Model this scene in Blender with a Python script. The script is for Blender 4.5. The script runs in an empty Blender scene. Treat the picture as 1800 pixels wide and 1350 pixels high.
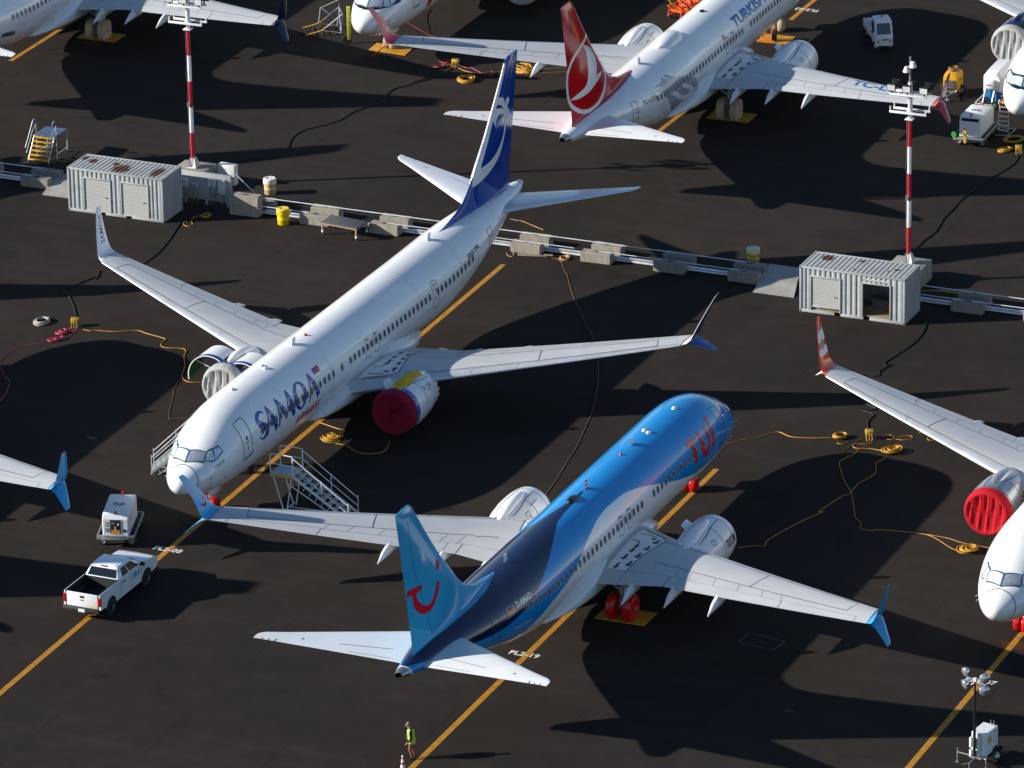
import bpy, bmesh, math, random
from mathutils import Vector, Matrix
R = math.radians
random.seed(7)
S = bpy.context.scene
COL = S.collection

# ------------------------------------------------------------------ camera
cam_d = bpy.data.cameras.new("camera"); cam = bpy.data.objects.new("camera", cam_d); COL.objects.link(cam)
cam_d.sensor_width = 36; cam_d.lens = 10417.4 / 1800 * 36; cam_d.clip_start = 1; cam_d.clip_end = 4000
_a, _r = R(21.674), R(-1.056)
_F = Vector((0, math.cos(_a), -math.sin(_a))); _X = Vector((1, 0, 0)); _Y = _X.cross(_F)
_RX = _X * math.cos(_r) + _Y * math.sin(_r); _UY = -_X * math.sin(_r) + _Y * math.cos(_r)
cam.matrix_world = Matrix(((_RX.x, _UY.x, -_F.x, 0), (_RX.y, _UY.y, -_F.y, 0), (_RX.z, _UY.z, -_F.z, 114.17), (0, 0, 0, 1)))
S.camera = cam
S.render.resolution_x, S.render.resolution_y = 1024, 768

# ------------------------------------------------------------------ sky and sun
SUN = Vector((2.518, 0.173, -1.0))
sun_el = math.atan2(1, math.hypot(SUN.x, SUN.y))
W = bpy.data.worlds.new("World"); S.world = W; W.use_nodes = True
nt = W.node_tree
sky = nt.nodes.new("ShaderNodeTexSky"); sky.sky_type = 'NISHITA'; sky.sun_disc = False
sky.sun_elevation = sun_el; sky.sun_rotation = math.atan2(-SUN.x, -SUN.y)
sky.air_density = 1.0; sky.dust_density = 0.0; sky.ozone_density = 3.0
bg = nt.nodes["Background"]; nt.links.new(sky.outputs[0], bg.inputs[0]); bg.inputs[1].default_value = 0.075
sl = bpy.data.lights.new("sun", 'SUN'); sl.energy = 4.6; sl.angle = R(0.5); sl.color = (1.0, 0.93, 0.84)
so = bpy.data.objects.new("sun", sl); COL.objects.link(so)
so.rotation_euler = SUN.to_track_quat('-Z', 'Y').to_euler(); so.location = (-60, 250, 80)
S.view_settings.view_transform = 'Standard'; S.view_settings.look = 'None'
S.view_settings.exposure = 0.8; S.view_settings.gamma = 1.0; S.view_settings.use_curve_mapping = False

# ------------------------------------------------------------------ materials
MATS = {}
def mat(name, col, rough=0.5, metal=0.0, coat=0.0, var=0.06, vscale=3.0, bump=0.0, bscale=40.0, spec=0.5, stretch=(1, 1, 1), dirt=0.0, dirtcol=(0.05, 0.04, 0.03), dscale=1.5):
    if name in MATS: return MATS[name]
    m = bpy.data.materials.new(name); m.use_nodes = True; n = m.node_tree.nodes; l = m.node_tree.links
    b = n["Principled BSDF"]
    b.inputs["Roughness"].default_value = rough; b.inputs["Metallic"].default_value = metal
    b.inputs["Coat Weight"].default_value = coat; b.inputs["Coat Roughness"].default_value = 0.05
    b.inputs["Specular IOR Level"].default_value = spec
    tc = n.new("ShaderNodeTexCoord"); mp = n.new("ShaderNodeMapping"); mp.inputs["Scale"].default_value = stretch
    l.new(tc.outputs["Object"], mp.inputs[0])
    nz = n.new("ShaderNodeTexNoise"); nz.inputs["Scale"].default_value = vscale; nz.inputs["Detail"].default_value = 6
    l.new(mp.outputs[0], nz.inputs["Vector"])
    rp = n.new("ShaderNodeMapRange"); rp.inputs[1].default_value = 0.3; rp.inputs[2].default_value = 0.7
    rp.inputs[3].default_value = 1 - var; rp.inputs[4].default_value = 1 + var; l.new(nz.outputs[0], rp.inputs[0])
    mx = n.new("ShaderNodeVectorMath"); mx.operation = 'SCALE'; mx.inputs[0].default_value = col[:3]; l.new(rp.outputs[0], mx.inputs["Scale"])
    out = mx.outputs[0]
    if dirt > 0:
        n2 = n.new("ShaderNodeTexNoise"); n2.inputs["Scale"].default_value = dscale; n2.inputs["Detail"].default_value = 8; n2.inputs["Roughness"].default_value = 0.65
        l.new(mp.outputs[0], n2.inputs["Vector"])
        r2 = n.new("ShaderNodeMapRange"); r2.inputs[1].default_value = 0.5; r2.inputs[2].default_value = 0.75; r2.inputs[3].default_value = 0; r2.inputs[4].default_value = dirt
        l.new(n2.outputs[0], r2.inputs[0])
        mm = n.new("ShaderNodeMix"); mm.data_type = 'RGBA'; l.new(r2.outputs[0], mm.inputs[0]); l.new(out, mm.inputs[6]); mm.inputs[7].default_value = (*dirtcol, 1)
        out = mm.outputs[2]
    l.new(out, b.inputs["Base Color"])
    r3 = n.new("ShaderNodeMapRange"); r3.inputs[1].default_value = 0.3; r3.inputs[2].default_value = 0.7
    r3.inputs[3].default_value = max(0.02, rough * 0.85); r3.inputs[4].default_value = min(1, rough * 1.15); l.new(nz.outputs[0], r3.inputs[0]); l.new(r3.outputs[0], b.inputs["Roughness"])
    if bump > 0:
        n4 = n.new("ShaderNodeTexNoise"); n4.inputs["Scale"].default_value = bscale; n4.inputs["Detail"].default_value = 4; l.new(mp.outputs[0], n4.inputs["Vector"])
        bp = n.new("ShaderNodeBump"); bp.inputs["Strength"].default_value = bump; bp.inputs["Distance"].default_value = 0.02
        l.new(n4.outputs[0], bp.inputs["Height"]); l.new(bp.outputs[0], b.inputs["Normal"])
    MATS[name] = m
    return m
def paint(name, col, rough=0.28): return mat(name, col, (rough if min(col) > .5 else 0.13), coat=(0.5 if min(col) > .5 else 0.25), spec=(0.5 if min(col) > .5 else 0.35), var=0.035, vscale=0.7, dirt=0.10, dirtcol=(col[0]*.55+.02, col[1]*.53+.02, col[2]*.5+.02), dscale=0.9, stretch=(0.5, 1, 1))
P_WHITE = paint("paint_white", (0.80, 0.80, 0.79))
P_BLUE = paint("paint_tui_blue", (0.003, 0.24, 0.60)); P_SKY = paint("paint_sky_blue", (0.035, 0.36, 0.66)); P_NAVY = paint("paint_navy", (0.004, 0.012, 0.055), 0.2)
P_RED = paint("paint_red", (0.52, 0.004, 0.010), 0.2); P_SBLUE = paint("paint_samoa_blue", (0.001, 0.045, 0.29), 0.25)
P_LETTER = paint("paint_letter_blue", (0.003, 0.055, 0.30)); P_LRED = paint("paint_letter_red", (0.55, 0.015, 0.03))
P_GREYM = paint("paint_motif_grey", (0.33, 0.35, 0.38)); P_PINK = paint("paint_winglet_red", (0.55, 0.03, 0.06))
P_ORANGE = paint("paint_orange", (0.80, 0.09, 0.02)); P_WGREY = mat("wing_grey", (0.46, 0.47, 0.475), 0.38, coat=0.15, var=0.05, vscale=1.6, dirt=0.18, dirtcol=(0.27, 0.26, 0.25), dscale=1.2, stretch=(1, 0.35, 1))
P_SLAT = mat("bare_slat_metal", (0.60, 0.62, 0.64), 0.45, metal=0.45, var=0.08, vscale=2.5, stretch=(1, .3, 1))
P_WHITE2 = paint("paint_offwhite", (0.74, 0.75, 0.75), 0.35)
M_LINE = mat("panel_line", (0.025, 0.045, 0.055), 0.5, var=0.1); M_BLACK = mat("marking_black", (0.008, 0.008, 0.01), 0.45, var=0.1)
M_WIN = mat("cabin_window_glass", (0.12, 0.113, 0.105), 0.25, var=0.3, vscale=1.5, spec=0.6); M_RIM = mat("window_rim", (0.42, 0.44, 0.46), 0.35, metal=0.2)
M_CKFRAME = mat("cockpit_frame", (0.06, 0.13, 0.15), 0.3, metal=0.3); M_CKFOIL = mat("cockpit_sunshade_foil", (0.78, 0.82, 0.85), 0.3, metal=0.35, var=0.15, vscale=5, bump=0.6, bscale=9)
M_CKGREY = mat("cockpit_sunshade_grey", (0.22, 0.26, 0.33), 0.35, var=0.25, vscale=8, bump=0.3, bscale=14)
M_LIP = mat("polished_metal", (0.62, 0.64, 0.66), 0.2, metal=1.0, var=0.06); M_STEEL = mat("steel", (0.35, 0.36, 0.37), 0.4, metal=0.8, var=0.15)
M_EXH = mat("exhaust_metal", (0.20, 0.17, 0.14), 0.38, metal=0.9, var=0.2); M_APU = mat("apu_cone_metal", (0.42, 0.40, 0.37), 0.33, metal=0.9, var=0.12)
M_RUB = mat("rubber", (0.014, 0.014, 0.015), 0.8, var=0.2); M_DARK = mat("dark_void", (0.004, 0.004, 0.004), 0.9, var=0.1)
M_GEAR = mat("gear_grey", (0.36, 0.38, 0.40), 0.4, metal=0.2, var=0.1)
def cloth(name, col, rough=0.85, b=0.5): return mat(name, col, rough, var=0.18, vscale=2.5, bump=b, bscale=7, dirt=0.25, dirtcol=tuple(c * .5 for c in col), dscale=2.5, spec=0.25)
C_RED = cloth("red_cover_cloth", (0.42, 0.006, 0.014)); C_MAROON = cloth("maroon_cover_cloth", (0.24, 0.005, 0.03)); C_GREY = cloth("grey_cover_cloth", (0.36, 0.37, 0.36)); C_TAN = cloth("tan_wheel_cloth", (0.42, 0.33, 0.23)); C_YEL = cloth("yellow_tarp", (0.62, 0.37, 0.01), 0.6)
C_VRED = mat("red_vinyl_cover", (0.50, 0.006, 0.010), 0.3, var=0.2, vscale=3, bump=0.7, bscale=5, spec=0.6)

# ------------------------------------------------------------------ mesh builder
class MB:
    def __init__(s): s.v = []; s.f = []; s.m = []
    def add(s, vs, fs, mi=0):
        o = len(s.v); s.v += [tuple(q) for q in vs]; s.f += [tuple(i + o for i in f) for f in fs]; s.m += [mi] * len(fs); return s
    def box(s, c, d, mi=0, rz=0, ch=0.0):
        x, y, z = d[0] / 2, d[1] / 2, d[2] / 2
        if ch > 0:
            ch = min(ch, x * .9, y * .9, z * .9); bm = bmesh.new(); bmesh.ops.create_cube(bm, size=1); bmesh.ops.scale(bm, vec=d, verts=bm.verts)
            bmesh.ops.bevel(bm, geom=list(bm.edges), offset=ch, segments=2, affect='EDGES', profile=0.5)
            vs = [v.co.copy() for v in bm.verts]; bm.verts.index_update(); fs = [[v.index for v in f.verts] for f in bm.faces]; bm.free()
        else:
            vs = [Vector((i, j, k)) for k in (-z, z) for j in (-y, y) for i in (-x, x)]
            fs = [(0, 2, 3, 1), (4, 5, 7, 6), (0, 1, 5, 4), (2, 6, 7, 3), (0, 4, 6, 2), (1, 3, 7, 5)]
        M = Matrix.Rotation(rz, 3, 'Z'); C = Vector(c)
        return s.add([M @ v + C for v in vs], fs, mi)
    def loft(s, rings, mi=0, caps=True, closed=True):
        n = len(rings[0]); vs = [q for r in rings for q in r]; fs = []
        for i in range(len(rings) - 1):
            for j in range(n if closed else n - 1):
                k = (j + 1) % n; fs.append((i * n + j, i * n + k, (i + 1) * n + k, (i + 1) * n + j))
        if caps and closed: fs.append(tuple(range(n - 1, -1, -1))); fs.append(tuple((len(rings) - 1) * n + j for j in range(n)))
        return s.add(vs, fs, mi)
    def tube(s, pts, r, n=8, mi=0, caps=True, r2=None):
        pts = [Vector(q) for q in pts]; rings = []; up = None
        for i, q in enumerate(pts):
            t = (pts[min(i + 1, len(pts) - 1)] - pts[max(i - 1, 0)]).normalized()
            if up is None: up = t.orthogonal().normalized()
            up = (up - t * up.dot(t)); up = up.normalized() if up.length > 1e-6 else t.orthogonal().normalized()
            b = t.cross(up); rr = r if r2 is None else r + (r2 - r) * i / (len(pts) - 1)
            rings.append([q + (up * math.cos(a) + b * math.sin(a)) * rr for a in (2 * math.pi * j / n for j in range(n))])
        return s.loft(rings, mi, caps)
    def rev(s, prof, c, axis='x', n=32, mi=0, caps=False, tw=0):
        rings = []
        for x, r in prof:
            ring = []
            for j in range(n):
                a = 2 * math.pi * j / n; p, q = r * math.cos(a), r * math.sin(a)
                ring.append({'x': (c[0] + x, c[1] + p, c[2] + q), 'y': (c[0] + p, c[1] + x, c[2] + q), 'z': (c[0] + p, c[1] + q, c[2] + x)}[axis])
            rings.append(ring)
        return s.loft(rings, mi, caps)
    def prism(s, poly, z0, z1, mi=0):
        n = len(poly); return s.add([(x, y, z0) for x, y in poly] + [(x, y, z1) for x, y in poly], [tuple(range(n - 1, -1, -1)), tuple(range(n, 2 * n))] + [(i, (i + 1) % n, n + (i + 1) % n, n + i) for i in range(n)], mi)
    def mesh(s, name, mats, smooth=35, norms=None):
        me = bpy.data.meshes.new(name); me.from_pydata(s.v, [], s.f)
        for m in (mats if isinstance(mats, (list, tuple)) else [mats]): me.materials.append(m)
        me.polygons.foreach_set("material_index", s.m)
        if norms is None:
            bm = bmesh.new(); bm.from_mesh(me); bmesh.ops.recalc_face_normals(bm, faces=bm.faces); bm.to_mesh(me); bm.free()
        if smooth:
            me.polygons.foreach_set("use_smooth", [True] * len(me.polygons))
            if norms is None: me.set_sharp_from_angle(angle=R(smooth))
            else: me.normals_split_custom_set_from_vertices(norms)
        me.update(); return me
    def obj(s, name, mats, parent=None, smooth=35): return link(name, s.mesh(name, mats, smooth), parent)
def link(name, me, parent=None):
    o = bpy.data.objects.new(name, me); COL.objects.link(o)
    if parent is not None: o.parent = parent
    return o
def tag(o, label=None, cat=None, group=None, kind=None):
    if label: o["label"] = label
    if cat: o["category"] = cat
    if group: o["group"] = group
    if kind: o["kind"] = kind
    return o
def thing(name, label, cat, loc, rz=0.0, group=None):
    o = bpy.data.objects.new(name, None); COL.objects.link(o); o.location = loc; o.rotation_euler = (0, 0, rz); o.empty_display_size = 0.2
    return tag(o, label, cat, group)
def copy_tree(o, parent=None):
    c = o.copy(); COL.objects.link(c); c.parent = parent
    for ch in list(o.children): copy_tree(ch, c)
    return c

# ------------------------------------------------------------------ flat 2D shapes -> surface decals
def curve2d(loops, text=None, size=1.0, bold=0.0, spacing=1.0, shear=0.0, align='LEFT'):
    """triangulated 2D mesh (list of verts, faces) from closed loops or text"""
    if text is not None:
        cu = bpy.data.curves.new("t", 'FONT'); cu.body = text; cu.size = size; cu.offset = bold; cu.space_character = spacing; cu.shear = shear; cu.align_x = align; cu.resolution_u = 4
    else:
        cu = bpy.data.curves.new("t", 'CURVE'); cu.dimensions = '2D'; cu.fill_mode = 'BOTH'
        for lp in loops:
            sp = cu.splines.new('POLY'); sp.points.add(len(lp) - 1); sp.use_cyclic_u = True
            for q, (x, y) in zip(sp.points, lp): q.co = (x, y, 0, 1)
    o = bpy.data.objects.new("t", cu); COL.objects.link(o)
    me = o.to_mesh(); v = [(q.co.x, q.co.y) for q in me.vertices]; f = [tuple(p.vertices) for p in me.polygons]
    o.to_mesh_clear(); bpy.data.objects.remove(o); bpy.data.curves.remove(cu)
    return v, f
def fitbox(vf, w, h):
    v, f = vf; x0 = min(q[0] for q in v); x1 = max(q[0] for q in v); y0 = min(q[1] for q in v); y1 = max(q[1] for q in v)
    return [((q[0] - x0) / (x1 - x0) * w, (q[1] - y0) / (y1 - y0) * h) for q in v], f
def decal(name, vf, fn, m, parent, gx=0.25, gy=0.25):
    """fn(x,y)->(point, normal)"""
    bm = bmesh.new(); vs = [bm.verts.new((x, y, 0)) for x, y in vf[0]]
    for f in vf[1]:
        try: bm.faces.new([vs[i] for i in f])
        except ValueError: pass
    xs = [q[0] for q in vf[0]]; ys = [q[1] for q in vf[0]]
    for lo, hi, g, ax in ((min(xs), max(xs), gx, 0), (min(ys), max(ys), gy, 1)):
        k = math.ceil(lo / g + 1e-6)
        while k * g < hi - 1e-6:
            co = [0, 0, 0]; co[ax] = k * g; no = [0, 0, 0]; no[ax] = 1
            bmesh.ops.bisect_plane(bm, geom=bm.verts[:] + bm.edges[:] + bm.faces[:], plane_co=co, plane_no=no, dist=1e-6); k += 1
    bmesh.ops.triangulate(bm, faces=[f for f in bm.faces if len(f.verts) > 4])
    norms = []; pts = []
    for v in bm.verts:
        p, nn = fn(v.co.x, v.co.y); pts.append(Vector(p)); norms.append(Vector(nn).normalized())
    for v, q in zip(bm.verts, pts): v.co = q
    bm.verts.index_update()
    for f in bm.faces:
        f.normal_update()
        if f.normal.dot(norms[f.verts[0].index]) < 0: f.normal_flip()
        f.smooth = True
    me = bpy.data.meshes.new(name); bm.to_mesh(me); bm.free(); me.materials.append(m)
    me.normals_split_custom_set_from_vertices(norms); me.update()
    return link(name, me, parent)
def strip2d(pts, w, closed=False, step=0.3):
    """polyline -> quads of width w"""
    P = [Vector(q) for q in pts]; Q = []
    m = len(P) if closed else len(P) - 1
    for i in range(m):
        a, b = P[i], P[(i + 1) % len(P)]; k = max(1, int((b - a).length / step))
        Q += [a.lerp(b, j / k) for j in range(k)]
    if not closed: Q.append(P[-1])
    n = len(Q); v = []; f = []
    for i, q in enumerate(Q):
        a = Q[(i - 1) % n] if closed or i > 0 else q; b = Q[(i + 1) % n] if closed or i < n - 1 else q
        t = (b - a).normalized(); nn = Vector((-t.y, t.x)) * w / 2; v += [tuple(q + nn), tuple(q - nn)]
    for i in range(n if closed else n - 1):
        j = (i + 1) % n; f.append((2 * i, 2 * i + 1, 2 * j + 1, 2 * j))
    return v, f
def join2d(*vfs):
    V, Fc = [], []
    for v, f in vfs: o = len(V); V += list(v); Fc += [tuple(i + o for i in q) for q in f]
    return V, Fc
def rrect(x0, y0, x1, y1, r, n=5):
    out = []
    for cx, cy, a0 in ((x1 - r, y1 - r, 0), (x0 + r, y1 - r, 90), (x0 + r, y0 + r, 180), (x1 - r, y0 + r, 270)):
        for i in range(n + 1): a = R(a0 + 90 * i / n); out.append((cx + r * math.cos(a), cy + r * math.sin(a)))
    return out
def ell(cx, cy, rx, ry, n=40, a0=0, a1=360): return [(cx + rx * math.cos(R(a0 + (a1 - a0) * i / n)), cy + ry * math.sin(R(a0 + (a1 - a0) * i / n))) for i in range(n if abs(a1 - a0) >= 360 else n + 1)]
def smooth_loop(pts, k=6, closed=True):
    """Catmull-Rom through points"""
    n = len(pts); out = []
    for i in range(n if closed else n - 1):
        g = (lambda j: pts[j % n]) if closed else (lambda j: pts[max(0, min(n - 1, j))])
        p0, p1, p2, p3 = g(i - 1), g(i), g(i + 1), g(i + 2)
        for j in range(k):
            t = j / k; out.append(tuple(.5 * (2 * p1[d] + (p2[d] - p0[d]) * t + (2 * p0[d] - 5 * p1[d] + 4 * p2[d] - p3[d]) * t * t + (3 * p1[d] - p0[d] - 3 * p2[d] + p3[d]) * t ** 3) for d in range(len(p1))))
    if not closed: out.append(tuple(pts[-1]))
    return out
def pchip(xs,ys):
    n=len(xs);h=[xs[i+1]-xs[i] for i in range(n-1)];d=[(ys[i+1]-ys[i])/h[i] for i in range(n-1)]
    m=[0]*n;m[0]=d[0];m[-1]=d[-1]
    for i in range(1,n-1):
        if d[i-1]*d[i]>0:
            w1=2*h[i]+h[i-1];w2=h[i]+2*h[i-1];m[i]=(w1+w2)/(w1/d[i-1]+w2/d[i])
    def f(x):
        if x<=xs[0]:return ys[0]
        if x>=xs[-1]:return ys[-1]
        lo,hi=0,n-1
        while hi-lo>1:
            k=(lo+hi)//2
            if xs[k]<=x:lo=k
            else:hi=k
        t=(x-xs[lo])/h[lo];a=t*t*(3-2*t)
        return ys[lo]*(1-a)+ys[hi]*a+h[lo]*(t*(1-t)**2*m[lo]-t*t*(1-t)*m[hi])
    return f
ZC=3.42
# s, ztop, zbot, halfwidth (relative to ZC)
NOSE=[(0,-.78,-.80,.0),(.03,-.64,-.95,.17),(.1,-.53,-1.06,.30),(.25,-.39,-1.22,.48),(.5,-.22,-1.38,.69),(.9,.01,-1.55,.95),(1.2,.16,-1.66,1.09),(1.45,.36,-1.73,1.20),(1.8,.62,-1.81,1.33),(2.1,.80,-1.87,1.43),(2.5,1.01,-1.93,1.53),(2.9,1.2,-1.98,1.61),(3.4,1.41,-2.03,1.69),(4,1.59,-2.07,1.76),(5,1.77,-2.11,1.84),(6,1.85,-2.13,1.87),(7,1.88,-2.13,1.88)]
TAIL=[(24.5,1.88,-2.13,1.88),(26,1.88,-2.07,1.88),(28,1.88,-1.74,1.85),(30,1.87,-1.27,1.74),(32,1.83,-.76,1.52),(34,1.75,-.24,1.20),(36,1.60,.27,.83),(37.5,1.46,.62,.55),(38.6,1.36,.86,.33),(38.95,1.32,.93,.24)]
class Fus:
    def __init__(f,fp=0,ap=0):
        st=[(a,b,c,d) for a,b,c,d in NOSE]+[(a+fp+ap,b,c,d) for a,b,c,d in TAIL]
        f.L=st[-1][0];f.fp=fp;f.ap=fp+ap
        xs=[a[0] for a in st]
        f.t=pchip(xs,[a[1] for a in st]);f.b=pchip(xs,[a[2] for a in st]);f.w=pchip(xs,[a[3] for a in st])
    def zm(f,s):
        t,b=f.t(s),f.b(s)
        k=.531 if s<12 else .531-.06*min(1,max(0,(s-f.ap-26)/12))
        return t-(t-b)*(.469 if s>7 else .469)
    def p(f,s,ph,o=0):
        t,b,w=f.t(s),f.b(s),f.w(s);m=f.zm(s);c=math.cos(ph)
        x,y,z=s,w*math.sin(ph),ZC+m+((t-m) if c>0 else (m-b))*c
        if o:
            n=f.n(s,ph);return (x+n[0]*o,y+n[1]*o,z+n[2]*o)
        return (x,y,z)
    def n(f,s,ph):
        e=.02;a=f.p(max(0.001,s-e),ph);b=f.p(min(f.L,s+e),ph);c=f.p(s,ph-e);d=f.p(s,ph+e)
        u=[b[i]-a[i] for i in range(3)];v=[d[i]-c[i] for i in range(3)]
        n=[v[1]*u[2]-v[2]*u[1],v[2]*u[0]-v[0]*u[2],v[0]*u[1]-v[1]*u[0]]
        l=math.sqrt(sum(k*k for k in n)) or 1
        n=[k/l for k in n]
        q=f.p(s,ph)
        if n[1]*q[1]+n[2]*(q[2]-ZC-f.zm(s))<0:n=[-k for k in n]
        return n
# ------------------------------------------------------------------ aircraft geometry
def wle(y): return 14.2 + (y - 1.88) * .652 if y < 5.1 else 16.3 + (y - 5.1) * .54
def wte(y): return 21.12 - .035 * (y - 1.88) if y < 5.3 else 21.0 + (y - 5.3) * .287
def wz(y): return ZC - 1.38 + (y - 1.88) * .104 + .0009 * max(0, y - 5) ** 2
def wthk(y): return .135 - .03 * min(1, max(0, (y - 1.88) / 9))
def foil(c, t):
    yt = 5 * t * (.2969 * math.sqrt(max(c, 0)) - .126 * c - .3516 * c * c + .2843 * c ** 3 - .1036 * c ** 4); cam = .05 * c * (1 - c)
    return cam + yt, cam - yt
def wpt(y, c, up=True, fp=0):
    y = abs(y); ch = wte(y) - wle(y); u, l = foil(c, wthk(y)); return (fp + wle(y) + c * ch, y, wz(y) + (u if up else l) * ch)
def wing_map(side, fp, off=.008):
    """(s,y) -> point on upper skin"""
    def fn(s, y):
        yy = abs(y); c = min(.995, max(.002, (s - fp - wle(yy)) / (wte(yy) - wle(yy))))
        a = wpt(yy, c, True, fp); b = wpt(yy, min(1, c + .01), True, fp); d = wpt(yy + .05, c, True, fp)
        n = (Vector(b) - Vector(a)).cross(Vector(d) - Vector(a)).normalized()
        if n.z < 0: n = -n
        q = Vector(a) + n * off; return (q.x, q.y * side, q.z), (n.x, n.y * side, n.z)
    return fn
def airfoil_ring(le, te, nrm, t, n=12):
    le, te, nrm = Vector(le), Vector(te), Vector(nrm).normalized(); ch = (te - le).length; up = []; lo = []
    for i in range(n + 1):
        c = (1 - math.cos(math.pi * i / n)) / 2; yt = 5 * t * (.2969 * math.sqrt(c) - .126 * c - .3516 * c * c + .2843 * c ** 3 - .1036 * c ** 4)
        q = le.lerp(te, c); up.append(q + nrm * yt * ch); lo.append(q - nrm * yt * ch)
    return up + lo[-2:0:-1]
FIN = [(4.7, 31.75, 37.62), (5.27, 32.1, 37.57), (6.4, 32.45, 37.75), (8.6, 34.42, 38.2), (11.7, 36.98, 38.86), (12.1, 37.28, 38.95), (12.28, 37.62, 38.98)]
fin_le = pchip([f[0] for f in FIN], [f[1] for f in FIN]); fin_te = pchip([f[0] for f in FIN], [f[2] for f in FIN])
def fin_map(side, L9, off=.008):
    def fn(s, z):
        le, te = fin_le(z), fin_te(z); ch = te - le; s = max(s, L9 + le + .012); c = min(1, max(.003, (s - L9 - le) / ch)); t = .11
        yt = 5 * t * (.2969 * math.sqrt(c) - .126 * c - .3516 * c * c + .2843 * c ** 3 - .1036 * c ** 4) * ch
        e = .03; c2 = min(1, c + e); y2 = 5 * t * (.2969 * math.sqrt(c2) - .126 * c2 - .3516 * c2 * c2 + .2843 * c2 ** 3 - .1036 * c2 ** 4) * ch
        n = Vector((-(y2 - yt) / (e * ch), 1, .03)).normalized(); return (s, side * (yt + off), z), (n.x, side * n.y, n.z)
    return fn
def fus_map(F, off=.007):
    """(s, phi degrees) -> surface"""
    def fn(s, ph): s = min(F.L - .01, max(.02, s)); return F.p(s, R(ph), off), F.n(s, R(ph))
    return fn
ARC = 1.88 * math.pi / 180      # metres per degree of phi

CACHE = {}
def cached(key, build):
    if key not in CACHE: CACHE[key] = build()
    return CACHE[key]

def fuselage_mesh(F, m, apu=True):
    b = MB(); st = [0.004, .012, .03, .06, .1, .16, .25, .36, .5, .7, .9, 1.05, 1.2, 1.32, 1.45, 1.6, 1.8, 1.95, 2.1, 2.3, 2.5, 2.7, 2.9, 3.15, 3.4, 3.7, 4, 4.5, 5, 5.5, 6, 6.5, 7]
    s = 7.5
    while s < F.ap + 24: st.append(s); s += 1.0
    s = F.ap + 24
    while s < F.L - .5: st.append(s); s += .45
    st += [F.L - .45]
    n = 80; rings = [[F.p(s, 2 * math.pi * j / n) for j in range(n)] for s in st]
    b.loft(rings, 0, caps=False); b.add(rings[0], [tuple(range(n))], 0); b.add(rings[-1], [tuple(range(n))], 0)
    return b.mesh("fuselage", [m], 40)

def wing_meshes(side, fp, mw, ms):
    ys = [1.0, 1.6, 1.88, 2.2, 2.8, 3.5, 4.2, 4.7, 5.1, 5.3, 6, 7, 8, 9.5, 11, 12.5, 14, 15.3, 16.2, 16.75]
    cu = [.10, .16, .24, .33, .43, .53, .63, .73, .82, .9, .96, 1.0]
    def ring(y, cs):
        up = [wpt(y, c, True, fp) for c in cs]; lo = [wpt(y, c, False, fp) for c in reversed(cs)]
        return [(a, q * side, z) for a, q, z in up + lo]
    b = MB(); b.loft([ring(y, cu) for y in ys], 0)
    me = b.mesh("wing", [mw], 40)
    ce = [.10, .07, .045, .025, .012, .004, 0]
    e = MB()
    for y0, y1 in ((1.5, 4.45), (5.15, 16.7)):
        yy = [y0] + [y for y in ys if y0 < y < y1] + [y1]
        e.loft([[(a, q * side, z) for a, q, z in [wpt(y, c, True, fp) for c in ce] + [wpt(y, c, False, fp) for c in reversed(ce[:-1])]] for y in yy], 0)
    e2 = MB(); yy = [4.45, 4.7, 5.15]
    e2.loft([[(a, q * side, z) for a, q, z in [wpt(y, c, True, fp) for c in ce] + [wpt(y, c, False, fp) for c in reversed(ce[:-1])]] for y in yy], 0)
    return me, e.mesh("leading_edge_slat", [ms], 40), e2.mesh("leading_edge_fairing", [mw], 40)

def winglet_meshes(side, fp, mu, ml, mo=None):
    def sec(y, z, le, ch, dy, dz, t): return airfoil_ring((fp + le, side * y, z), (fp + le + ch, side * y, z), (0, side * -dz, dy), t, 9)
    z0 = wz(16.75)
    up = MB(); up.loft([sec(16.72, z0, 22.62, 1.66, 1, .1, .085), sec(16.98, z0 + .07, 22.83, 1.56, .85, .45, .085), sec(17.14, z0 + .24, 23.0, 1.42, .5, .85, .085), sec(17.26, z0 + .55, 23.18, 1.25, .3, .95, .085), sec(17.45, z0 + 1.05, 23.5, 1.02, .3, .95, .085), sec(17.7, z0 + 1.68, 23.98, .74, .3, .95, .085), sec(17.9, z0 + 2.18, 24.42, .5, .3, .95, .085), sec(17.95, z0 + 2.28, 24.6, .34, .3, .95, .06)], 0)
    lo = MB(); lo.loft([sec(16.98, z0 - .02, 22.98, 1.36, 1, -.3, .09), sec(17.2, z0 - .12, 23.25, 1.14, .8, -.6, .09), sec(17.55, z0 - .42, 23.75, .82, .75, -.65, .09), sec(17.88, z0 - .72, 24.22, .52, .75, -.65, .09), sec(17.94, z0 - .78, 24.4, .36, .75, -.65, .07)], 0)
    if mo: up.m = [1 if (k < 7 * 18 and k % 18 >= 10 and k >= 36) else 0 for k in range(len(up.f))]
    return up.mesh("winglet_upper_blade", [mu, mo or mu], 40), lo.mesh("winglet_lower_blade", [ml], 40)

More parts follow.
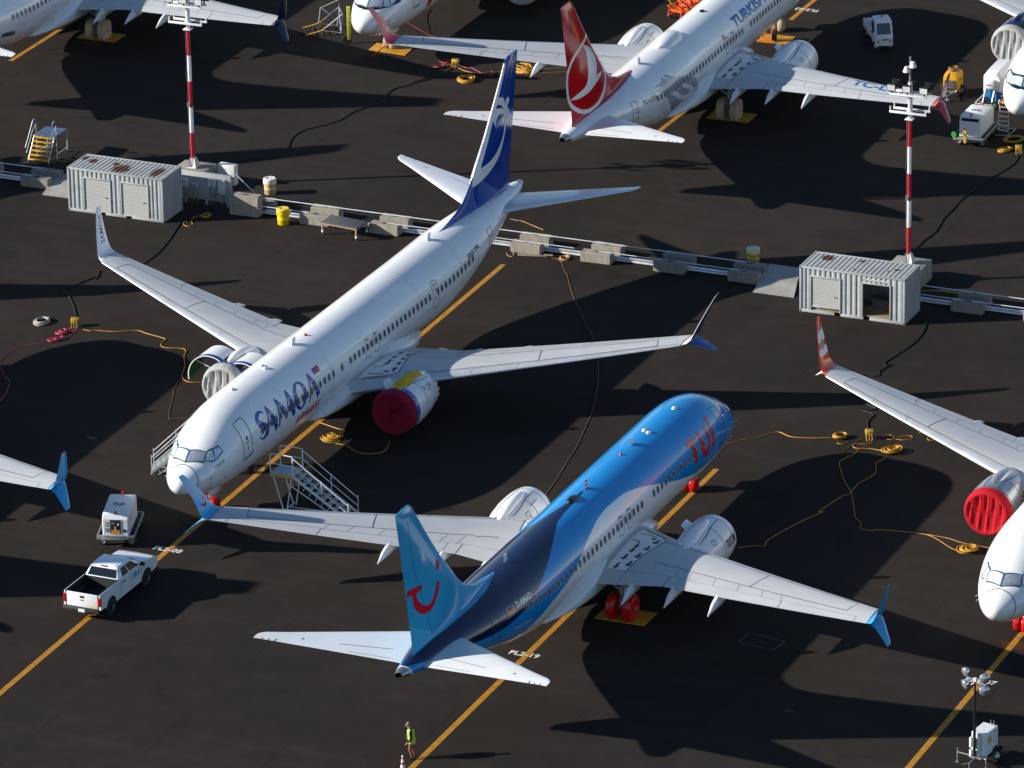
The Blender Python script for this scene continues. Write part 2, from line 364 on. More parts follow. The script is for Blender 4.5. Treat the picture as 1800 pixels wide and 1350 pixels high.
def wing_marks(side, fp, side_text=None):
    """panel lines + walkway arrows; returns (lines, arrows, hatch)"""
    def at(y, c): return (fp + wle(y) + c * (wte(y) - wle(y)), y)
    L = []
    def pl(pts, w=.035): L.append(strip2d(pts, w))
    # front spar line, rear spar line, tank boundary
    pl([at(y, .135) for y in (5.3, 6, 8, 10, 12, 14, 15.6)]); pl([at(y, .60) for y in (4.0, 4.6)] + [at(5.0, .625), at(5.3, .605), at(5.7, .62)] + [at(y, .62) for y in (7, 9, 11, 13, 15.3)], .04)
    pl([at(15.3, .62), at(15.6, .135)]); pl([at(9.7, .62), at(10.15, .135)], .04)
    pl([at(3.62, .21), at(3.4, .42), at(3.2, .55), at(3.02, .80)], .055)                              # walkway edge
    pl([at(2.2, .14), at(3.1, .15), at(3.45, .165), at(3.6, .185), at(3.62, .21)], .05)
    pl([at(3.62, .22), at(4.0, .2), at(4.6, .16)], .022)
    pl([at(4.6, .115), at(4.75, .135), at(4.95, .15), at(5.15, .135), at(5.3, .135)], .035)
    T = []
    def tl(pts, w=.022): T.append(strip2d(pts, w))
    tl([at(y, .80) for y in (2.1, 3, 4, 5.2, 7, 9, 11.8)]); tl([at(y, .78) for y in (11.8, 14, 16)])
    for y in (5.5, 6.3, 7.7, 9.1, 10.5, 11.6): tl([at(y, .64), at(y + .12, .80)])
    tl([at(5.35, .80), at(5.35, 1.0)], .045); tl([at(6.0, .80), at(6.0, 1.0)]); tl([at(11.8, .78), at(11.8, 1)], .04); tl([at(16.0, .78), at(16.0, 1)], .03); tl([at(3.0, .8), at(3.0, .99)])
    for y in (7.2, 9.3, 11.4, 13.6): tl([at(y, .012), at(y, .1)], .03)
    tl([at(y, .105) for y in (5.3, 9, 13, 16.6)], .018); tl([at(16.72, .02), at(16.72, .99)], .03)
    lines = join2d(*L); thin = join2d(*T)
    A = []
    def arrow(y, c, ang=0, ln=.55):
        s0, y0 = at(y, c); ca, sa = math.cos(ang), math.sin(ang)
        pts = [(-.5 * ln, -.07), (.08 * ln, -.07), (.08 * ln, -.2), (.5 * ln, .0), (.08 * ln, .2), (.08 * ln, .07), (-.5 * ln, .07)]
        lp = [(s0 + x * ca - q * sa, y0 + x * sa + q * ca) for x, q in pts]; A.append(curve2d([lp]))
    for y, c in ((2.5, .50), (2.42, .62), (2.35, .75), (3.15, .42), (3.02, .56), (2.9, .70)): arrow(y, c, -.1)
    arrow(3.28, .27, -.15, .6)
    s0, y0 = at(2.15, .22); A.append(strip2d([(s0, y0), (s0 + .05, y0 + .45), (s0 + .2, y0 + .85)], .07)); arrow(2.98, .232, 1.2, .3)
    s0, y0 = at(2.05, .36); A.append(strip2d([(s0, y0), (s0 + .02, y0 + .25), (s0 + .15, y0 + .42), (s0 + .35, y0 + .45)], .07)); arrow(2.53, .425, .1, .4)
    H = []
    for i in range(22):
        y = 2.15 + i * .065; a, q = at(y, .115); H.append(([(a, q), (a + .11, q), (a + .11, q + .035), (a, q + .035)], [(0, 1, 2, 3)]))
    return lines, thin, join2d(*A), join2d(*H)

def nacelle_mesh(side, fp, mats, opened=False):
    """mats: cowl, lip, dark, exhaust"""
    c = (fp + 13.05, side * 4.83, 1.76); b = MB(); n = 72
    out = [(.12, 1.13), (.35, 1.175), (.8, 1.215), (1.4, 1.23), (2.0, 1.205), (2.6, 1.14), (3.1, 1.055), (3.45, .98)]
    if opened:
        b.rev([(.12, 1.13), (.35, 1.175), (.62, 1.2), (.63, 1.0)], c, n=n, mi=0); b.rev([(.63, 1.0), (1.0, .93), (1.6, .98), (2.28, .95)], c, n=n, mi=3); b.rev([(2.28, .95), (2.3, 1.18), (2.6, 1.14), (3.1, 1.055), (3.45, .98)], c, n=n, mi=0)
    else: b.rev(out, c, n=n, mi=0)
    r1 = [(c[0] + 3.45, c[1] + .98 * math.cos(2 * math.pi * j / n), c[2] + .98 * math.sin(2 * math.pi * j / n)) for j in range(n)]
    r2 = []
    for j in range(n):
        ph = (j % 4) / 4; x = 3.58 + .22 * (1 - abs(ph * 2 - 1)); r = .94
        r2.append((c[0] + x, c[1] + r * math.cos(2 * math.pi * j / n), c[2] + r * math.sin(2 * math.pi * j / n)))
    b.loft([r1, r2], 0, caps=False)
    b.rev([(3.56, .925), (3.2, .9), (2.9, .88)], c, n=n, mi=2)
    b.rev([(.12, 1.13), (.04, 1.085), (0, 1.03), (.03, .975), (.12, .93)], c, n=n, mi=1)
    b.rev([(.12, .93), (.5, .885), (1.0, .875), (1.05, .2), (.9, .0)], c, n=n, mi=2)
    b.rev([(2.95, .88), (3.0, .72), (3.6, .66), (4.3, .5), (4.35, .46), (4.2, .3), (4.3, .27), (5.0, .1), (5.15, .0)], c, n=40, mi=3)
    return b.mesh("engine", mats, 38)
def pylon_mesh(side, fp, m):
    b = MB(); y = side * 4.83; rings = []
    for s, zt, hw, zb in ((13.95, 2.93, .05, 2.7), (14.2, 3.05, .22, 2.6), (14.7, 3.13, .30, 2.5), (15.4, 3.12, .31, 2.4), (16.0, 3.02, .30, 2.3), (16.5, 2.86, .27, 2.15), (17.0, 2.68, .22, 1.9), (17.6, 2.45, .17, 1.85), (18.4, 2.2, .1, 1.95), (19.0, 2.1, .03, 2.02)):
        ring = []
        for k in range(13): a = math.pi * k / 12; ring.append((fp + s, y + hw * math.cos(a), zt - .28 * min(1, hw / .25) * (1 - math.sin(a))))
        ring += [(fp + s, y - hw, zb), (fp + s, y + hw, zb)]
        rings.append(ring)
    b.loft(rings, 0); return b.mesh("pylon", [m], 40)

def cover_mesh(side, fp, m, sag=.0, rim=.5):
    """cloth inlet cover: front disc with folds and a rim wrapped back over the lip"""
    c = (fp + 13.05, side * 4.83, 1.76); b = MB(); n = 96; rg = random.Random(int(fp * 10) + side + 5)
    fold = [sum(rg.uniform(-1, 1) * math.sin(k * a + rg.uniform(0, 6)) for k in (7, 11, 17)) for a in (2 * math.pi * j / n for j in range(n))]
    prof = [(rim, 1.205, .3), (rim * .6, 1.21, .4), (.12, 1.175, .3), (-.02, 1.12, .2), (-.06, 1.03, .4), (-.02, .95, .5), (.0, .9, 1), (.015, .84, 1), (.03, .77, 1), (.04, .69, 1), (.05, .61, 1), (.055, .53, 1), (.06, .45, 1), (.065, .37, 1), (.07, .29, 1), (.07, .21, 1), (.07, .13, 1), (.07, .04, 1)]
    rings = []
    for x, r, w in prof:
        ring = []
        for j in range(n):
            a = 2 * math.pi * j / n; d = fold[j] * .018 * w * (1 if r > .9 else 1.3)
            if sag and r < 1.0: d = w * (.035 * math.sin(r * math.cos(a) * 15 + 1.3 * math.sin(2.2 * r * math.sin(a))) + .02 * math.sin(r * math.cos(a) * 31 + 2 * r * math.sin(a)))
            if r > 1.0: ring.append((c[0] + x, c[1] + (r + d) * math.cos(a), c[2] + (r + d) * math.sin(a)))
            else: ring.append((c[0] + x + d, c[1] + r * math.cos(a), c[2] + r * math.sin(a)))
        rings.append(ring)
    b.loft(rings, 0, caps=False); b.add(rings[-1], [tuple(range(n))], 0)
    return b.mesh("inlet_cover", [m], 60)

def bag_ring(c, ax, hw, r, k, rg, n=20):
    """rounded-rectangular wheel bag ring"""
    out = []
    for j in range(n):
        a = 2 * math.pi * j / n; e = (abs(math.cos(a)) ** 3 + abs(math.sin(a)) ** 3) ** (-1 / 3); w = 1 + rg.uniform(-.035, .035)
        out.append((c[0] + r * e * w * math.cos(a) * .97, c[1] + ax, max(.015, c[2] + r * w * e * math.sin(a))))
    return out
def wheel_mesh(c, r, w, m):
    b = MB(); h = w / 2; b.rev([(-h, r * .55), (-h, r * .9), (-h * .8, r * .985), (-h * .4, r), (h * .4, r), (h * .8, r * .985), (h, r * .9), (h, r * .55)], c, 'y', 28, 0)
    for sg in (-1, 1): b.rev([(sg * h, r * .55), (sg * h * .7, r * .5), (sg * h * .6, r * .18), (sg * h * .9, .02)], c, 'y', 24, 1)
    return b.mesh("wheel", [M_RUB, m], 35)
def wheel_cover(c, r, w, m, parent, seed):
    rg = random.Random(seed); b = MB(); h = w / 2 + .04
    b.loft([bag_ring(c, x, 0, r * k, 1, rg) for x, k in ((-h, .55), (-h * 1.02, .85), (-h * .85, 1.02), (-h * .3, 1.07), (h * .3, 1.07), (h * .85, 1.02), (h * 1.02, .85), (h, .55))], 0)
    b.obj("wheel_cover", m, parent, 50)

DEC_OFF = .007
def aircraft(name, label, x, y, heading, fp=0., ap=0., fus=P_WHITE, fin=P_WHITE, wl_up=P_WHITE, wl_lo=P_WHITE, nac=P_WHITE, stab=P_WHITE2,
             covL=None, covR=None, wheelcov=None, full=True, win=True, wsides=(-1, 1), lip=M_LIP, gap=(14.6,), skip=(), ckmat=None, openR=False, ng=4.35, slats=P_SLAT, doors=True, wl_out=None):
    A = thing(name, label, "airplane", (x, y, 0), R(-90 - heading)); F = Fus(fp, ap); T = fp + ap
    D = dict(A=A, F=F, fp=fp, T=T)
    fo = link("fuselage", cached(("fus", fp, ap, fus.name), lambda: fuselage_mesh(F, fus)), A); D['fus'] = fo
    # APU exhaust cone
    b = MB(); e0 = F.p(F.L - .45, 0); e1 = F.p(F.L - .45, math.pi); cz = (e0[2] + e1[2]) / 2; rr = (e0[2] - e1[2]) / 2; wv = F.w(F.L - .45)
    rings = []
    for dx, k in ((-.02, 1.005), (.25, .80), (.5, .60), (.56, .50), (.5, .45), (.2, .42)): rings.append([(F.L - .45 + dx, wv * k * math.sin(2 * math.pi * j / 32), cz + dx * .12 + rr * k * math.cos(2 * math.pi * j / 32)) for j in range(32)])
    b.loft(rings[:4], 0, caps=False); b.loft(rings[3:], 1, caps=False); b.add(rings[-1], [tuple(range(32))], 1); b.obj("tail_cone", [M_APU, M_DARK], A, 50)
    # belly fairing
    b = MB(); rings = []
    for s, hw, zb, zt in ((11.6, 1.1, -2.10, -1.95), (12.3, 1.55, -2.18, -1.6), (13.2, 1.85, -2.28, -1.15), (14.2, 2.02, -2.36, -.85), (16, 2.08, -2.42, -.8), (19, 2.08, -2.42, -.8), (21.2, 2.02, -2.42, -.85), (22.5, 1.82, -2.34, -1.2), (23.8, 1.45, -2.22, -1.6), (24.8, 1.0, -2.12, -1.9)):
        rings.append([(fp + s, hw * math.copysign(abs(math.sin(a)) ** .75, math.sin(a)), ZC + (zt + zb) / 2 + (zt - zb) / 2 * math.copysign(abs(math.cos(a)) ** .8, math.cos(a))) for a in (2 * math.pi * j / 40 for j in range(40))])
    b.loft(rings, 0); b.obj("belly_fairing", fus, A, 50)
    # wings
    for sd, wn in ((1, "right"), (-1, "left")):
        me, le, lf = cached(("wing", sd, fp, slats.name), lambda: wing_meshes(sd, fp, P_WGREY, slats))
        w = link("wing", me, A); D['wing' + str(sd)] = w
        link("leading_edge_slat", le, w); link("leading_edge_fairing", lf, w)
        mu, ml = cached(("wl", sd, fp, wl_up.name, wl_lo.name), lambda: winglet_meshes(sd, fp, wl_up, wl_lo, wl_out))
        D['wu' + str(sd)] = link("winglet_upper_blade", mu, w); link("winglet_lower_blade", ml, w)
        for yf, ln in ((3.75, 1.25), (5.95, 1.2), (8.45, 1.2)):
            b = MB(); st = wte(yf); rings = []
            for k, hw, dz, hh in ((-2.3, .02, -.22, .03), (-1.7, .13, -.30, .13), (-.9, .19, -.33, .22), (-.1, .21, -.36, .27), (.5, .15, -.50, .19), (ln, .02, -.78, .03)):
                zc_ = wpt(yf, min(1, (st + k - wle(yf)) / (st - wle(yf))), False)[2] if k <= 0 else wpt(yf, 1, False)[2] - .02 * k
                rings.append([(fp + st + k, sd * yf + hw * math.cos(a), zc_ + dz * .6 + hh * math.sin(a)) for a in (2 * math.pi * j / 14 for j in range(14))])
            b.loft(rings, 0); b.obj("flap_track_fairing", P_WHITE2, w, 50)
        if full:
            ln, th, ar, ha = cached(("marks2d", fp), lambda: wing_marks(1, fp))
            fn = wing_map(sd, fp); walk = curve2d([[(fp + wle(yy) + c * (wte(yy) - wle(yy)), yy) for yy, c in ((1.95, .14), (3.1, .152), (3.45, .168), (3.6, .19), (3.62, .21), (3.4, .42), (3.2, .55), (3.02, .8), (1.95, .8))]])
            decal("walkway_panel", walk, wing_map(sd, fp, .005), P_WHITE2, w, .5, .5)
            decal("panel_line", ln, fn, M_LINE, w, .6, .6); decal("seam_line", th, fn, M_SEAM, w, .6, .6); decal("walkway_arrow", ar, wing_map(sd, fp, .011), M_BLACK, w, .5, .5); decal("hazard_stripe", ha, wing_map(sd, fp, .012), M_HAZ, w, .5, .5)
    # tail surfaces
    for sd in (1, -1):
        b = MB(); rings = []
        for q, le, te in ((.25, 33.75, 37.6), (.8, 34.1, 37.68), (2, 34.92, 37.93), (4, 36.28, 38.35), (6, 37.63, 38.78), (6.9, 38.2, 38.97), (7.1, 38.42, 39.03), (7.18, 38.62, 39.06)):
            z = ZC + 1.02 + q * .115; rings.append(airfoil_ring((T + le, sd * q, z), (T + te, sd * q, z), (0, 0, 1), .095, 10))
        b.loft(rings, 0); st = b.obj("horizontal_stabilizer", stab, A, 40)
        if full:
            def smap(s, q):
                le = 33.56 + q * .678; te = 37.5 + q * .216; c = min(1, max(.01, (s - T - le) / (te - le))); yt = 5 * .095 * (.2969 * math.sqrt(c) - .126 * c - .3516 * c * c + .2843 * c ** 3 - .1036 * c ** 4) * (te - le)
                return (s, sd * q, ZC + 1.02 + q * .115 + yt + .008), (.03, -sd * .11, 1)
            def sa(q, c): return (T + 33.56 + q * .678 + c * (3.94 - q * .462), q)
            for sq in (strip2d([sa(1.3, .69), sa(3.6, .69)], .03), strip2d([sa(1.1, .93), sa(3.0, .93)], .02), strip2d([sa(6.2, .8), sa(6.25, 1)], .04), strip2d([sa(6.5, .85), sa(6.53, 1)], .03), strip2d([sa(6.8, .8), sa(6.82, 1)], .03), ([(sa(5.2, .6)[0] + a, 5.2 + c) for a, c in ((-.05, -.05), (.05, -.05), (.05, .05), (-.05, .05))], [(0, 1, 2, 3)])): decal("elevator_seam", sq, smap, M_LINE, st, .6, .6)
    b = MB(); zs = [4.7, 5.27, 5.8, 6.4, 7, 7.8, 8.6, 9.6, 10.6, 11.7, 12.1, 12.22, 12.28]
    b.loft([airfoil_ring((T + fin_le(z), 0, z), (T + fin_te(z), 0, z), (0, 1, 0), .11 if z < 12.2 else .07, 12) for z in zs], 0)
    D['fin'] = b.obj("vertical_fin", fin, A, 40)
    # dorsal fin
    b = MB(); rings = []
    for s, zt, hw in ((28.3, ZC + 1.86, .02), (29.5, ZC + 2.02, .13), (30.6, ZC + 2.22, .2), (31.5, ZC + 2.52, .23), (32.1, ZC + 2.9, .24), (32.6, ZC + 3.35, .22), (33.2, ZC + 3.9, .16), (33.6, ZC + 4.2, .1)):
        zb = ZC + 1.55; rings.append([(T + s, hw * k, zb + (zt - zb) * h) for k, h in ((1.5, 0), (1.12, .25), (.8, .5), (.55, .75), (.3, .93), (0, 1), (-.3, .93), (-.55, .75), (-.8, .5), (-1.12, .25), (-1.5, 0))])
    b.loft(rings, 0); b.obj("dorsal_fin", fin, A, 50)
    # engines
    for sd, cov in ((1, covR), (-1, covL)):
        en = link("engine", cached(("nac", sd, fp, nac.name, lip.name, openR and sd == 1), lambda: nacelle_mesh(sd, fp, [nac, lip, M_DARK, M_EXH], openR and sd == 1)), A); D['eng' + str(sd)] = en
        link("pylon", cached(("pyl", sd, fp, nac.name), lambda: pylon_mesh(sd, fp, nac)), en)
        if cov: cover = link("inlet_cover", cover_mesh(sd, fp, cov, sag=1 if cov in (C_GREY, C_RED) else 0, rim=.5), en)
        if full:
            c = (fp + 13.05, sd * 4.83, 1.76); prof = pchip([.12, .35, .8, 1.4, 2.0, 2.6, 3.1, 3.45], [1.13, 1.175, 1.215, 1.23, 1.205, 1.14, 1.055, .98])
            def nmap(px, an, off=.008, c=c, prof=prof): r = prof(px) + off; a = R(an); return (c[0] + px, c[1] + r * math.sin(a), c[2] + r * math.cos(a)), (.0 if px < 1.6 else .15, math.sin(a), math.cos(a))
            D['nmap' + str(sd)] = nmap
            k = 1.2 * math.pi / 180
            def dg(v, f): return ([(a, q / k) for a, q in v], f)
            segs = [strip2d([(.62, -2.6), (.62, 2.6)], .03), strip2d([(1.75, .42 * 1), (1.75, 2.6)], .03), strip2d([(1.75, -2.6), (1.75, -.42)], .03), strip2d([(.62, .36), (1.75, .42), (2.4, .55), (3.3, .6)], .04), strip2d([(.62, -.36), (1.75, -.42), (2.4, -.55), (3.3, -.6)], .04), strip2d([(2.3, .95), (2.3, 1.2), (2.6, 1.2), (2.6, .95)], .05, True), strip2d([(2.3, -.95), (2.3, -1.2), (2.6, -1.2), (2.6, -.95)], .05, True)]
            if not (openR and sd == 1): decal("cowl_seam", dg(*join2d(*segs)), nmap, M_LINE, en, .3, 8)
            b = MB(); b.loft([airfoil_ring((c[0] + 1.0 + q * .5, c[1] - sd * (1.18 + q) * .66, c[2] + (1.18 + q) * .75), (c[0] + 1.9 + q * .1, c[1] - sd * (1.15 + q) * .66, c[2] + (1.15 + q) * .75), (0, .75, .66), .05, 6) for q in (-.05, .2, .38)], 0); b.obj("nacelle_strake", nac, en)
    # landing gear
    for sd in (1, -1):
        yy = sd * 2.86; b = MB(); g = fp + 20.0
        b.tube([(g, yy, .56), (g, yy, 1.3)], .085, 12, 1); b.tube([(g, yy, 1.2), (g - .05, yy, 2.3)], .13, 14, 0); b.tube([(g, yy - .75, .56), (g, yy + .75, .56)], .07, 10, 0)
        b.tube([(g, yy, 1.35), (g - .1, yy - sd * 1.2, 2.05)], .06, 8, 0); b.tube([(g + .05, yy, 1.25), (g + .35, yy, .95), (g + .05, yy, .66)], .035, 8, 0); b.box((g - .05, yy + sd * .28, 1.6), (.9, .03, .9), 2, ch=.01)
        gr = b.obj("main_gear", [M_GEAR, M_LIP, P_WHITE2], A, 40)
        for dy in (-.42, .42):
            c = (g, yy + dy, .57)
            if wheelcov: link("wheel", wheel_mesh(c, .56, .38, M_STEEL), gr); wheel_cover(c, .585, .40, wheelcov, gr, int(yy * 10 + dy * 100))
            else: link("wheel", wheel_mesh(c, .56, .4, P_WHITE2), gr)
    b = MB(); g = ng; b.tube([(g, 0, .34), (g, 0, 1.0)], .06, 10, 1); b.tube([(g, 0, .9), (g - .1, 0, 1.7)], .09, 12, 0); b.tube([(g, -.34, .35), (g, .34, .35)], .05, 8, 0); b.tube([(g, 0, .95), (g - .9, 0, 1.5)], .045, 8, 0)
    for sd in (1, -1): b.box((g - .15, sd * .33, 1.28), (1.35, .03, .55), 2, ch=.01)
    gr = b.obj("nose_gear", [M_GEAR, M_LIP, fus], A, 40)
    for dy in (-.2, .2):
        c = (g, dy, .35)
        link("wheel", wheel_mesh(c, .34, .2, M_STEEL), gr)
        if wheelcov: wheel_cover(c, .365, .24, wheelcov, gr, int(dy * 100) + 3)
    # cabin windows, doors, cockpit
    fm = fus_map(F, .018)
    if win:
        for sd in wsides:
            k0 = MB()
            def wmesh(s0):
                b = MB()
                for mi, (hw, hh, r, off) in enumerate(((.14, .20, .105, .018), (.105, .165, .09, .022))):
                    lp = rrect(-hw, -hh, hw, hh, r, 3); ph0 = 81 * sd
                    b.add([Vector(F.p(s0 + px, R(ph0 - sd * pz / ARC), off)) - Vector((s0, 0, 0)) for px, pz in lp], [tuple(range(len(lp)))], mi)
                return b.mesh("cabin_window", [M_RIM, M_WIN], 60)
            me = None; s = 5.95
            while s < T + 29.0:
                if not any(abs(s - g) < .26 for g in skip):
                    if 7 < s < F.ap + 24.5:
                        if me is None: me = wmesh(12.0)
                        o = link("cabin_window", me, fo); o.location = (s, 0, 0)
                    else:
                        o = link("cabin_window", wmesh(s), fo); o.location = (s, 0, 0)
                s += .508
    if doors:
        def door(s0, s1, p0, p1, sd, w=.035, m=M_LINE, extra=None):
            lp = rrect(s0, p0 * ARC, s1, p1 * ARC, .14); vf = strip2d(lp, w, True, .12)
            vfs = [vf]
            if extra: vfs += extra
            v, f = join2d(*vfs); decal("door", ([(a, sd * q / ARC) for a, q in v], f), fm, m, fo, .3, 10)
        for sd in wsides:
            def hb(s, p, w, h): return ([(s, p * ARC), (s + w, p * ARC), (s + w, p * ARC + h), (s, p * ARC + h)], [(0, 1, 2, 3)])
            door(4.05, 4.86, 41, 103, sd, .035, M_LINE, [hb(4.38, 71, .14, .18), hb(4.3, 80, .3, .05), hb(4.42, 88, .06, .15), strip2d([(4.05, 106 * ARC), (4.86, 105 * ARC), (4.95, 101 * ARC)], .045)])
            door(T + 31.35, T + 32.0, 62, 112, sd, .035, M_LINE, [hb(T + 31.6, 78, .1, .16), strip2d([(T + 31.2, 92 * ARC), (T + 31.7, 91 * ARC)], .05), strip2d([(T + 31.15, 108 * ARC), (T + 31.6, 107 * ARC)], .05)])
            for s0 in (16.34, 17.36): door(fp + s0, fp + s0 + .54, 69, 98, sd, .028, M_LINE, [hb(fp + s0 + .17, 70.5, .2, .05)])
            if fp > 0: door(26.2, 26.85, 61, 105, sd, .03, M_LINE, [strip2d([(26.35, 66 * ARC), (26.7, 66 * ARC), (26.7, 69 * ARC), (26.35, 69 * ARC)], .03, True), hb(26.5, 74, .09, .12), hb(26.42, 86, .06, .2)])
    if full or win:
        # cockpit glazing: dark frame patch then panes
        cm = ckmat or M_CKFOIL
        Wd = [[(1.66, 2.5), (1.90, 34.5), (1.50, 42), (1.17, 2.5)], [(1.95, 36.5), (2.19, 41.5), (1.90, 59), (1.57, 44.5)], [(2.24, 43), (2.52, 47), (2.56, 57.5), (1.98, 60)]]
        for sd in (1, -1):
            for i, q in enumerate(Wd):
                for gr, off, mm, nm in ((.07, .018, M_CKFRAME, "cockpit_window_frame"), (0., .023, (M_CKGREY if (i == 0 and sd == -1 and ckmat is None) else cm), "cockpit_window")):
                    cx = sum(a for a, _ in q) / 4; cp = sum(a for _, a in q) / 4
                    qq = [(a + math.copysign(gr, a - cx) * .9, c + math.copysign(gr, c - cp) / ARC * 1.3) for a, c in q]
                    if nm == "cockpit_window_frame": wf = None
                    vf = ([(a, c * sd) for a, c in qq], [(0, 1, 2, 3)])
                    o = decal(nm, vf, fus_map(F, off), mm, fo, .12, 5)
        # radome seam
        decal("radome_seam", strip2d([(1.02 - .33 * abs(a) / 180, a) for a in range(-170, 171, 8)], .0, False, 99) if False else join2d(*[([(1.0 - .003 * abs(a), a), (1.0 - .003 * abs(a) + .03, a), (1.0 - .003 * abs(a + 6) + .03, a + 6), (1.0 - .003 * abs(a + 6), a + 6)], [(0, 1, 2, 3)]) for a in range(-168, 168, 6)]), fm, M_LINE, fo, 9, 99)
        # pitot probes and vents
        for sd in (1, -1):
            b = MB()
            for s, ph in ((1.5, 92), (1.55, 104), (2.6, 112)):
                q = Vector(F.p(s, R(ph * sd))); nn = Vector(F.n(s, R(ph * sd))); b.tube([q, q + nn * .06, q + nn * .08 + Vector((-.16, 0, 0))], .022, 6, 0)
            b.obj("pitot_probe", M_STEEL, fo)
    if full:
        for ph in (() if fin is P_SKY else (-100, -67, 67, 100)): decal("skin_seam", ([(s_, ph + dp) for s_ in (5.2, T + 29.5) for dp in (-.35, .35)], [(0, 1, 3, 2)]), fus_map(F, .016), M_SKIN_SEAM, fo, .6, 9)
        for s_ in (() if fin is P_SKY else (8.6, fp + 12.4, T + 22.0, T + 27.3)): decal("skin_seam", ([(s_ + ds, ph) for ph in (-120, 120) for ds in (0, .022)], [(0, 1, 3, 2)]), fus_map(F, .016), M_SKIN_SEAM, fo, 9, 5)
        # crown antennas, beacon and drain masts
        for s, h in ((T + 26.9, .42), (11.6 + fp, .4)):
            q = F.p(s, 0); b = MB(); b.loft([airfoil_ring((s + k * .25, 0, q[2] - .02 + k), (s + .42 + k * .1, 0, q[2] - .02 + k), (0, 1, 0), .12, 6) for k in (0, h * .6, h)], 0); b.obj("blade_antenna", P_WHITE2, fo)
        q = F.p(13.2 + fp, 0); b = MB(); b.rev([(-.03, .1), (.05, .09), (.1, .05), (.12, .01)], q, 'z', 14, 0); b.obj("beacon", C_VRED, fo)
        for s, ph in ((6.7, 4), (9.9, -4), (10.1, 5)):
            q = F.p(s, R(ph)); b = MB(); b.loft([[(q[0] + .17 * k * math.cos(a), q[1] + .12 * k * math.sin(a), q[2] + h) for a in (2 * math.pi * j / 16 for j in range(16))] for k, h in ((1.1, -.03), (1, .03), (.8, .07), (.4, .095), (.05, .1))], 0); b.obj("antenna_dome", P_WHITE2, fo)
    return D
M_SKIN_SEAM = mat("skin_seam", (.50, .51, .52), .45, var=.1)
M_SEAM = mat("seam_line", (0.22, 0.23, 0.24), 0.5, var=0.15); M_HAZ = mat("hazard_yellow", (0.30, 0.2, 0.02), 0.5, var=.2)
def text_fus(D, txt, s0, s1, ph0, ph1, side, m, bold=.0, nm="registration_lettering", shear=0., spacing=1.0):
    """text spanning s0..s1, from phi ph0 (top) to ph1 (bottom) given as positive angles"""
    v, f = fitbox(curve2d(None, txt, 1.0, bold, spacing, shear), abs(s1 - s0), (ph1 - ph0) * ARC)
    if side < 0: v = [(s0 + a, -(ph1 - q / ARC)) for a, q in v]      # port: nose to tail
    else: v = [(s1 - a, ph1 - q / ARC) for a, q in v]                # starboard: tail to nose
    return decal(nm, (v, f), fus_map(D['F'], .020), m, D['fus'], .25, 4)
# ------------------------------------------------------------------ the parked fleet
def vstroke(pts):
    """variable width stroke: (x,y,w)"""
    P = smooth_loop(pts, 6, False); v = []; f = []
    for i, q in enumerate(P):
        a = P[max(0, i - 1)]; b = P[min(len(P) - 1, i + 1)]; t = Vector((b[0] - a[0], b[1] - a[1])).normalized()
        v += [(q[0] - t.y * q[2] / 2, q[1] + t.x * q[2] / 2), (q[0] + t.y * q[2] / 2, q[1] - t.x * q[2] / 2)]
        if i: f.append((2 * i - 2, 2 * i - 1, 2 * i + 1, 2 * i))
    return v, f
def band(sl, up, lo):
    """polygon between two (s,phi) curves as closely sampled quads"""
    fu = pchip([a for a, _ in up], [b for _, b in up]); fl = pchip([a for a, _ in lo], [b for _, b in lo]); v = []; f = []
    for i, s in enumerate(sl): v += [(s, fu(s)), (s, fl(s))]
    for i in range(len(sl) - 1): f.append((2 * i, 2 * i + 1, 2 * i + 3, 2 * i + 2))
    return v, f
def rng(a, b, d): n = max(1, int((b - a) / d)); return [a + (b - a) * i / n for i in range(n + 1)]
def wl_map(side, fp, off=.008):
    z0 = wz(16.75); sec = [(17.14, z0 + .24, 23.0, 1.42), (17.26, z0 + .55, 23.18, 1.25), (17.45, z0 + 1.05, 23.5, 1.02), (17.7, z0 + 1.68, 23.98, .74), (17.9, z0 + 2.18, 24.42, .5)]
    zs = [q[1] for q in sec]; fy, fl, fc = (pchip(zs, [q[k] for q in sec]) for k in (0, 2, 3))
    def fn(c, h):
        z = z0 + .24 + h * 1.94; ch = fc(z); cc = min(1, max(.01, c)); yt = 5 * .085 * (.2969 * math.sqrt(cc) - .126 * cc - .3516 * cc ** 2 + .2843 * cc ** 3 - .1036 * cc ** 4) * ch
        n = Vector((0, -side * .95, .3)).normalized(); q = Vector((fp + fl(z) + c * ch, side * fy(z), z)) + n * (yt + off); return q, n
    return fn

# --- white airliner with the palm fin
D = aircraft("airliner", "white airliner lettered SAMOA AIRWAYS with a tall blue palm tree fin", -16.56, 267.71, 204.4, 1.57, 1.07, fin=P_SBLUE, wl_up=P_WHITE, wl_lo=P_SBLUE, wl_out=P_NAVY, ng=3.7,  # navy outer winglet face: its blue is darkened to carry painted shade
             covL=C_MAROON, covR=C_GREY, skip=(14.6, 14.8, 15.6, 26.4), openR=True, wheelcov=C_VRED)
A = D['A']; F = D['F']
def SM(vf, x0, x1, p0=53, p1=95.5): return [(x0 + a * (x1 - x0), -(p1 - q * (p1 - p0))) for a, q in vf[0]], vf[1]
letS = vstroke([(.95, .78, .02), (.9, .9, .07), (.66, .965, .10), (.36, .90, .2), (.22, .74, .27), (.36, .57, .30), (.62, .43, .30), (.8, .28, .27), (.74, .11, .17), (.48, .035, .08), (.2, .08, .05), (.06, .2, .02)])
letA = join2d(vstroke([(.42, .98, .10), (.2, .4, .11), (.02, .0, .10)]), vstroke([(.40, 1.0, .10), (.62, .5, .31), (.9, .0, .27)]), vstroke([(.18, .36, .05), (.72, .36, .05)]))
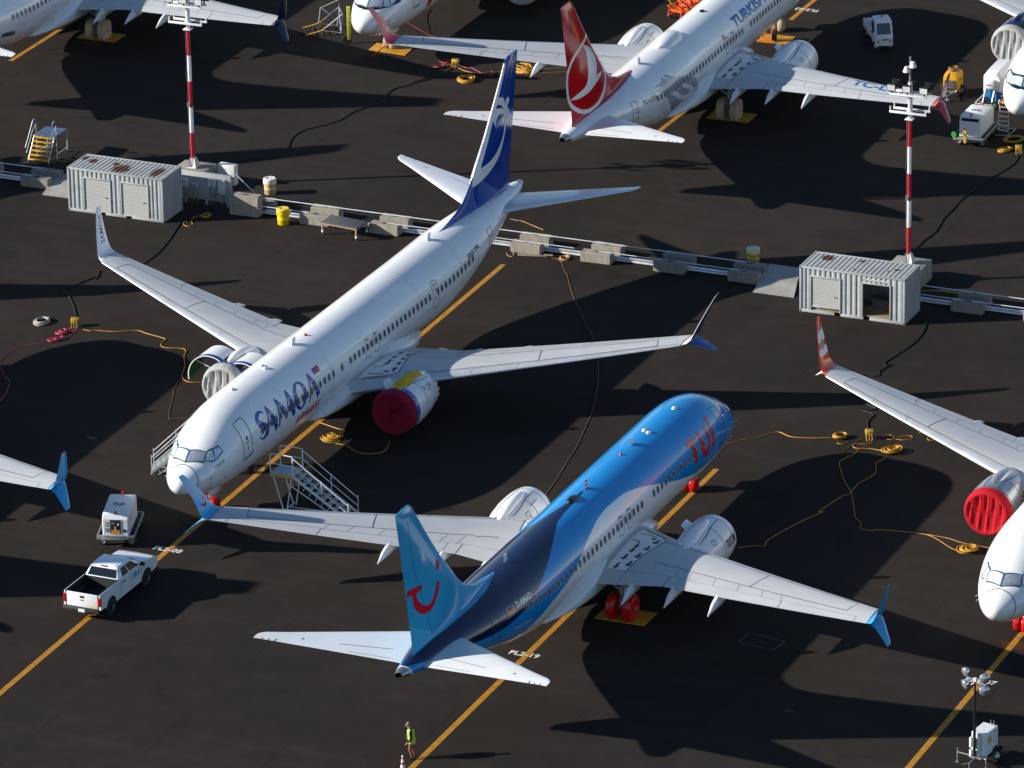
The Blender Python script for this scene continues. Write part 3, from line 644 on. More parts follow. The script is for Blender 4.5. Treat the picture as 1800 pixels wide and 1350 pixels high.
letM = join2d(vstroke([(.13, .98, .05), (.08, .5, .09), (.02, 0, .09)]), vstroke([(.12, 1.0, .08), (.3, .55, .24), (.5, .12, .17)]), vstroke([(.5, .10, .05), (.68, .6, .06), (.82, 1, .05)]), vstroke([(.81, 1, .10), (.88, .5, .23), (.94, 0, .20)]))
letO = curve2d([[(a + .10 * (q - .5), q) for a, q in ell(.5, .5, .48, .5)], [(a + .14 * (q - .5), q) for a, q in ell(.52, .5, .235, .425)]])
for nm, l, x0, x1 in (("S", letS, 5.55, 6.6), ("A", letA, 6.45, 7.62), ("M", letM, 7.76, 9.52), ("O", letO, 9.62, 11.08), ("A2", letA, 11.2, 12.4)):
    decal("lettering", SM(l, x0, x1), fus_map(F, .010), P_LETTER, D['fus'], .2, 4)
text_fus(D, "AIRWAYS", 9.7, 12.55, 102.5, 115.5, -1, P_LRED, .01, "lettering", .3)
text_fus(D, "TOLOA", 1.8, 2.45, 72, 79, -1, M_BLACK, .0, "name_lettering", .2)
text_fus(D, "DQ-TFL", 30.9, 32.5, 66, 76, -1, M_BLACK, .03)
decal("flag", ([(12.27, -52), (12.95, -52), (12.95, -62.5), (12.27, -62.5)], [(0, 1, 2, 3)]), fus_map(F, .010), P_LRED, D['fus'], .2, 4)
decal("flag_canton", ([(12.27, -52), (12.58, -52), (12.58, -57.5), (12.27, -57.5)], [(0, 1, 2, 3)]), fus_map(F, .013), P_LETTER, D['fus'], .2, 4)
decal("tail_flash", band(rng(31.0, 39.9, .2), [(31.0, 0), (32, 3), (35, 10.5), (37.4, 17), (38.6, 18), (39.5, 12), (39.9, 0)], [(31.0, 0), (32, -3), (35, -10.5), (37.4, -17), (38.6, -18), (39.5, -12), (39.9, 0)]), fus_map(F, .008), P_SBLUE, D['fus'], .3, 3)
for sd in (-1, 1):
    fnp = fin_map(sd, D['T'], .009)
    fr = [[(38.48, 10.07), (38.64, 10.32), (38.95, 10.37), (39.24, 10.26), (39.43, 10.02), (39.5, 9.7), (39.41, 9.51), (39.22, 9.64), (39.02, 9.87), (38.73, 10.02)], [(39.52, 9.65), (39.63, 10.0), (39.89, 10.09), (40.12, 9.98), (40.13, 9.76), (39.92, 9.67), (39.66, 9.51)],
          [(39.51, 9.43), (39.02, 9.72), (38.42, 9.89), (37.97, 9.88), (37.87, 9.7), (37.99, 9.23), (38.13, 8.95), (38.3, 9.26), (38.61, 9.46), (39.1, 9.37), (39.5, 9.26)], [(39.56, 9.55), (39.92, 9.52), (40.09, 9.25), (40.04, 8.96), (39.84, 8.85), (39.8, 9.17), (39.6, 9.32)],
          [(39.2, 9.23), (38.94, 9.01), (38.98, 8.74), (39.18, 8.93), (39.54, 9.12), (39.45, 9.28)], [(39.6, 9.23), (39.78, 8.82), (39.72, 8.58), (39.63, 8.83), (39.52, 9.13)],
          [(39.49, 9.75), (39.38, 9.5), (39.45, 9.15), (39.66, 9.15), (39.7, 9.5), (39.6, 9.75)]]
    for q in fr: decal("palm_frond", curve2d([smooth_loop(q, 4)]), fnp, P_WHITE, D['fin'], .3, .3)
    tl = [(39.49, 9.4), (39.54, 9.03), (39.42, 8.64), (39.15, 8.16), (38.77, 7.85), (38.09, 7.5), (36.96, 7.29), (35.2, 7.24), (33.9, 7.2)]; tr = [(39.66, 9.34), (39.69, 8.98), (39.56, 8.59), (39.36, 8.1), (39.08, 7.7), (38.51, 7.2), (37.56, 6.86), (36.31, 6.62), (34.6, 6.36)]
    tl, tr = smooth_loop(tl, 4, False), smooth_loop(tr, 4, False); decal("palm_trunk", join2d(*[([tl[i], tr[i], tr[i + 1], tl[i + 1]], [(0, 1, 2, 3)]) for i in range(len(tl) - 1)]), fnp, P_WHITE, D['fin'], .3, .3)
b = MB()
for z0_, z1_ in ((6.55, 12.0),):
    zz = rng(z0_, z1_, .45); b.loft([[(D['T'] + fin_le(z) - .006 + c_ * (fin_te(z) - fin_le(z)), sg * (5 * .113 * (.2969 * math.sqrt(c_) - .126 * c_ - .3516 * c_ * c_) * (fin_te(z) - fin_le(z)) + .010), z) for sg, c_ in ((1, .075), (1, .05), (1, .03), (1, .012), (1, .003), (0, 0), (-1, .003), (-1, .012), (-1, .03), (-1, .05), (-1, .075))] for z in zz], 0, closed=False)
b.obj("fin_leading_edge", P_SLAT, D['fin'], 60)
v, f = fitbox(curve2d(None, "SAMOA", 1, .01, 1.0, .25), .60, .42); decal("winglet_lettering", ([(.74 - q * 1.0, .16 + a * 1.15) for a, q in v], f), wl_map(1, 1.57), P_LETTER, D['wu1'], .2, .1)
v, f = fitbox(curve2d(None, "TFL", 1, .03), .55, .3); decal("gear_door_lettering", ([(a, q) for a, q in v], f), lambda a, q: ((3.85 + a, -.352, 1.13 + q), (0, -1, 0)), M_BLACK, A.children[-1] if False else [c for c in A.children if c.name.startswith("nose_gear")][0], 9, 9)
# blue printed ring on both engines, tarp over port pylon, raised cowls on starboard engine
NM = D['nmap-1']
decal("cowl_band", ([(.52, a) for a in range(14, 171, 4)] + [(.82, a) for a in range(14, 171, 4)], [(i, i + 1, i + 41, i + 40) for i in range(39)]), lambda a, q: NM(a, -q, .012), P_LETTER, D['eng-1'], .3, 8)
rg = random.Random(3); tk = []
for k in range(60):
    a0 = 16 + k * 2.6
    if rg.random() < .75: x0 = rg.uniform(.54, .68); x1 = x0 + rg.uniform(.05, .13); tk.append(([(x0, a0), (x1, a0), (x1, a0 + rg.uniform(.7, 1.9)), (x0, a0 + 1.2)], [(0, 1, 2, 3)]))
decal("cowl_band_print", join2d(*tk), lambda a, q: NM(a, -q, .016), P_WHITE2, D['eng-1'], 9, 99)
for q in ((1.95, 42), (2.7, 40), (2.75, 92)): decal("cowl_vent", ([(q[0], q[1]), (q[0] + .1, q[1]), (q[0] + .1, q[1] + 13), (q[0], q[1] + 13)], [(0, 1, 2, 3)]), lambda a, r_: NM(a, -r_, .012), M_LINE, D['eng-1'], 9, 4)
b = MB(); rings = []
for s, zt in ((13.55, 2.99), (13.9, 3.03), (14.2, 3.10), (14.7, 3.17), (15.4, 3.165), (15.9, 3.08), (16.2, 2.98)):
    hw = .42 - .1 * max(0, s - 14) / 2; rings.append([(1.57 + s, -4.83 + hw * k, zt - .22 * abs(k) ** 2.2 + .012 * math.sin(9 * s + 5 * k)) for k in (-1, -.8, -.55, -.3, 0, .3, .55, .8, 1)])
b.loft(rings, 0, closed=False); b.obj("pylon_tarp", C_YEL, D['eng-1'], 60)
for sg, ang, nm in ((1, 52, "outboard"), (-1, 40, "inboard")):
    hinge = Vector((0, 4.83 + sg * .36, 1.76 + 1.17)); b = MB(); ro, ri = [], []
    for k in range(19):
        a = R(17 + k * 7.6)
        for lst, r in ((ro, 1.22), (ri, 1.17)):
            q = Vector((0, 4.83 + sg * r * math.sin(a), 1.76 + r * math.cos(a))) - hinge; an = -R(ang) * sg; y2 = q.y * math.cos(an) - q.z * math.sin(an) * -1 if False else q.y * math.cos(an) + q.z * math.sin(an); z2 = -q.y * math.sin(an) + q.z * math.cos(an); lst.append((y2 + hinge.y, z2 + hinge.z))
    ss = (13.72, 14.0, 14.02, 14.9, 15.3)
    for si in range(len(ss) - 1):
        for k in range(18):
            for lst, mi in ((ro, 1 if si == 1 - 1 else 0), (ri, 2)):
                b.add([(1.57 + ss[si], *lst[k]), (1.57 + ss[si + 1], *lst[k]), (1.57 + ss[si + 1], *lst[k + 1]), (1.57 + ss[si], *lst[k + 1])], [(0, 1, 2, 3)], mi)
    for k in range(18):
        for s_ in (ss[0], ss[-1]): b.add([(1.57 + s_, *ro[k]), (1.57 + s_, *ri[k]), (1.57 + s_, *ri[k + 1]), (1.57 + s_, *ro[k + 1])], [(0, 1, 2, 3)], 0)
    b.add([(1.57 + ss[0], *ro[18]), (1.57 + ss[-1], *ro[18]), (1.57 + ss[-1], *ri[18]), (1.57 + ss[0], *ri[18])], [(0, 1, 2, 3)], 0)
    for s_ in (13.95, 14.4, 14.85, 15.2): b.tube([(1.57 + s_, ri[k][0] - sg * .01, ri[k][1]) for k in range(1, 18, 2)], .035, 5, 3)
    b.tube([(1.57 + 14.0, *ri[11]), (1.57 + 14.0, 4.83 + sg * .6, 2.2)], .025, 6, 4); b.tube([(1.57 + 15.1, *ri[9]), (1.57 + 15.1, 4.83 + sg * .5, 2.3)], .025, 6, 4)
    me = b.mesh("raised_fan_cowl", [P_WHITE, P_LETTER, mat("cowl_green_primer", (0.02, 0.11, 0.025), .5, var=.2), mat("cowl_rib_green", (0.01, 0.05, 0.015), .6), P_WHITE2], 40); link("raised_fan_cowl", me, D['eng1'])
NM1 = D['nmap1']
decal("cowl_band", ([(.5, a) for a in range(-80, 81, 4)] + [(.63, a) for a in range(-80, 81, 4)], [(i, i + 1, i + 42, i + 41) for i in range(40)]), lambda a, q: NM1(a, q, .03), P_LETTER, D['eng1'], .3, 8)
SAMOA = D

# --- blue airliner with the red smile on its fin
D = aircraft("airliner", "blue and navy airliner lettered TUI with a red smile on its fin", 10.55, 276.49, 23.94, fin=P_SKY, wl_up=P_SKY, wl_lo=P_SKY, wheelcov=C_VRED, skip=(14.6, 13.9 + .2), lip=M_LIP)
F = D['F']
pb = [(.05, 130), (.6, 120), (2, 116), (5.07, 117), (6.12, 119), (7.37, 116), (9.72, 101), (11.17, 90), (13.32, 70), (15.07, 55), (16.5, 47.5), (18.2, 46), (19.5, 49), (20.3, 54), (21.4, 62), (22.5, 73), (23.6, 86), (25.27, 95), (26.2, 100), (27.4, 111), (28.5, 124), (29.7, 140), (31, 150), (33, 158), (36, 155), (38.45, 150)]
decal("livery_blue", band(rng(.03, .3, .05) + rng(.35, 38.4, .15), [(a, -q) for a, q in pb], pb), fus_map(F, .006), P_BLUE, D['fus'], 9, 4)
nlo = [(18.02, 1.2), (18.15, 3.2), (19.57, 6), (20.67, 7.5), (21.8, 11), (22.7, 19), (23.67, 29), (25.47, 47), (27.17, 64), (27.8, 71), (29.77, 86), (31.1, 94), (32.2, 96), (33.9, 95), (36, 84), (37.3, 70), (38.2, 34), (38.45, 20)]
nup = [(18.02, .8), (18.4, -1), (19.5, -2), (20.7, -8), (22.2, -18), (23.07, -30), (23.8, -37), (25.5, -50), (28, -75), (30, -88), (33.9, -95), (36, -84), (37.3, -70), (38.2, -34), (38.45, -20)]
decal("livery_navy", band(rng(18.02, 38.45, .1), nup, nlo), fus_map(F, .010), P_NAVY, D['fus'], 9, 4)
sk = [(28.4, 0), (28.62, 2), (30.67, 16), (32.37, 20), (34.47, 20), (35.67, 14), (36.7, 8), (37.6, 0)]
decal("livery_sky_blue", band(rng(28.4, 37.6, .15), sk, [(a, -q) for a, q in sk]), fus_map(F, .014), P_SKY, D['fus'], 9, 3)
for sd in (1, -1):
    fnp = fin_map(sd, 0, .009)
    decal("smile_logo", curve2d([smooth_loop([(38.01, 8.12), (37.85, 8.24), (36.74, 8.06), (36.66, 7.89), (36.8, 7.83), (37.16, 7.79), (37.08, 7.52), (36.79, 7.2), (36.39, 6.93), (35.93, 6.86), (35.55, 7.12), (35.26, 7.64), (35.06, 7.58), (35.09, 7.26), (35.3, 6.94), (35.63, 6.61), (36.05, 6.5), (36.46, 6.55), (36.86, 6.72), (37.21, 7.0), (37.44, 7.35), (37.57, 7.84), (37.97, 7.93)], 3)]), fnp, P_LRED, D['fin'], .3, .3)
    decal("smile_logo_dot", curve2d([ell(35.07, 8.40, .20, .24)]), fnp, P_LRED, D['fin'], .3, .3)
    decal("rudder_seam", strip2d([(37.9, 11.6), (37.42, 9.24), (36.7, 7.5), (35.75, 5.2)], .02), fin_map(sd, 0, .012), M_LINE, D['fin'], .3, .3)
def TU(vf, s0, s1, p0, p1): return [(s1 - a * (s1 - s0), p1 - q * (p1 - p0)) for a, q in vf[0]], vf[1]
decal("lettering", TU(join2d(vstroke([(.0, .95, .2), (.95, .95, .2)]), vstroke([(.42, .95, .26), (.46, .5, .26), (.62, .0, .26)])), 7.62, 8.85, 59, 97), fus_map(F, .020), P_LRED, D['fus'], .2, 4)
decal("lettering", TU(join2d(vstroke([(.12, 1.0, .26), (.12, .5, .26), (.18, .2, .27), (.5, .03, .2), (.82, .18, .27), (.88, .5, .26), (.88, 1.0, .26)])), 6.28, 7.4, 55, 97), fus_map(F, .020), P_LRED, D['fus'], .2, 4)
decal("lettering", TU(join2d(vstroke([(.5, 1.0, .8), (.5, .5, .8), (.4, .0, .8)])), 5.62, 6.0, 54, 95), fus_map(F, .020), P_LRED, D['fus'], .2, 4)
decal("lettering", curve2d([ell(5.78, 49.5, .17, 3.6)]), fus_map(F, .020), P_LRED, D['fus'], .2, 4)
text_fus(D, "D-AMAD", 28.1, 29.65, 60, 70.5, 1, P_WHITE2, .04)
text_fus(D, "BOEING 737 MAX 8", 28.25, 30.05, 102.5, 107, 1, P_WHITE2, 0, "type_lettering", .2)
for i, m in enumerate((M_BLACK, P_LRED, mat("flag_gold", (.75, .42, .01), .4))): decal("flag", ([(29.98, 62.5 + 4 * i), (30.5, 62.5 + 4 * i), (30.5, 66.5 + 4 * i), (29.98, 66.5 + 4 * i)], [(0, 1, 2, 3)]), fus_map(F, .020), m, D['fus'], .2, 4)
decal("flag_border", strip2d([(29.95, 62 * ARC), (30.53, 62 * ARC), (30.53, 75 * ARC), (29.95, 75 * ARC)], .03, True) if False else join2d(*[([(a, c), (b_, c), (b_, d), (a, d)], [(0, 1, 2, 3)]) for a, b_, c, d in ((29.94, 30.54, 61.7, 62.4), (29.94, 30.54, 74.6, 75.3), (29.94, 29.97, 62.4, 74.6), (30.51, 30.54, 62.4, 74.6))]), fus_map(F, .021), P_WHITE2, D['fus'], .2, 4)
v, f = fitbox(curve2d(None, "TUI.COM", 1, .02), 2.6, .42); NM = D['nmap1']
decal("cowl_lettering", ([(1.62 - q, 42 + 76 - 30 - a / 2.6 * 60 + 18) for a, q in [(c, d) for c, d in v]], f) if False else ([(1.55 - a * .45, 66 + (.42 - q) / .42 * 20) for a, q in v], f), lambda a, q: NM(a, q, .014), M_BLACK, D['eng1'], .3, 5)
b = MB(); q = F.p(19.2, 0); b.loft([[(q[0] + (.45 * k) * math.cos(a), q[1] + (.22 * k) * math.sin(a), q[2] + h) for a in (2 * math.pi * j / 20 for j in range(20))] for k, h in ((1.1, -.05), (1, .06), (.85, .11), (.5, .13), (.05, .135))], 0); b.obj("antenna_fairing", M_BLACK, D['fus'])
q = F.p(17.62, R(3)); b = MB()
for k in range(5): b.loft([airfoil_ring((17.5 + z * .2, q[1], q[2] - .02 + z), (17.86 + z * .08, q[1], q[2] - .02 + z), (0, 1, 0), .1, 6) for z in (k * .1, k * .1 + .1)], k % 2)
b.obj("striped_antenna_flag", [P_LRED, P_WHITE2], D['fus'])
for sd in (-1, 1):
    decal("winglet_logo", vstroke([(.7, .22, .03), (.6, .16, .06), (.5, .13, .07), (.38, .17, .05), (.34, .24, .03)]), wl_map(sd, 0), P_LRED, D['wu' + str(sd)], .1, .05); decal("winglet_logo_dot", curve2d([ell(.33, .30, .05, .03, 14)]), wl_map(sd, 0), P_LRED, D['wu' + str(sd)], .1, .05)
TUI = D

# --- white airliner with the red fin and bird emblem
D = aircraft("airliner", "white airliner lettered TURKISH with a red fin and white bird emblem", 18.14, 348.47, 22.74, ng=3.75, fin=P_RED, wl_up=P_PINK, wl_lo=P_RED, wheelcov=C_TAN, skip=(14.6, 14.1), lip=paint("nacelle_lip_red", (.30, .01, .03)))
F = D['F']
rd = [(28.3, 0), (28.52, 3), (30.67, 15), (32.17, 19), (33.52, 22), (35, 20), (36.5, 14), (37.6, 0)]
decal("livery_red", band(rng(28.3, 37.6, .15), rd, [(a, -q) for a, q in rd]), fus_map(F, .008), P_RED, D['fus'], 9, 3)
for sd in (1, -1):
    fnp = fin_map(sd, 0, .009)
    decal("emblem_ring", strip2d(smooth_loop([(35.2, 9.8), (35.6, 9.63), (36.56, 9.28), (37.51, 8.85), (38.1, 8.17), (38.18, 7.3), (37.82, 6.35), (36.8, 5.60), (35.67, 5.22), (34.45, 5.2), (33.56, 5.6), (33.05, 6.13), (32.95, 6.7)], 5, False), .24), fnp, P_WHITE, D['fin'], .4, .4)
    decal("emblem_bird", curve2d([smooth_loop([(36.18, 9.29), (35.45, 8.99), (34.72, 8.4), (34.39, 7.85), (34.38, 7.36), (34.55, 7.0)], 4, False)[:-1] + [(34.55, 7.0), (33.42, 6.95)] + smooth_loop([(33.42, 6.95), (34.25, 6.63), (35.53, 6.3), (36.8, 6.3), (37.75, 6.5)], 4, False)[1:] + smooth_loop([(37.7, 6.53), (37.02, 6.6), (36.1, 6.72), (35.69, 7.0), (35.6, 7.74), (35.8, 8.7), (36.19, 9.16)], 4, False)[1:]]), fnp, P_WHITE, D['fin'], .4, .4)
text_fus(D, "TURKISH AIRLINES", 4.9, 15.95, 47, 67.5, 1, P_LETTER, .035, "lettering")
text_fus(D, "TC-LCO", 28.95, 30.75, 71, 81, 1, M_BLACK, .02)
decal("flag", ([(17.7, 61), (18.12, 61), (18.12, 69.5), (17.7, 69.5)], [(0, 1, 2, 3)]), fus_map(F, .01), P_LRED, D['fus'], .2, 4)
decal("flag_crescent", curve2d([ell(17.95, 65.2, .085, 2.6, 20), ell(17.92, 65.2, .062, 2.0, 20)]), fus_map(F, .014), P_WHITE2, D['fus'], .2, 4)
decal("motif", curve2d([smooth_loop([(28.72, 56), (27.9, 58), (27.45, 52), (27.62, 44), (27.1, 55), (26.5, 63), (26.9, 55), (26.87, 48), (26.2, 58), (25.3, 68), (23.82, 82), (22.7, 98), (22.0, 118), (21.9, 134), (22.9, 140), (24.77, 135), (26.2, 122), (26.9, 106), (27.5, 90), (28.0, 76), (28.6, 68), (27.9, 66)], 4)]), fus_map(F, .006), P_GREYM, D['fus'], .3, 4)
decal("motif_stripe", curve2d([smooth_loop([(27.1, 84), (26.1, 98), (25.2, 110), (24.2, 117), (23.5, 116), (23.15, 108), (23.7, 98), (24.6, 88), (25.4, 80), (24.9, 92), (24.2, 100), (23.75, 107), (24.0, 111), (24.9, 105), (25.8, 93), (26.6, 82)], 4)]), fus_map(F, .010), P_WHITE, D['fus'], .3, 4)
b = MB(); rings = []
for s, hw, h in ((20.9, .05, .0), (21.2, .42, .16), (21.6, .62, .30), (22.3, .68, .36), (23.1, .64, .34), (23.8, .5, .22), (24.3, .05, .0)):
    q = F.p(s, 0); rings.append([(s, hw * math.cos(a), q[2] - .12 + (h + .12) * math.sin(a)) for a in (math.pi * j / 16 for j in range(17))])
b.loft(rings, 0, closed=False); b.obj("satellite_radome", P_WHITE, D['fus'], 60)
b = MB(); q = F.p(16.9, 0); b.loft([[(q[0] + (.2 * k) * math.cos(a), q[1] + (.14 * k) * math.sin(a), q[2] + h) for a in (2 * math.pi * j / 20 for j in range(20))] for k, h in ((1.1, -.05), (1, .05), (.7, .08), (.05, .09))], 0); b.obj("antenna_fairing", M_BLACK, D['fus'])
v, f = fitbox(curve2d(None, "TC-LCO", 1, .02), 4.3, .95); wm = wing_map(1, 0, .012)
decal("wing_lettering", ([(19.75 + (a) * .47 + (.95 - q), 10.6 + a) for a, q in v], f), wm, P_LETTER, D['wing1'], .3, .3)
for sd in (-1, 1):
    decal("winglet_emblem", strip2d([(a, q) for a, q in ell(.42, .34, .26, .17, 30)], .022, True), wl_map(sd, 0), P_WHITE, D['wu' + str(sd)], .1, .05)
    decal("winglet_bird", curve2d([[(.62, .46), (.46, .42), (.40, .36), (.40, .30), (.22, .30), (.42, .24), (.6, .21), (.5, .28), (.5, .36)]]), wl_map(sd, 0), P_WHITE, D['wu' + str(sd)], .1, .05)

# --- partly visible neighbours
D = aircraft("airliner", "white airliner marked N984BA with navy winglet at the upper left corner", -19.56, 365.53, 23.7, wl_up=P_NAVY, wl_lo=P_NAVY, wheelcov=C_TAN, wsides=(1,))
text_fus(D, "N984BA", 28.35, 29.95, 110, 122, 1, M_BLACK, .03)
decal("winglet_dot", curve2d([ell(.5, .3, .16, .1, 20)]), wl_map(1, 0), mat("flag_gold", (.75, .42, .01), .4), D['wu1'], .1, .05)
aircraft("airliner", "airliner at the left edge showing one wing with sky blue winglet", -28.16, 294.21, 23.7, fin=P_SKY, wl_up=P_SKY, wl_lo=P_SKY, wheelcov=C_VRED, win=False, doors=False)
D = aircraft("airliner", "white airliner at the right edge with orange winglet and red engine cover", 22.03, 250.75, 203.8, fin=P_ORANGE, wl_up=P_ORANGE, wl_lo=P_WHITE, covR=C_RED, covL=C_RED, wheelcov=C_VRED, nac=mat("nacelle_bare", (.45, .46, .47), .25, metal=.7, var=.1), wsides=())
for lp, m in ((ell(.55, .30, .75, .10, 30), P_WHITE), (ell(.5, .64, .8, .13, 30), P_WHITE), (ell(.40, .47, .22, .115, 30), P_GREYM), (ell(.62, .8, .8, .035, 20), P_GREYM)):
    decal("winglet_marking", curve2d([[(min(.97, max(.03, a)), q) for a, q in lp]]), wl_map(1, 0, .009 + .003 * random.random()), m, D['wu1'], .15, .06)
D = aircraft("airliner", "white nosed airliner with navy cockpit mask at the upper right corner", 29.18, 322.09, 203.8, nac=P_NAVY, covR=C_GREY, wheelcov=C_TAN, wsides=(1,))
def mask(D, pts): decal("cockpit_mask", curve2d([smooth_loop(pts + [(a, -q) for a, q in reversed(pts)], 4)]), fus_map(D['F'], .008), P_NAVY, D['fus'], .1, 4)
mask(D, [(1.0, 3), (1.05, 18), (1.28, 36), (1.7, 54), (2.3, 66), (2.75, 68), (2.8, 52), (2.4, 42), (2.05, 30), (1.85, 10)])
D = aircraft("airliner", "white nosed airliner with navy cockpit mask at the top edge", -8.78, 339.1, 203.8, covL=C_GREY, covR=C_GREY, wheelcov=C_TAN, wsides=(-1,))
mask(D, [(.98, 3), (1.07, 18), (1.3, 38), (1.72, 55), (2.35, 66), (2.85, 69), (2.85, 52), (2.4, 42), (2.05, 30), (1.85, 10)])
decal("lettering", curve2d([[(6.15, -106), (7.2, -106), (6.9, -126), (6.35, -126)]]), fus_map(D['F'], .008), P_LRED, D['fus'], .2, 4)
aircraft("airliner", "airliner off the left edge whose wing and fin shadows reach the apron", -56.87, 285.42, 203.8, 1.57, 1.07, win=False, full=False, doors=False)
# ------------------------------------------------------------------ ground
def asphalt():
    m = bpy.data.materials.new("asphalt"); m.use_nodes = True; n = m.node_tree.nodes; l = m.node_tree.links; b = n["Principled BSDF"]
    b.inputs["Roughness"].default_value = .93; b.inputs["Specular IOR Level"].default_value = .12
    tc = n.new("ShaderNodeTexCoord"); mp = n.new("ShaderNodeMapping"); mp.inputs["Rotation"].default_value = (0, 0, R(23.75)); l.new(tc.outputs["Object"], mp.inputs[0])
    def noise(sc, det=5, rough=.55, st=(1, 1, 1)):
        m2 = n.new("ShaderNodeMapping"); m2.inputs["Scale"].default_value = st; l.new(mp.outputs[0], m2.inputs[0]); q = n.new("ShaderNodeTexNoise"); q.inputs["Scale"].default_value = sc; q.inputs["Detail"].default_value = det; q.inputs["Roughness"].default_value = rough; l.new(m2.outputs[0], q.inputs["Vector"]); return q.outputs[0]
    def mr(x, a, c, d, e): q = n.new("ShaderNodeMapRange"); q.inputs[1].default_value = a; q.inputs[2].default_value = c; q.inputs[3].default_value = d; q.inputs[4].default_value = e; l.new(x, q.inputs[0]); return q.outputs[0]
    def mth(op, x, y): q = n.new("ShaderNodeMath"); q.operation = op; (l.new(x, q.inputs[0]) if not isinstance(x, float) else setattr(q.inputs[0], "default_value", x)); (l.new(y, q.inputs[1]) if not isinstance(y, float) else setattr(q.inputs[1], "default_value", y)); return q.outputs[0]
    f = mr(noise(.06, 6), .3, .7, .8, 1.2)
    f = mth('MULTIPLY', f, mr(noise(.55, 7, .65), .3, .7, .84, 1.16)); f = mth('MULTIPLY', f, mr(noise(9, 3, .7), .25, .75, .86, 1.14)); f = mth('MULTIPLY', f, mr(noise(38, 2, .8), .3, .7, .9, 1.1))
    f = mth('MULTIPLY', f, mr(noise(.9, 8, .6, (.12, 1, 1)), .5, .72, 1.0, 1.2))        # sweeping streaks
    f = mth('MULTIPLY', f, mr(noise(.33, 5, .55), .62, .74, 1.0, .7))                        # damp/oil patches
    sp = n.new("ShaderNodeSeparateXYZ"); l.new(mp.outputs[0], sp.inputs[0]); wob = mr(noise(.4, 3), 0., 1., -.25, .25)
    def seam(ax, per, off, w, amt):
        q = mth('ADD', sp.outputs[ax], wob if ax == 0 else wob); q = mth('ADD', q, off); q = mth('DIVIDE', q, per); q = mth('FRACT', q, 0.0); q = mth('SUBTRACT', q, .5); q = mth('ABSOLUTE', q, 0.0); q = mth('SUBTRACT', .5, q) if False else q
        return mr(q, .5 - w / per, .5, 1.0, amt)
    brk = mr(noise(.15, 3), .35, .6, 0., 1.)
    s1 = seam(0, 5.6, 1.3, .07, .62); s2 = seam(1, 21.0, 4.0, .08, .7)
    def blend(s): q = mth('SUBTRACT', s, 1.0); q = mth('MULTIPLY', q, brk); return mth('ADD', q, 1.0)
    f = mth('MULTIPLY', f, blend(s1)); f = mth('MULTIPLY', f, blend(s2))
    cm = n.new("ShaderNodeMix"); cm.data_type = 'RGBA'; l.new(mr(noise(.11, 5), .35, .68, 0, 1), cm.inputs[0]); cm.inputs[6].default_value = (.0228, .0186, .0155, 1); cm.inputs[7].default_value = (.0262, .0203, .0160, 1)
    vm = n.new("ShaderNodeVectorMath"); vm.operation = 'SCALE'; l.new(cm.outputs[2], vm.inputs[0]); l.new(f, vm.inputs["Scale"]); l.new(vm.outputs[0], b.inputs["Base Color"])
    bp = n.new("ShaderNodeBump"); bp.inputs["Strength"].default_value = .5; bp.inputs["Distance"].default_value = .01; l.new(noise(30, 4, .7), bp.inputs["Height"]); l.new(bp.outputs[0], b.inputs["Normal"])
    return m
b = MB(); b.add([(-2500, -1500, 0), (2500, -1500, 0), (2500, 3500, 0), (-2500, 3500, 0)], [(0, 1, 2, 3)]); tag(b.obj("ground", asphalt(), None, 0), "dark worn asphalt apron", kind="structure")
def wornpaint(name, col, amt=.5):
    m = mat(name, col, .7, var=.16, vscale=4, spec=.2); n = m.node_tree.nodes; l = m.node_tree.links; b = n["Principled BSDF"]
    src = b.inputs["Base Color"].links[0].from_socket; tc = n.new("ShaderNodeTexCoord"); q = n.new("ShaderNodeTexNoise"); q.inputs["Scale"].default_value = 2.6; q.inputs["Detail"].default_value = 9; q.inputs["Roughness"].default_value = .72; l.new(tc.outputs["Object"], q.inputs["Vector"])
    r = n.new("ShaderNodeMapRange"); r.inputs[1].default_value = .52; r.inputs[2].default_value = .66; r.inputs[4].default_value = amt; l.new(q.outputs[0], r.inputs[0]); mx = n.new("ShaderNodeMix"); mx.data_type = 'RGBA'; l.new(r.outputs[0], mx.inputs[0]); l.new(src, mx.inputs[6]); mx.inputs[7].default_value = (.03, .026, .022, 1); l.new(mx.outputs[2], b.inputs["Base Color"]); return m
M_YLINE = wornpaint("line_paint_yellow", (.42, .195, .02)); M_YOLD = wornpaint("line_paint_old_yellow", (.40, .19, .025), .85); M_WPAINT = wornpaint("stand_paint_white", (.62, .60, .56), .45)
M_PATCH = mat("line_black_backing", (.012, .011, .011), .9, spec=.1)
def ground_strip(name, p0, p1, w, m, label, z=.004, gaps=()):
    a, c = Vector(p0), Vector(p1); t = (c - a).normalized(); nn = Vector((-t.y, t.x)) * w / 2; b = MB(); L = (c - a).length; k = int(L / 1.5) + 1
    vs = []; 
    for i in range(k + 1): q = a.lerp(c, i / k); vs += [(q.x + nn.x, q.y + nn.y, z), (q.x - nn.x, q.y - nn.y, z)]
    b.add(vs, [(2 * i, 2 * i + 1, 2 * i + 3, 2 * i + 2) for i in range(k)]); return tag(b.obj(name, m, None, 0), label, kind="structure")
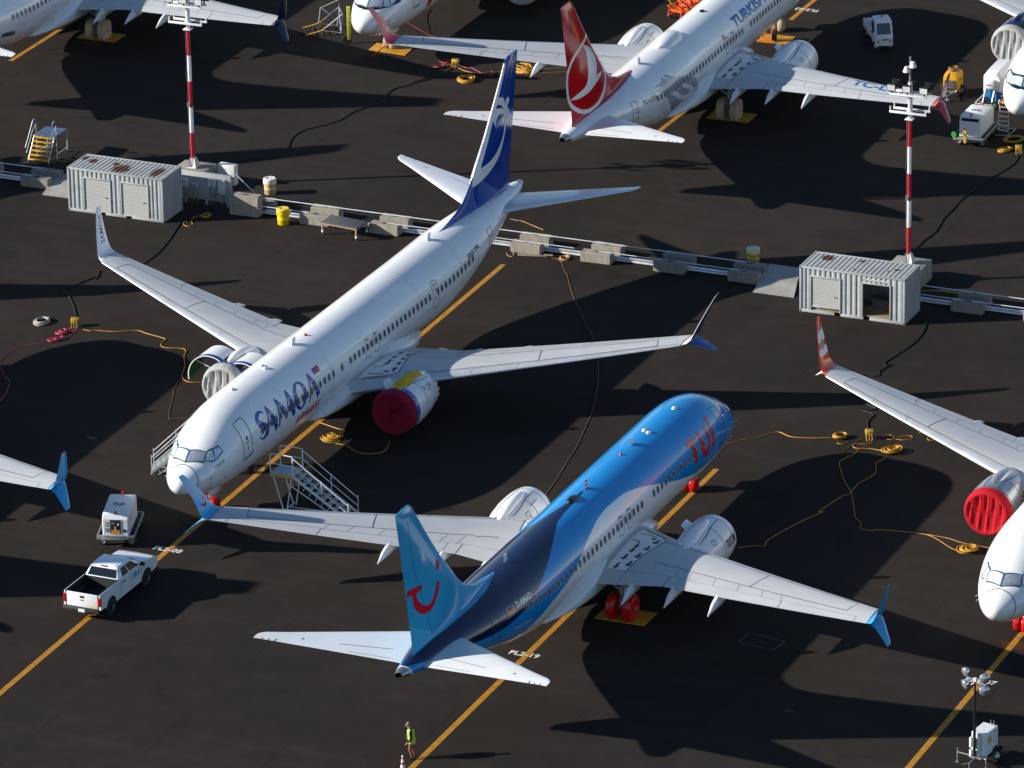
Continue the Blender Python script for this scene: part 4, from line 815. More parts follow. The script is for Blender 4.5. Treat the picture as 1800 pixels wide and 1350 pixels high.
for nm, p0, p1, m in (("worn yellow taxi line under the white palm airliner", (-28.1, 240.0), (-.35, 305.08), M_YLINE), ("yellow taxi line under the blue airliner", (-7.0, 235.9), (10.2, 275.2), M_YLINE), ("yellow taxi line under the right edge airliner", (14.9, 234.2), (30.0, 268.6), M_YLINE), ("faded yellow taxi line at the upper left", (-30.1, 341.9), (-19.2, 366.5), M_YOLD), ("yellow taxi line beyond the red finned airliner", (17.56, 347.1), (24.0, 362.0), M_YLINE), ("broken faded yellow line under the red finned airliner", (8.8, 326.7), (11.2, 331.9), M_YOLD)):
    ground_strip("taxi_line", p0, p1, .30, m, nm)
def ground_text(txt, c, rz, w, h, label):
    v, f = fitbox(curve2d(None, txt, 1, .04, 1.1), w, h); M = Matrix.Rotation(rz, 2)
    o = decal("stand_number", ([tuple(M @ Vector((a - w / 2, q - h / 2)) + Vector(c)) for a, q in v], f), lambda a, q: ((a, q, .008), (0, 0, 1)), M_WPAINT, None, 99, 99); tag(o, label, kind="structure")
rw = R(-23.75)
ground_text("PL2-08", (-16.95, 266.2), rw, 1.5, .46, "white stand number PL2-08 painted on asphalt"); ground_text("PL2-19", (.35, 253.0), rw, 1.5, .46, "white stand number PL2-19 painted on asphalt"); ground_text("PL2-07", (21.4, 249.05), rw, 1.5, .46, "white stand number PL2-07 painted on asphalt"); ground_text("PL2-03", (18.65, 349.0), rw + math.pi, 1.5, .5, "white stand number PL2-03 painted upside down on asphalt")
# chock plates under the wheels
def plate(pts, label, rust=False):
    b = MB(); b.prism(pts, .0 + .006, .035, 0); o = b.obj("wheel_plate", mat("yellow_plate", (.52, .25, .012), .6, var=.2, vscale=1.5, dirt=.5, dirtcol=(.18, .09, .02), dscale=2.5), None, 0); tag(o, label, "ground plate", "yellow plates under parked wheels")
def ac_pts(x, y, hd, rect):
    a = R(hd); f = Vector((math.sin(a), math.cos(a))); r = Vector((math.cos(a), -math.sin(a))); s0, s1, l0, l1 = rect; o = Vector((x, y))
    return [tuple(o - f * s + r * q) for s, q in ((s0, l0), (s1, l0), (s1, l1), (s0, l1))]
plate(ac_pts(10.55, 276.49, 23.94, (19.0, 20.6, 1.65, 4.2)), "yellow plate under the red covered wheels of the blue airliner")
plate(ac_pts(18.14, 348.47, 22.74, (18.9, 20.5, 1.6, 4.2)), "yellow plate under the tan covered wheels of the red finned airliner")
plate(ac_pts(-19.56, 365.53, 23.7, (18.9, 20.5, 1.6, 4.2)), "yellow plate under the tan covered wheels at the upper left")
plate([(-8.35, 342.73), (-7.85, 344.02), (-5.68, 342.8), (-6.12, 341.51)], "yellow plate under the nose wheel at the top edge")
plate([(15.25, 342.96), (15.9, 344.39), (17.69, 343.7), (17.13, 342.2)], "empty sunlit yellow plate ahead of the red finned airliner's engine")
def stain(c, rx, ry, rz, m, nm="stain", seed=0):
    rg = random.Random(seed); M = Matrix.Rotation(rz, 2); lp = [tuple(M @ Vector((rx * k * math.cos(a), ry * k * math.sin(a))) + Vector(c)) for a, k in ((2 * math.pi * j / 28, 1 + rg.uniform(-.16, .16)) for j in range(28))]
    v, f = curve2d([smooth_loop(lp, 3)]); b = MB(); b.add([(a, q, .0035) for a, q in v], f); o = b.obj(nm, m, None, 0); tag(o, "irregular stain on the asphalt", kind="structure")
M_OIL = mat("oil_stain", (.009, .0085, .0085), .55, var=.3, spec=.3); M_RUSTST = mat("rust_stain", (.075, .026, .008), .85, var=.4, vscale=1.2, spec=.1)
for c, rx, ry, m in (((-22.5, 296.9), .0, .0, None), ((-18.9, 281.2), .5, .16, M_OIL), ((20.6, 277.9), .75, .16, M_OIL), ((12.4, 246.2), .28, .2, M_OIL), ((4.6, 252.9), .16, .12, M_OIL), ((13.0, 330.0), .9, .35, M_RUSTST), ((-25.3, 345.1), .8, .4, M_RUSTST), ((23.3, 253.0), .7, .5, M_RUSTST), ((-14.1, 270.0), .9, .3, M_RUSTST), ((-21.6, 280.9), .35, .15, M_OIL), ((-25.3, 298.3), .5, .25, M_OIL), ((-27.0, 342.9), .9, .1, M_OIL)):
    if m: stain(c, rx, ry, rw, m, "oil_stain" if m is M_OIL else "rust_stain", int(abs(c[0]) * 10))

# ------------------------------------------------------------------ barrier row
E1 = Vector((math.cos(rw), math.sin(rw))); E2 = Vector((-math.sin(rw), math.cos(rw)))
M_CONC = mat("concrete", (.30, .27, .225), .88, var=.16, vscale=2.5, bump=.5, bscale=18, dirt=.55, dirtcol=(.14, .12, .095), dscale=2.2, stretch=(1.6, 1.6, .35), spec=.2)
M_CONCD = mat("concrete_dark", (.25, .235, .205), .9, var=.2, vscale=2, bump=.5, bscale=16, dirt=.6, dirtcol=(.10, .09, .08), dscale=2, stretch=(1.6, 1.6, .35), spec=.2)  # darker, greyer copy of the concrete with slightly heavier mottling
def block_mesh(seed, m):
    rg = random.Random(seed); bm = bmesh.new(); bmesh.ops.create_cube(bm, size=1); bmesh.ops.scale(bm, vec=(1.8, .6, .6), verts=bm.verts)
    bmesh.ops.subdivide_edges(bm, edges=[e for e in bm.edges if abs(e.verts[0].co.x - e.verts[1].co.x) > 1], cuts=6)
    bmesh.ops.bevel(bm, geom=[e for e in bm.edges if e.calc_face_angle(0) > .5], offset=.035, segments=2, affect='EDGES')
    for v in bm.verts: v.co += Vector((rg.uniform(-1, 1), rg.uniform(-1, 1), rg.uniform(-1, 1))) * .012
    for v in bm.verts:
        if v.co.z > .25 and abs(v.co.x) > .8 and rg.random() < .25: v.co.z -= rg.uniform(.01, .07)
    bmesh.ops.translate(bm, vec=(0, 0, .3), verts=bm.verts); me = bpy.data.meshes.new("block"); bm.to_mesh(me); bm.free(); me.materials.append(m); me.materials.append(M_DARK); return me
HOOK = None
def block(p, label, seed, z=0., m=None, back=False, n=1):
    global HOOK
    c = Vector(p) + E1 * .9 + E2 * .31
    t = thing("concrete_block", label, "concrete block", (c.x, c.y, z), rw + R((seed * 37 % 7 - 3) * .6), "concrete blocks in the barrier row")
    link("block", block_mesh(seed, m or M_CONC), t)
    if HOOK is None:
        b = MB(); b.box((0, 0, .6), (.34, .16, .012), 0, ch=.004); b.tube([(-.09, 0, .6), (-.07, 0, .65), (.07, 0, .65), (.09, 0, .6)], .014, 6, 1); HOOK = b.mesh("lifting_hook", [M_DARK, M_STEEL])
    link("lifting_hook", HOOK, t)
B0 = 281.02
def rowpt(x, y, b=B0): k = b - (Vector((x, y)).dot(E2)); q = Vector((x, y)) + E2 * k; return q
fr = [((-27.91, 319.29), "front concrete block beside the left ramp sheet", M_CONCD), ((-15.76, 313.9), "lower of two stacked concrete blocks beside the electrical panel", M_CONC), ((-11.78, 312.14), "concrete block behind the left end of the low rolling platform", M_CONC), ((-7.88, 310.39), "concrete block at the right end of the low rolling platform", M_CONC), ((-.03, 306.87), "cracked concrete block with a wooden plank at its foot", M_CONC), ((3.91, 305.41), "sunlit front concrete block between the plank and the shaded blocks", M_CONC), ((7.84, 303.61), "front concrete block in the fin shadow", M_CONCD), ((11.76, 301.72), "half sunlit concrete block against the right ramp sheet", M_CONCD), ((23.36, 296.2), "front shaded concrete block right of the open container", M_CONCD), ((27.1, 294.5), "sunlit concrete block cut by the right edge", M_CONC)]
for i, (p, lb, m) in enumerate(fr): block(rowpt(*p), lb, i + 1, 0, m)
block(rowpt(-15.76, 313.9), "upper of two stacked concrete blocks with a chipped end", 31, .605)
bk = [((-27.23, 320.7), "rear concrete block under the yellow stepped stair", M_CONCD), ((-14.9, 315.0), "rear concrete block below the tan drum", M_CONCD), ((-11.12, 313.4), "rear concrete block left of the low rolling platform", M_CONC), ((-7.21, 311.7), "rear concrete block behind the platform's right end", M_CONC), ((.62, 308.3), "rear chipped concrete block next to the tail of the palm airliner", M_CONC), ((4.57, 306.6), "rear sunlit concrete block right of the chipped one", M_CONC), ((8.51, 305.0), "rear concrete block in the fin shadow", M_CONCD), ((12.3, 303.3), "rear concrete block in front of the faded yellow drum", M_CONCD), ((23.98, 297.7), "rear shaded concrete block right of the open container", M_CONCD), ((-30.7, 322.4), "concrete block cut by the left edge", M_CONCD)]
for i, (p, lb, m) in enumerate(bk): block(rowpt(*p, b=282.28), lb, i + 51, 0, m)
M_PIPE = mat("galvanised_pipe", (.62, .64, .66), .35, metal=.35, var=.15, vscale=2)
def rail(pts, r, label, n=10):
    b = MB(); b.tube(pts, r, n); tag(b.obj("rail_pipe", M_PIPE, None, 60), label, "pipe", "pipes along the barrier row")
def row3(x, z, b): q = E1 * x + E2 * b; return (q.x, q.y, z)
def ax(x, y): return Vector((x, y)).dot(E1)
# upper rails rest on the blocks, lower bundle lies between the rows
for a, c, lb in (((-30.9, 322.6), (-26.6, 320.7), "thin upper rail pipe at the far left"), ((-14.3, 315.3), (-1.0, 309.2), "long upper rail pipe behind the rolling platform"), ((-.6, 309.3), (13.0, 303.4), "long upper rail pipe behind the tail of the palm airliner"), ((22.2, 298.7), (32, 294.4), "upper rail pipe right of the open container")):
    rail([row3(ax(*a), .63, 282.6), row3(ax(*c), .63, 282.6)], .032, lb)
for a, c, lb in (((-31.5, 321.3), (-27.2, 319.4), "front rail pipe at the far left"), ((-14.2, 313.6), (-11.2, 312.3), "short front rail pipe beside the yellow drum"), ((-6.8, 310.4), (3.6, 305.9), "front rail pipe passing under the palm airliner"), ((4.9, 305.3), (8.4, 303.8), "front rail pipe between two sunlit blocks"), ((9.2, 303.4), (12.5, 302.0), "front rail pipe in the fin shadow"), ((21.5, 297.6), (24, 296.5), "front rail pipe beside the open container"), ((24.6, 296.2), (31, 293.4), "front rail pipe at the right edge")):
    rail([row3(ax(*a), .632, 281.3), row3(ax(*c), .632, 281.3)], .028, lb)
for k, (dz, db, r) in enumerate(((.1, .0, .06), (.1, .13, .06), (.1, .26, .06), (.205, .07, .05), (.205, .2, .05))):
    for a, c, lb in (((-31.5, 321.5), (-26.2, 319.1), "white pipe of the low bundle at the far left"), ((-14.0, 314), (-6.0, 310.3), "white pipe of the low bundle behind the yellow drum"), ((-6.0, 310.2), (13.0, 301.8), "white pipe of the low bundle under the palm airliner"), ((21.4, 297.8), (32.0, 293.1), "white pipe of the low bundle right of the open container")):
        rail([row3(ax(*a) + .1 * k, dz, 281.72 + db), row3(ax(*c) - .15 * k, dz, 281.72 + db)], r, lb, 8)
b = MB(); b.tube([(-15.4, 315.9, 1.7), (-14.2, 315.15, .65)], .03, 8); tag(b.obj("brace_pipe", M_PIPE, None, 60), "diagonal brace pipe from electrical panel down to the concrete block", "pipe")

# ------------------------------------------------------------------ site containers
M_CONT = mat("container_paint", (.36, .385, .385), .55, var=.10, vscale=1.2, dirt=.3, dirtcol=(.22, .20, .17), dscale=1.8, spec=.3)
def roofmat(nm, spots):
    m = mat(nm, (.40, .41, .395), .6, var=.10, vscale=1.4, dirt=.25, dirtcol=(.25, .2, .15), dscale=2.2, spec=.3); n = m.node_tree.nodes; l = m.node_tree.links; b = n["Principled BSDF"]; src = b.inputs["Base Color"].links[0].from_socket
    tc = n.new("ShaderNodeTexCoord"); acc = None
    for (x, y, rx, ry) in spots:
        s = n.new("ShaderNodeVectorMath"); s.operation = 'SUBTRACT'; l.new(tc.outputs["Object"], s.inputs[0]); s.inputs[1].default_value = (x, y, 2.6)
        d = n.new("ShaderNodeVectorMath"); d.operation = 'DIVIDE'; l.new(s.outputs[0], d.inputs[0]); d.inputs[1].default_value = (rx, ry, 3)
        ln = n.new("ShaderNodeVectorMath"); ln.operation = 'LENGTH'; l.new(d.outputs[0], ln.inputs[0]); r = n.new("ShaderNodeMapRange"); r.inputs[1].default_value = .2; r.inputs[2].default_value = 1.1; r.inputs[3].default_value = 1; r.inputs[4].default_value = 0; l.new(ln.outputs["Value"], r.inputs[0])
        if acc is None: acc = r.outputs[0]
        else: q = n.new("ShaderNodeMath"); q.operation = 'MAXIMUM'; l.new(acc, q.inputs[0]); l.new(r.outputs[0], q.inputs[1]); acc = q.outputs[0]
    nz = n.new("ShaderNodeTexNoise"); nz.inputs["Scale"].default_value = 3.2; nz.inputs["Detail"].default_value = 9; nz.inputs["Roughness"].default_value = .7; mp = n.new("ShaderNodeMapping"); mp.inputs["Scale"].default_value = (1.6, .5, 1); l.new(tc.outputs["Object"], mp.inputs[0]); l.new(mp.outputs[0], nz.inputs["Vector"])
    ad = n.new("ShaderNodeMath"); ad.operation = 'MULTIPLY'; l.new(acc, ad.inputs[0]); l.new(nz.outputs[0], ad.inputs[1]); r = n.new("ShaderNodeMapRange"); r.inputs[1].default_value = .14; r.inputs[2].default_value = .30; l.new(ad.outputs[0], r.inputs[0])
    mx = n.new("ShaderNodeMix"); mx.data_type = 'RGBA'; l.new(r.outputs[0], mx.inputs[0]); l.new(src, mx.inputs[6]); mx.inputs[7].default_value = (.13, .042, .018, 1); l.new(mx.outputs[2], b.inputs["Base Color"]); return m
def corr(b, x0, x1, z0, z1, y, pitch=.28, dep=.045, mi=0, axis='x', sgn=-1):
    """corrugated sheet in plane y, along x"""
    n = max(1, round((x1 - x0) / pitch)); pt = (x1 - x0) / n; prof = []
    for i in range(n):
        a = x0 + i * pt; prof += [(a, 0), (a + pt * .30, 0), (a + pt * .45, dep), (a + pt * .82, dep), (a + pt * .97, 0)]
    prof.append((x1, 0))
    P = []
    for z in (z0, z1): P += [((a, y + sgn * d, z) if axis == 'x' else (y + sgn * d, a, z)) for a, d in prof]
    m = len(prof); b.add(P, [(i, i + 1, m + i + 1, m + i) for i in range(m - 1)], mi)
def container(loc, label, doors, rust, seed, tilt):
    """local x along the long front, y depth backwards, front face at y=0"""
    t = thing("site_container", label, "container", (*loc, 0), rw, "shipping container sheds in the barrier row"); Lx, Ly, H = 6.0, 2.44, 2.6
    b = MB()
    for x in (.06, Lx - .06):
        for y in (.06, Ly - .06): b.box((x, y, H / 2), (.12, .12, H), ch=.012)
    for z, h in ((.09, .16), (H - .05, .09)):
        for y in (.05, Ly - .05):
            if z < 1 and y < .1:
                for xa, xb in ((.12, 2.0), (2.35, 3.65), (4.0, Lx - .12)): b.box(((xa + xb) / 2, y, z), (xb - xa, .1, h), ch=.008)
            else: b.box((Lx / 2, y, z), (Lx - .24, .1, h), ch=.008)
        for x in (.05, Lx - .05): b.box((x, Ly / 2, z), (.1, Ly - .24, h), ch=.008)
    fo = b.obj("frame", M_CONT, t)
    for x in (.06, Lx - .06):
        for z in (.07, H - .07):
            b = MB(); b.box((x, -.002, z), (.06, .01, .08)); b.obj("corner_casting_hole", M_DARK, fo)
    b = MB(); corr(b, .12, Ly - .12, .17, H - .09, .02, .26, .06, 0, 'y', 1); b.obj("end_wall", M_CONT, t, 20); b = MB(); corr(b, .12, Ly - .12, .17, H - .09, Lx - .02, .26, .06, 0, 'y', -1); b.obj("end_wall", M_CONT, t, 20)
    b = MB(); corr(b, .12, Lx - .12, .17, H - .09, Ly - .02, .28, .04, 0, 'x', -1); b.obj("rear_wall", M_CONT, t, 20)
    # roof: raised corrugations run front to back
    n = 22; prof = []
    for i in range(n):
        a = .1 + i * (Lx - .2) / n; p_ = (Lx - .2) / n; prof += [(a, .0), (a + p_ * .12, .03), (a + p_ * .72, .03), (a + p_ * .84, 0)]
    prof.append((Lx - .1, 0)); m = len(prof); b = MB(); b.add([(a, y, H - .05 + d) for y in (.08, Ly - .08) for a, d in prof], [(i, i + 1, m + i + 1, m + i) for i in range(m - 1)]); b.obj("roof", roofmat("container_roof_" + str(seed), rust), t, 15)
    b = MB(); b.box((Lx / 2, Ly / 2, .2), (Lx - .2, Ly - .2, .05)); b.obj("floor", mat("container_floor", (.30, .22, .14), .8, var=.2, vscale=2), t)
    # front: corrugated wall pieces around two door openings
    (xa, xb), (xc, xd) = (1.0, 2.72), (3.35, 5.1) if doors != 'open' else (3.4, 5.1)
    if doors == 'open': (xa, xb), (xc, xd) = (.62, 2.35), (3.55, 5.2)
    b = MB()
    for x0, x1 in ((.12, xa), (xb, xc), (xd, Lx - .12)): corr(b, x0, x1, .17, H - .09, .06, .29, .045)
    for x0, x1 in ((xa, xb), (xc, xd)): corr(b, x0, x1, 2.14, H - .09, .06, .29, .045)
    b.obj("front_wall", M_CONT, t, 20)
    M_SH = mat("roller_shutter", (.40, .41, .39), .5, var=.06, vscale=1.5, dirt=.2, dirtcol=(.25, .23, .2), spec=.3)
    for k, (x0, x1) in enumerate(((xa, xb), (xc, xd))):
        b = MB()
        for x in (x0 + .03, x1 - .03): b.box((x, .03, 1.16), (.06, .1, 1.98), ch=.006)
        b.box(((x0 + x1) / 2, .03, 2.11), (x1 - x0 - .12, .1, .07), ch=.006); fr_ = b.obj("door_frame", M_CONT, t)
        if doors == 'open' and k == 1:
            b = MB(); b.tube([(x0 + .06, .14, 2.3), (x1 - .06, .14, 2.3)], .13, 16); b.obj("rolled_shutter", M_SH, fr_); continue
        zb = .2 if not (doors == 'open') else .42; nsl = 15
        sl_ = None
        for i in range(nsl):
            z0 = zb + (2.07 - zb) * i / nsl; h = (2.07 - zb) / nsl
            if sl_ is None:
                b = MB(); w = x1 - x0 - .13; b.add([(-w / 2, .0, 0), (w / 2, .0, 0), (-w / 2, -.012, h * .35), (w / 2, -.012, h * .35), (-w / 2, -.013, h * .7), (w / 2, -.013, h * .7), (-w / 2, 0, h * .98), (w / 2, 0, h * .98)], [(0, 1, 3, 2), (2, 3, 5, 4), (4, 5, 7, 6)]); sl_ = b.mesh("shutter_slat", [M_SH], 60)
            o = link("shutter_slat", sl_, fr_); o.location = ((x0 + x1) / 2, .04, z0)
        b = MB(); b.box(((x0 + x1) / 2, .03, zb - .03), (x1 - x0 - .13, .05, .07), ch=.008); b.obj("bottom_bar", M_SH, fr_); b = MB(); b.box((x1 - .3, .0, 1.05), (.14, .03, .05)); b.obj("latch", M_STEEL, fr_)
    return t
container((-24.87, 315.1), "pale grey container shed with two closed shutters and rusty roof streaks", 'closed', [(.9, 1.5, .35, .5), (3.0, .9, .75, .95), (5.2, 1.0, .45, 1.1), (.3, 1.8, .25, .5), (2.4, 1.5, .3, .35)], 1, 0)
CT2 = (15.5, 297.1)
t2 = container(CT2, "pale grey container shed with one shutter open and one part raised", 'open', [(1.0, 1.75, .5, .55), (2.9, .6, .1, .12), (4.75, .9, .12, .14), (2.9, 1.9, .3, .2), (5.1, 1.3, .25, .2)], 2, 0)
def inC(x, y): q = Vector(CT2) + E1 * x + E2 * y; return (q.x, q.y)
rg = random.Random(9)
for i, (x, y, z, d, col, lb) in enumerate(((.95, .25, .225, (.3, .2, .16), (.75, .75, .75), "white carton inside the part raised shutter"), (1.5, .3, .225, (.5, .25, .13), (.45, .24, .08), "brown carton inside the part raised shutter"), (1.95, .28, .225, (.3, .2, .14), (.6, .1, .03), "orange tarp bundle inside the part raised shutter"), (4.55, 1.2, .225, (.3, .25, .28), (.4, .02, .02), "red box on the open container's floor"), (4.1, 1.5, .225, (.9, .5, .5), (.1, .11, .13), "dark crate deep inside the open container"), (5.0, 1.6, .225, (.4, .4, .9), (.06, .07, .09), "tall dark cabinet inside the open container"))):
    b = MB(); b.box((0, 0, d[2] / 2), d, ch=.02); b.box((0, 0, d[2] + .004), (d[0] * .9, .04, .006), 1); o = b.obj("storage_box", [mat("box_" + str(i), col, .7), M_STEEL]); q = inC(x, y); o.location = (*q, z); o.rotation_euler = (0, 0, rw + rg.uniform(-.3, .3)); tag(o, lb, "box", "boxes stored in the open container")
# ramp sheets beside the containers
for pts, lb in (([(-26.55, 317.75), (-24.95, 317.05), (-24.75, 319.9), (-25.8, 320.4)], "pale bent ramp sheet beside the closed container"), ([(13.13, 300.06), (15.3, 299.1), (15.9, 302.6), (14.2, 303.4)], "pale grey ramp sheet beside the open container")):
    b = MB(); a, c, d, e = [Vector(q) for q in pts]; rings = []
    for k, z in ((0, .03), (.3, .16), (.45, .30), (.75, .36), (1, .40)): p0 = a.lerp(e, k); p1 = c.lerp(d, k); rings.append([(p0.x, p0.y, z), (p1.x, p1.y, z), (p1.x, p1.y, z - .025), (p0.x, p0.y, z - .025)])
    b.loft(rings); tag(b.obj("ramp_sheet", mat("ramp_sheet_metal", (.30, .285, .26), .75, var=.18, vscale=1.2, dirt=.4, dirtcol=(.15, .13, .11), dscale=1.6), None, 20), lb, "ramp sheet", "ramp sheets beside the containers")

# ------------------------------------------------------------------ light masts on concrete plinths
M_PRED = mat("mast_red", (.40, .012, .03), .45, var=.08); M_PWHT = mat("mast_white", (.72, .72, .70), .45, var=.08, dirt=.15, dirtcol=(.4, .38, .34)); M_LENS = mat("floodlight_glass", (.55, .56, .55), .15, var=.1)
def mast(base, label, cams):
    x, y = base
    pl = MB(); q = Vector(base); pl.box((0, 0, .55), (2.0, 2.0, 1.1), 0, 0, .04); o = pl.obj("mast_plinth", M_CONC); o.location = (x, y, 0); o.rotation_euler = (0, 0, rw); tag(o, "concrete plinth under the " + label, "plinth", "plinths of the light masts")
    t = thing("light_mast", label, "light mast", (x, y, 1.1), rw, "red and white light masts")
    b = MB(); b.box((0, 0, .02), (.55, .55, .04), ch=.01)
    for k in range(4):
        a = R(45 + 90 * k); b.add([(math.cos(a) * .1, math.sin(a) * .1, .04), (math.cos(a) * .38, math.sin(a) * .38, .04), (math.cos(a) * .34, math.sin(a) * .34, .3), (math.cos(a) * .1, math.sin(a) * .1, .75)], [(0, 1, 2, 3)]); a += .06; b.add([(math.cos(a) * .1, math.sin(a) * .1, .04), (math.cos(a) * .38, math.sin(a) * .38, .04), (math.cos(a) * .34, math.sin(a) * .34, .3), (math.cos(a) * .1, math.sin(a) * .1, .75)], [(0, 1, 2, 3)])
    b.tube([(0, 0, .04), (0, 0, .55)], .145, 8); b.obj("base", M_PWHT, t, 30); z = .55
    for k, m in enumerate((M_PRED, M_PWHT) * 2 + (M_PRED,)): b = MB(); b.tube([(0, 0, z), (0, 0, z + 1.54)], .135 - .005 * k, 8); b.obj("pole_band", m, t, 30); z += 1.54
    b = MB(); b.box((0, 0, z + .03), (.45, .45, .06), ch=.01); b.tube([(0, 0, z + .06), (0, 0, z + 2.1)], .115, 8); b.tube([(.12, .0, z), (.12, 0, z + 2.0)], .03, 6); b.obj("upper_pole", M_PWHT, t, 30)
    for zz, dy in ((z + .45, -.32), (z + .45, .32), (z + 1.45, -.32), (z + 1.45, .32)):
        b = MB(); b.box((0, dy, zz), (2.1, .12, .12), ch=.015)
        b.box((0, dy * .55, zz), (.3, abs(dy) * .9, .1), ch=.01); b.obj("cross_arm", M_PWHT, t, 30)
        for xx in (-1.0, 1.0):
            if zz < z + 1: b = MB(); b.tube([(xx, dy, zz + .05), (xx, dy, zz + .3)], .04, 8); b.obj("arm_post", M_PWHT, t, 30)
        if zz > z + 1:
            for xx in (-.92, -.05, .92):
                b = MB(); b.tube([(xx, dy, zz + .06), (xx, dy, zz + .28)], .05, 8, 0); s_ = 1 if dy > 0 else -1; c = (xx, dy + s_ * .05, zz + .42)
                b.loft([[(c[0] + w_ * i, c[1] + s_ * (d_), c[2] + h_ * j - d_ * .35) for i, j in ((-1, -1), (1, -1), (1, 1), (-1, 1))] for w_, h_, d_ in ((.12, .1, -.14), (.23, .17, -.02), (.25, .19, .10))], 0)
                b.add([(c[0] + .21 * i, c[1] + s_ * .105, c[2] + .155 * j - .035) for i, j in ((-1, -1), (1, -1), (1, 1), (-1, 1))], [(0, 1, 2, 3)], 1); b.obj("floodlight", [M_BLACK, M_LENS], t, 30)
    b = MB(); b.tube([(0, 0, z + 2.1), (0, 0, z + 3.55)], .06, 10); b.obj("mast_tip", M_STEEL, t, 40)
    if cams:
        for sx, zz in ((-1, z + 2.95), (1, z + 3.25)): b = MB(); b.tube([(0, 0, zz), (sx * .18, -.08, zz + .04)], .04, 8); b.rev([(0, .09), (-.1, .13), (-.28, .2), (-.3, .21), (-.32, .15), (-.4, .04)], (sx * .18, -.08, zz + .06), 'z', 18); b.obj("dome_camera", M_PWHT, t, 40)
    b = MB(); b.tube(smooth_loop([(-.15, -.05, 1.2), (-.17, -.06, 3), (-.14, -.05, 5), (-.2, -.08, 5.6), (-.15, -.06, 6), (-.16, -.05, 8.2)], 5, False), .012, 5); b.box((-.06, -.15, 3.8), (.18, .1, .25)); b.obj("conduit", M_STEEL, t, 40)
mast((-17.95, 318.95), "red and white light mast beside the electrical panel", False)
mast((21.65, 301.2), "red and white light mast with dome cameras beside the open container", True)
# electrical panel
t = thing("electrical_panel", "grey electrical switch panel with meter boxes beside the closed container", "electrical panel", (-18.6, 316.2, 0), rw)
M_PANEL = mat("panel_grey", (.33, .355, .345), .6, var=.06, dirt=.15, dirtcol=(.2, .2, .19)); M_BOXG = mat("meter_box", (.52, .54, .53), .5, var=.06)
b = MB(); b.box((1.6, .14, 1.1), (3.2, .22, 1.6), ch=.02); b.box((.25, .14, .15), (.12, .14, .3)); b.box((1.6, .14, .15), (.12, .14, .3)); b.box((2.95, .14, .15), (.12, .14, .3)); b.obj("backboard", M_PANEL, t)
for x, z, w, h, d in ((.35, 1.25, .5, .5, .25), (.85, 1.15, .16, .2, .14), (1.1, 1.15, .16, .2, .14), (1.95, 1.4, .22, .42, .16), (2.22, 1.4, .22, .42, .16), (2.68, 1.25, .42, .85, .2)):
    b = MB(); b.box((x, .03 - d / 2, z), (w, d, h), ch=.015); b.box((x, .027 - d, z + h * .25), (w * .4, .012, .03), 1); o = b.obj("meter_box", [M_BOXG, M_DARK], t)
    b = MB(); b.tube([(x, -.02, z - h / 2), (x, -.02, .12)], .025, 8); b.obj("conduit", M_STEEL, t)
for x, z in ((2.1, .75), (2.3, .75), (2.75, .55), (2.7, .35)): b = MB(); b.rev([(0, .07), (-.12, .07), (-.16, .09), (-.2, .06), (-.2, .0)], (x, .03, z), 'y', 14); b.obj("socket", M_STEEL, t)
t = thing("equipment_cabinet", "white equipment cabinet standing behind the electrical panel", "cabinet", (-16.13, 319.0, 0), rw); b = MB(); b.box((.1, .1, .6), (1.05, .5, 1.2), ch=.02); cb = b.obj("housing", M_PWHT, t); b = MB(); b.box((.1, -.153, .7), (.012, .006, .8)); b.obj("door_gap", M_DARK, t)
# black hose reel behind the panel
t = thing("cable_heap", "coil of black cable on the plinth beside the light mast", "cable", (-16.9, 319.2, 1.1 if False else 0), rw); b = MB(); rg = random.Random(4)
b.tube([(.55 * math.cos(a) + .05 * rg.uniform(-1, 1), .45 * math.sin(a) + .05 * rg.uniform(-1, 1), .04 + .5 * i / 140) for i, a in ((i, i * .32) for i in range(141))], .035, 6); b.obj("cable_turns", M_RUB, t, 60)
def drum(p, label, col, nm, lid):
    m = mat(nm, col, .42, var=.08, vscale=3, dirt=.15, dirtcol=tuple(c * .5 for c in col), spec=.4); ml = mat(nm + "_lid", lid, .45, var=.08)
    t = thing("drum", label, "drum", (*p, 0), 0.4, "spill drums along the barrier row")
    b = MB(); b.rev([(0, .0), (0, .31), (.03, .325), (.28, .33), (.30, .345), (.32, .33), (.56, .335), (.565, .37), (.60, .375), (.66, .375)], (0, 0, 0), 'z', 36); b.obj("body", m, t, 40)
    b = MB(); b.rev([(.66, .378), (.70, .385), (.73, .375), (.80, .375), (.84, .385), (.90, .37), (.93, .345), (.94, .30), (.925, .28), (.925, .0)], (0, 0, 0), 'z', 36); b.obj("lid", ml, t, 40)
    for k in range(3): a = 2.1 * k + .5; b = MB(); b.loft([[(.17 * math.cos(a) + .07 * math.cos(u) * w, .17 * math.sin(a) + .045 * math.sin(u) * w, .926 + h) for u in (2 * math.pi * j / 10 for j in range(10))] for w, h in ((1, 0), (.9, .012))], 0); b.obj("bung", M_STEEL, t)
drum((-12.65, 312.25), "bright yellow drum beside the stacked concrete blocks", (.75, .52, .005), "drum_yellow", (.78, .50, .01))
drum((-13.55, 317.3), "tan and white drum behind the stacked concrete blocks", (.55, .40, .20), "drum_tan", (.72, .68, .60))
drum((13.35, 304.5), "faded yellow drum behind the barrier next to the right ramp sheet", (.55, .36, .05), "drum_faded", (.66, .60, .38))
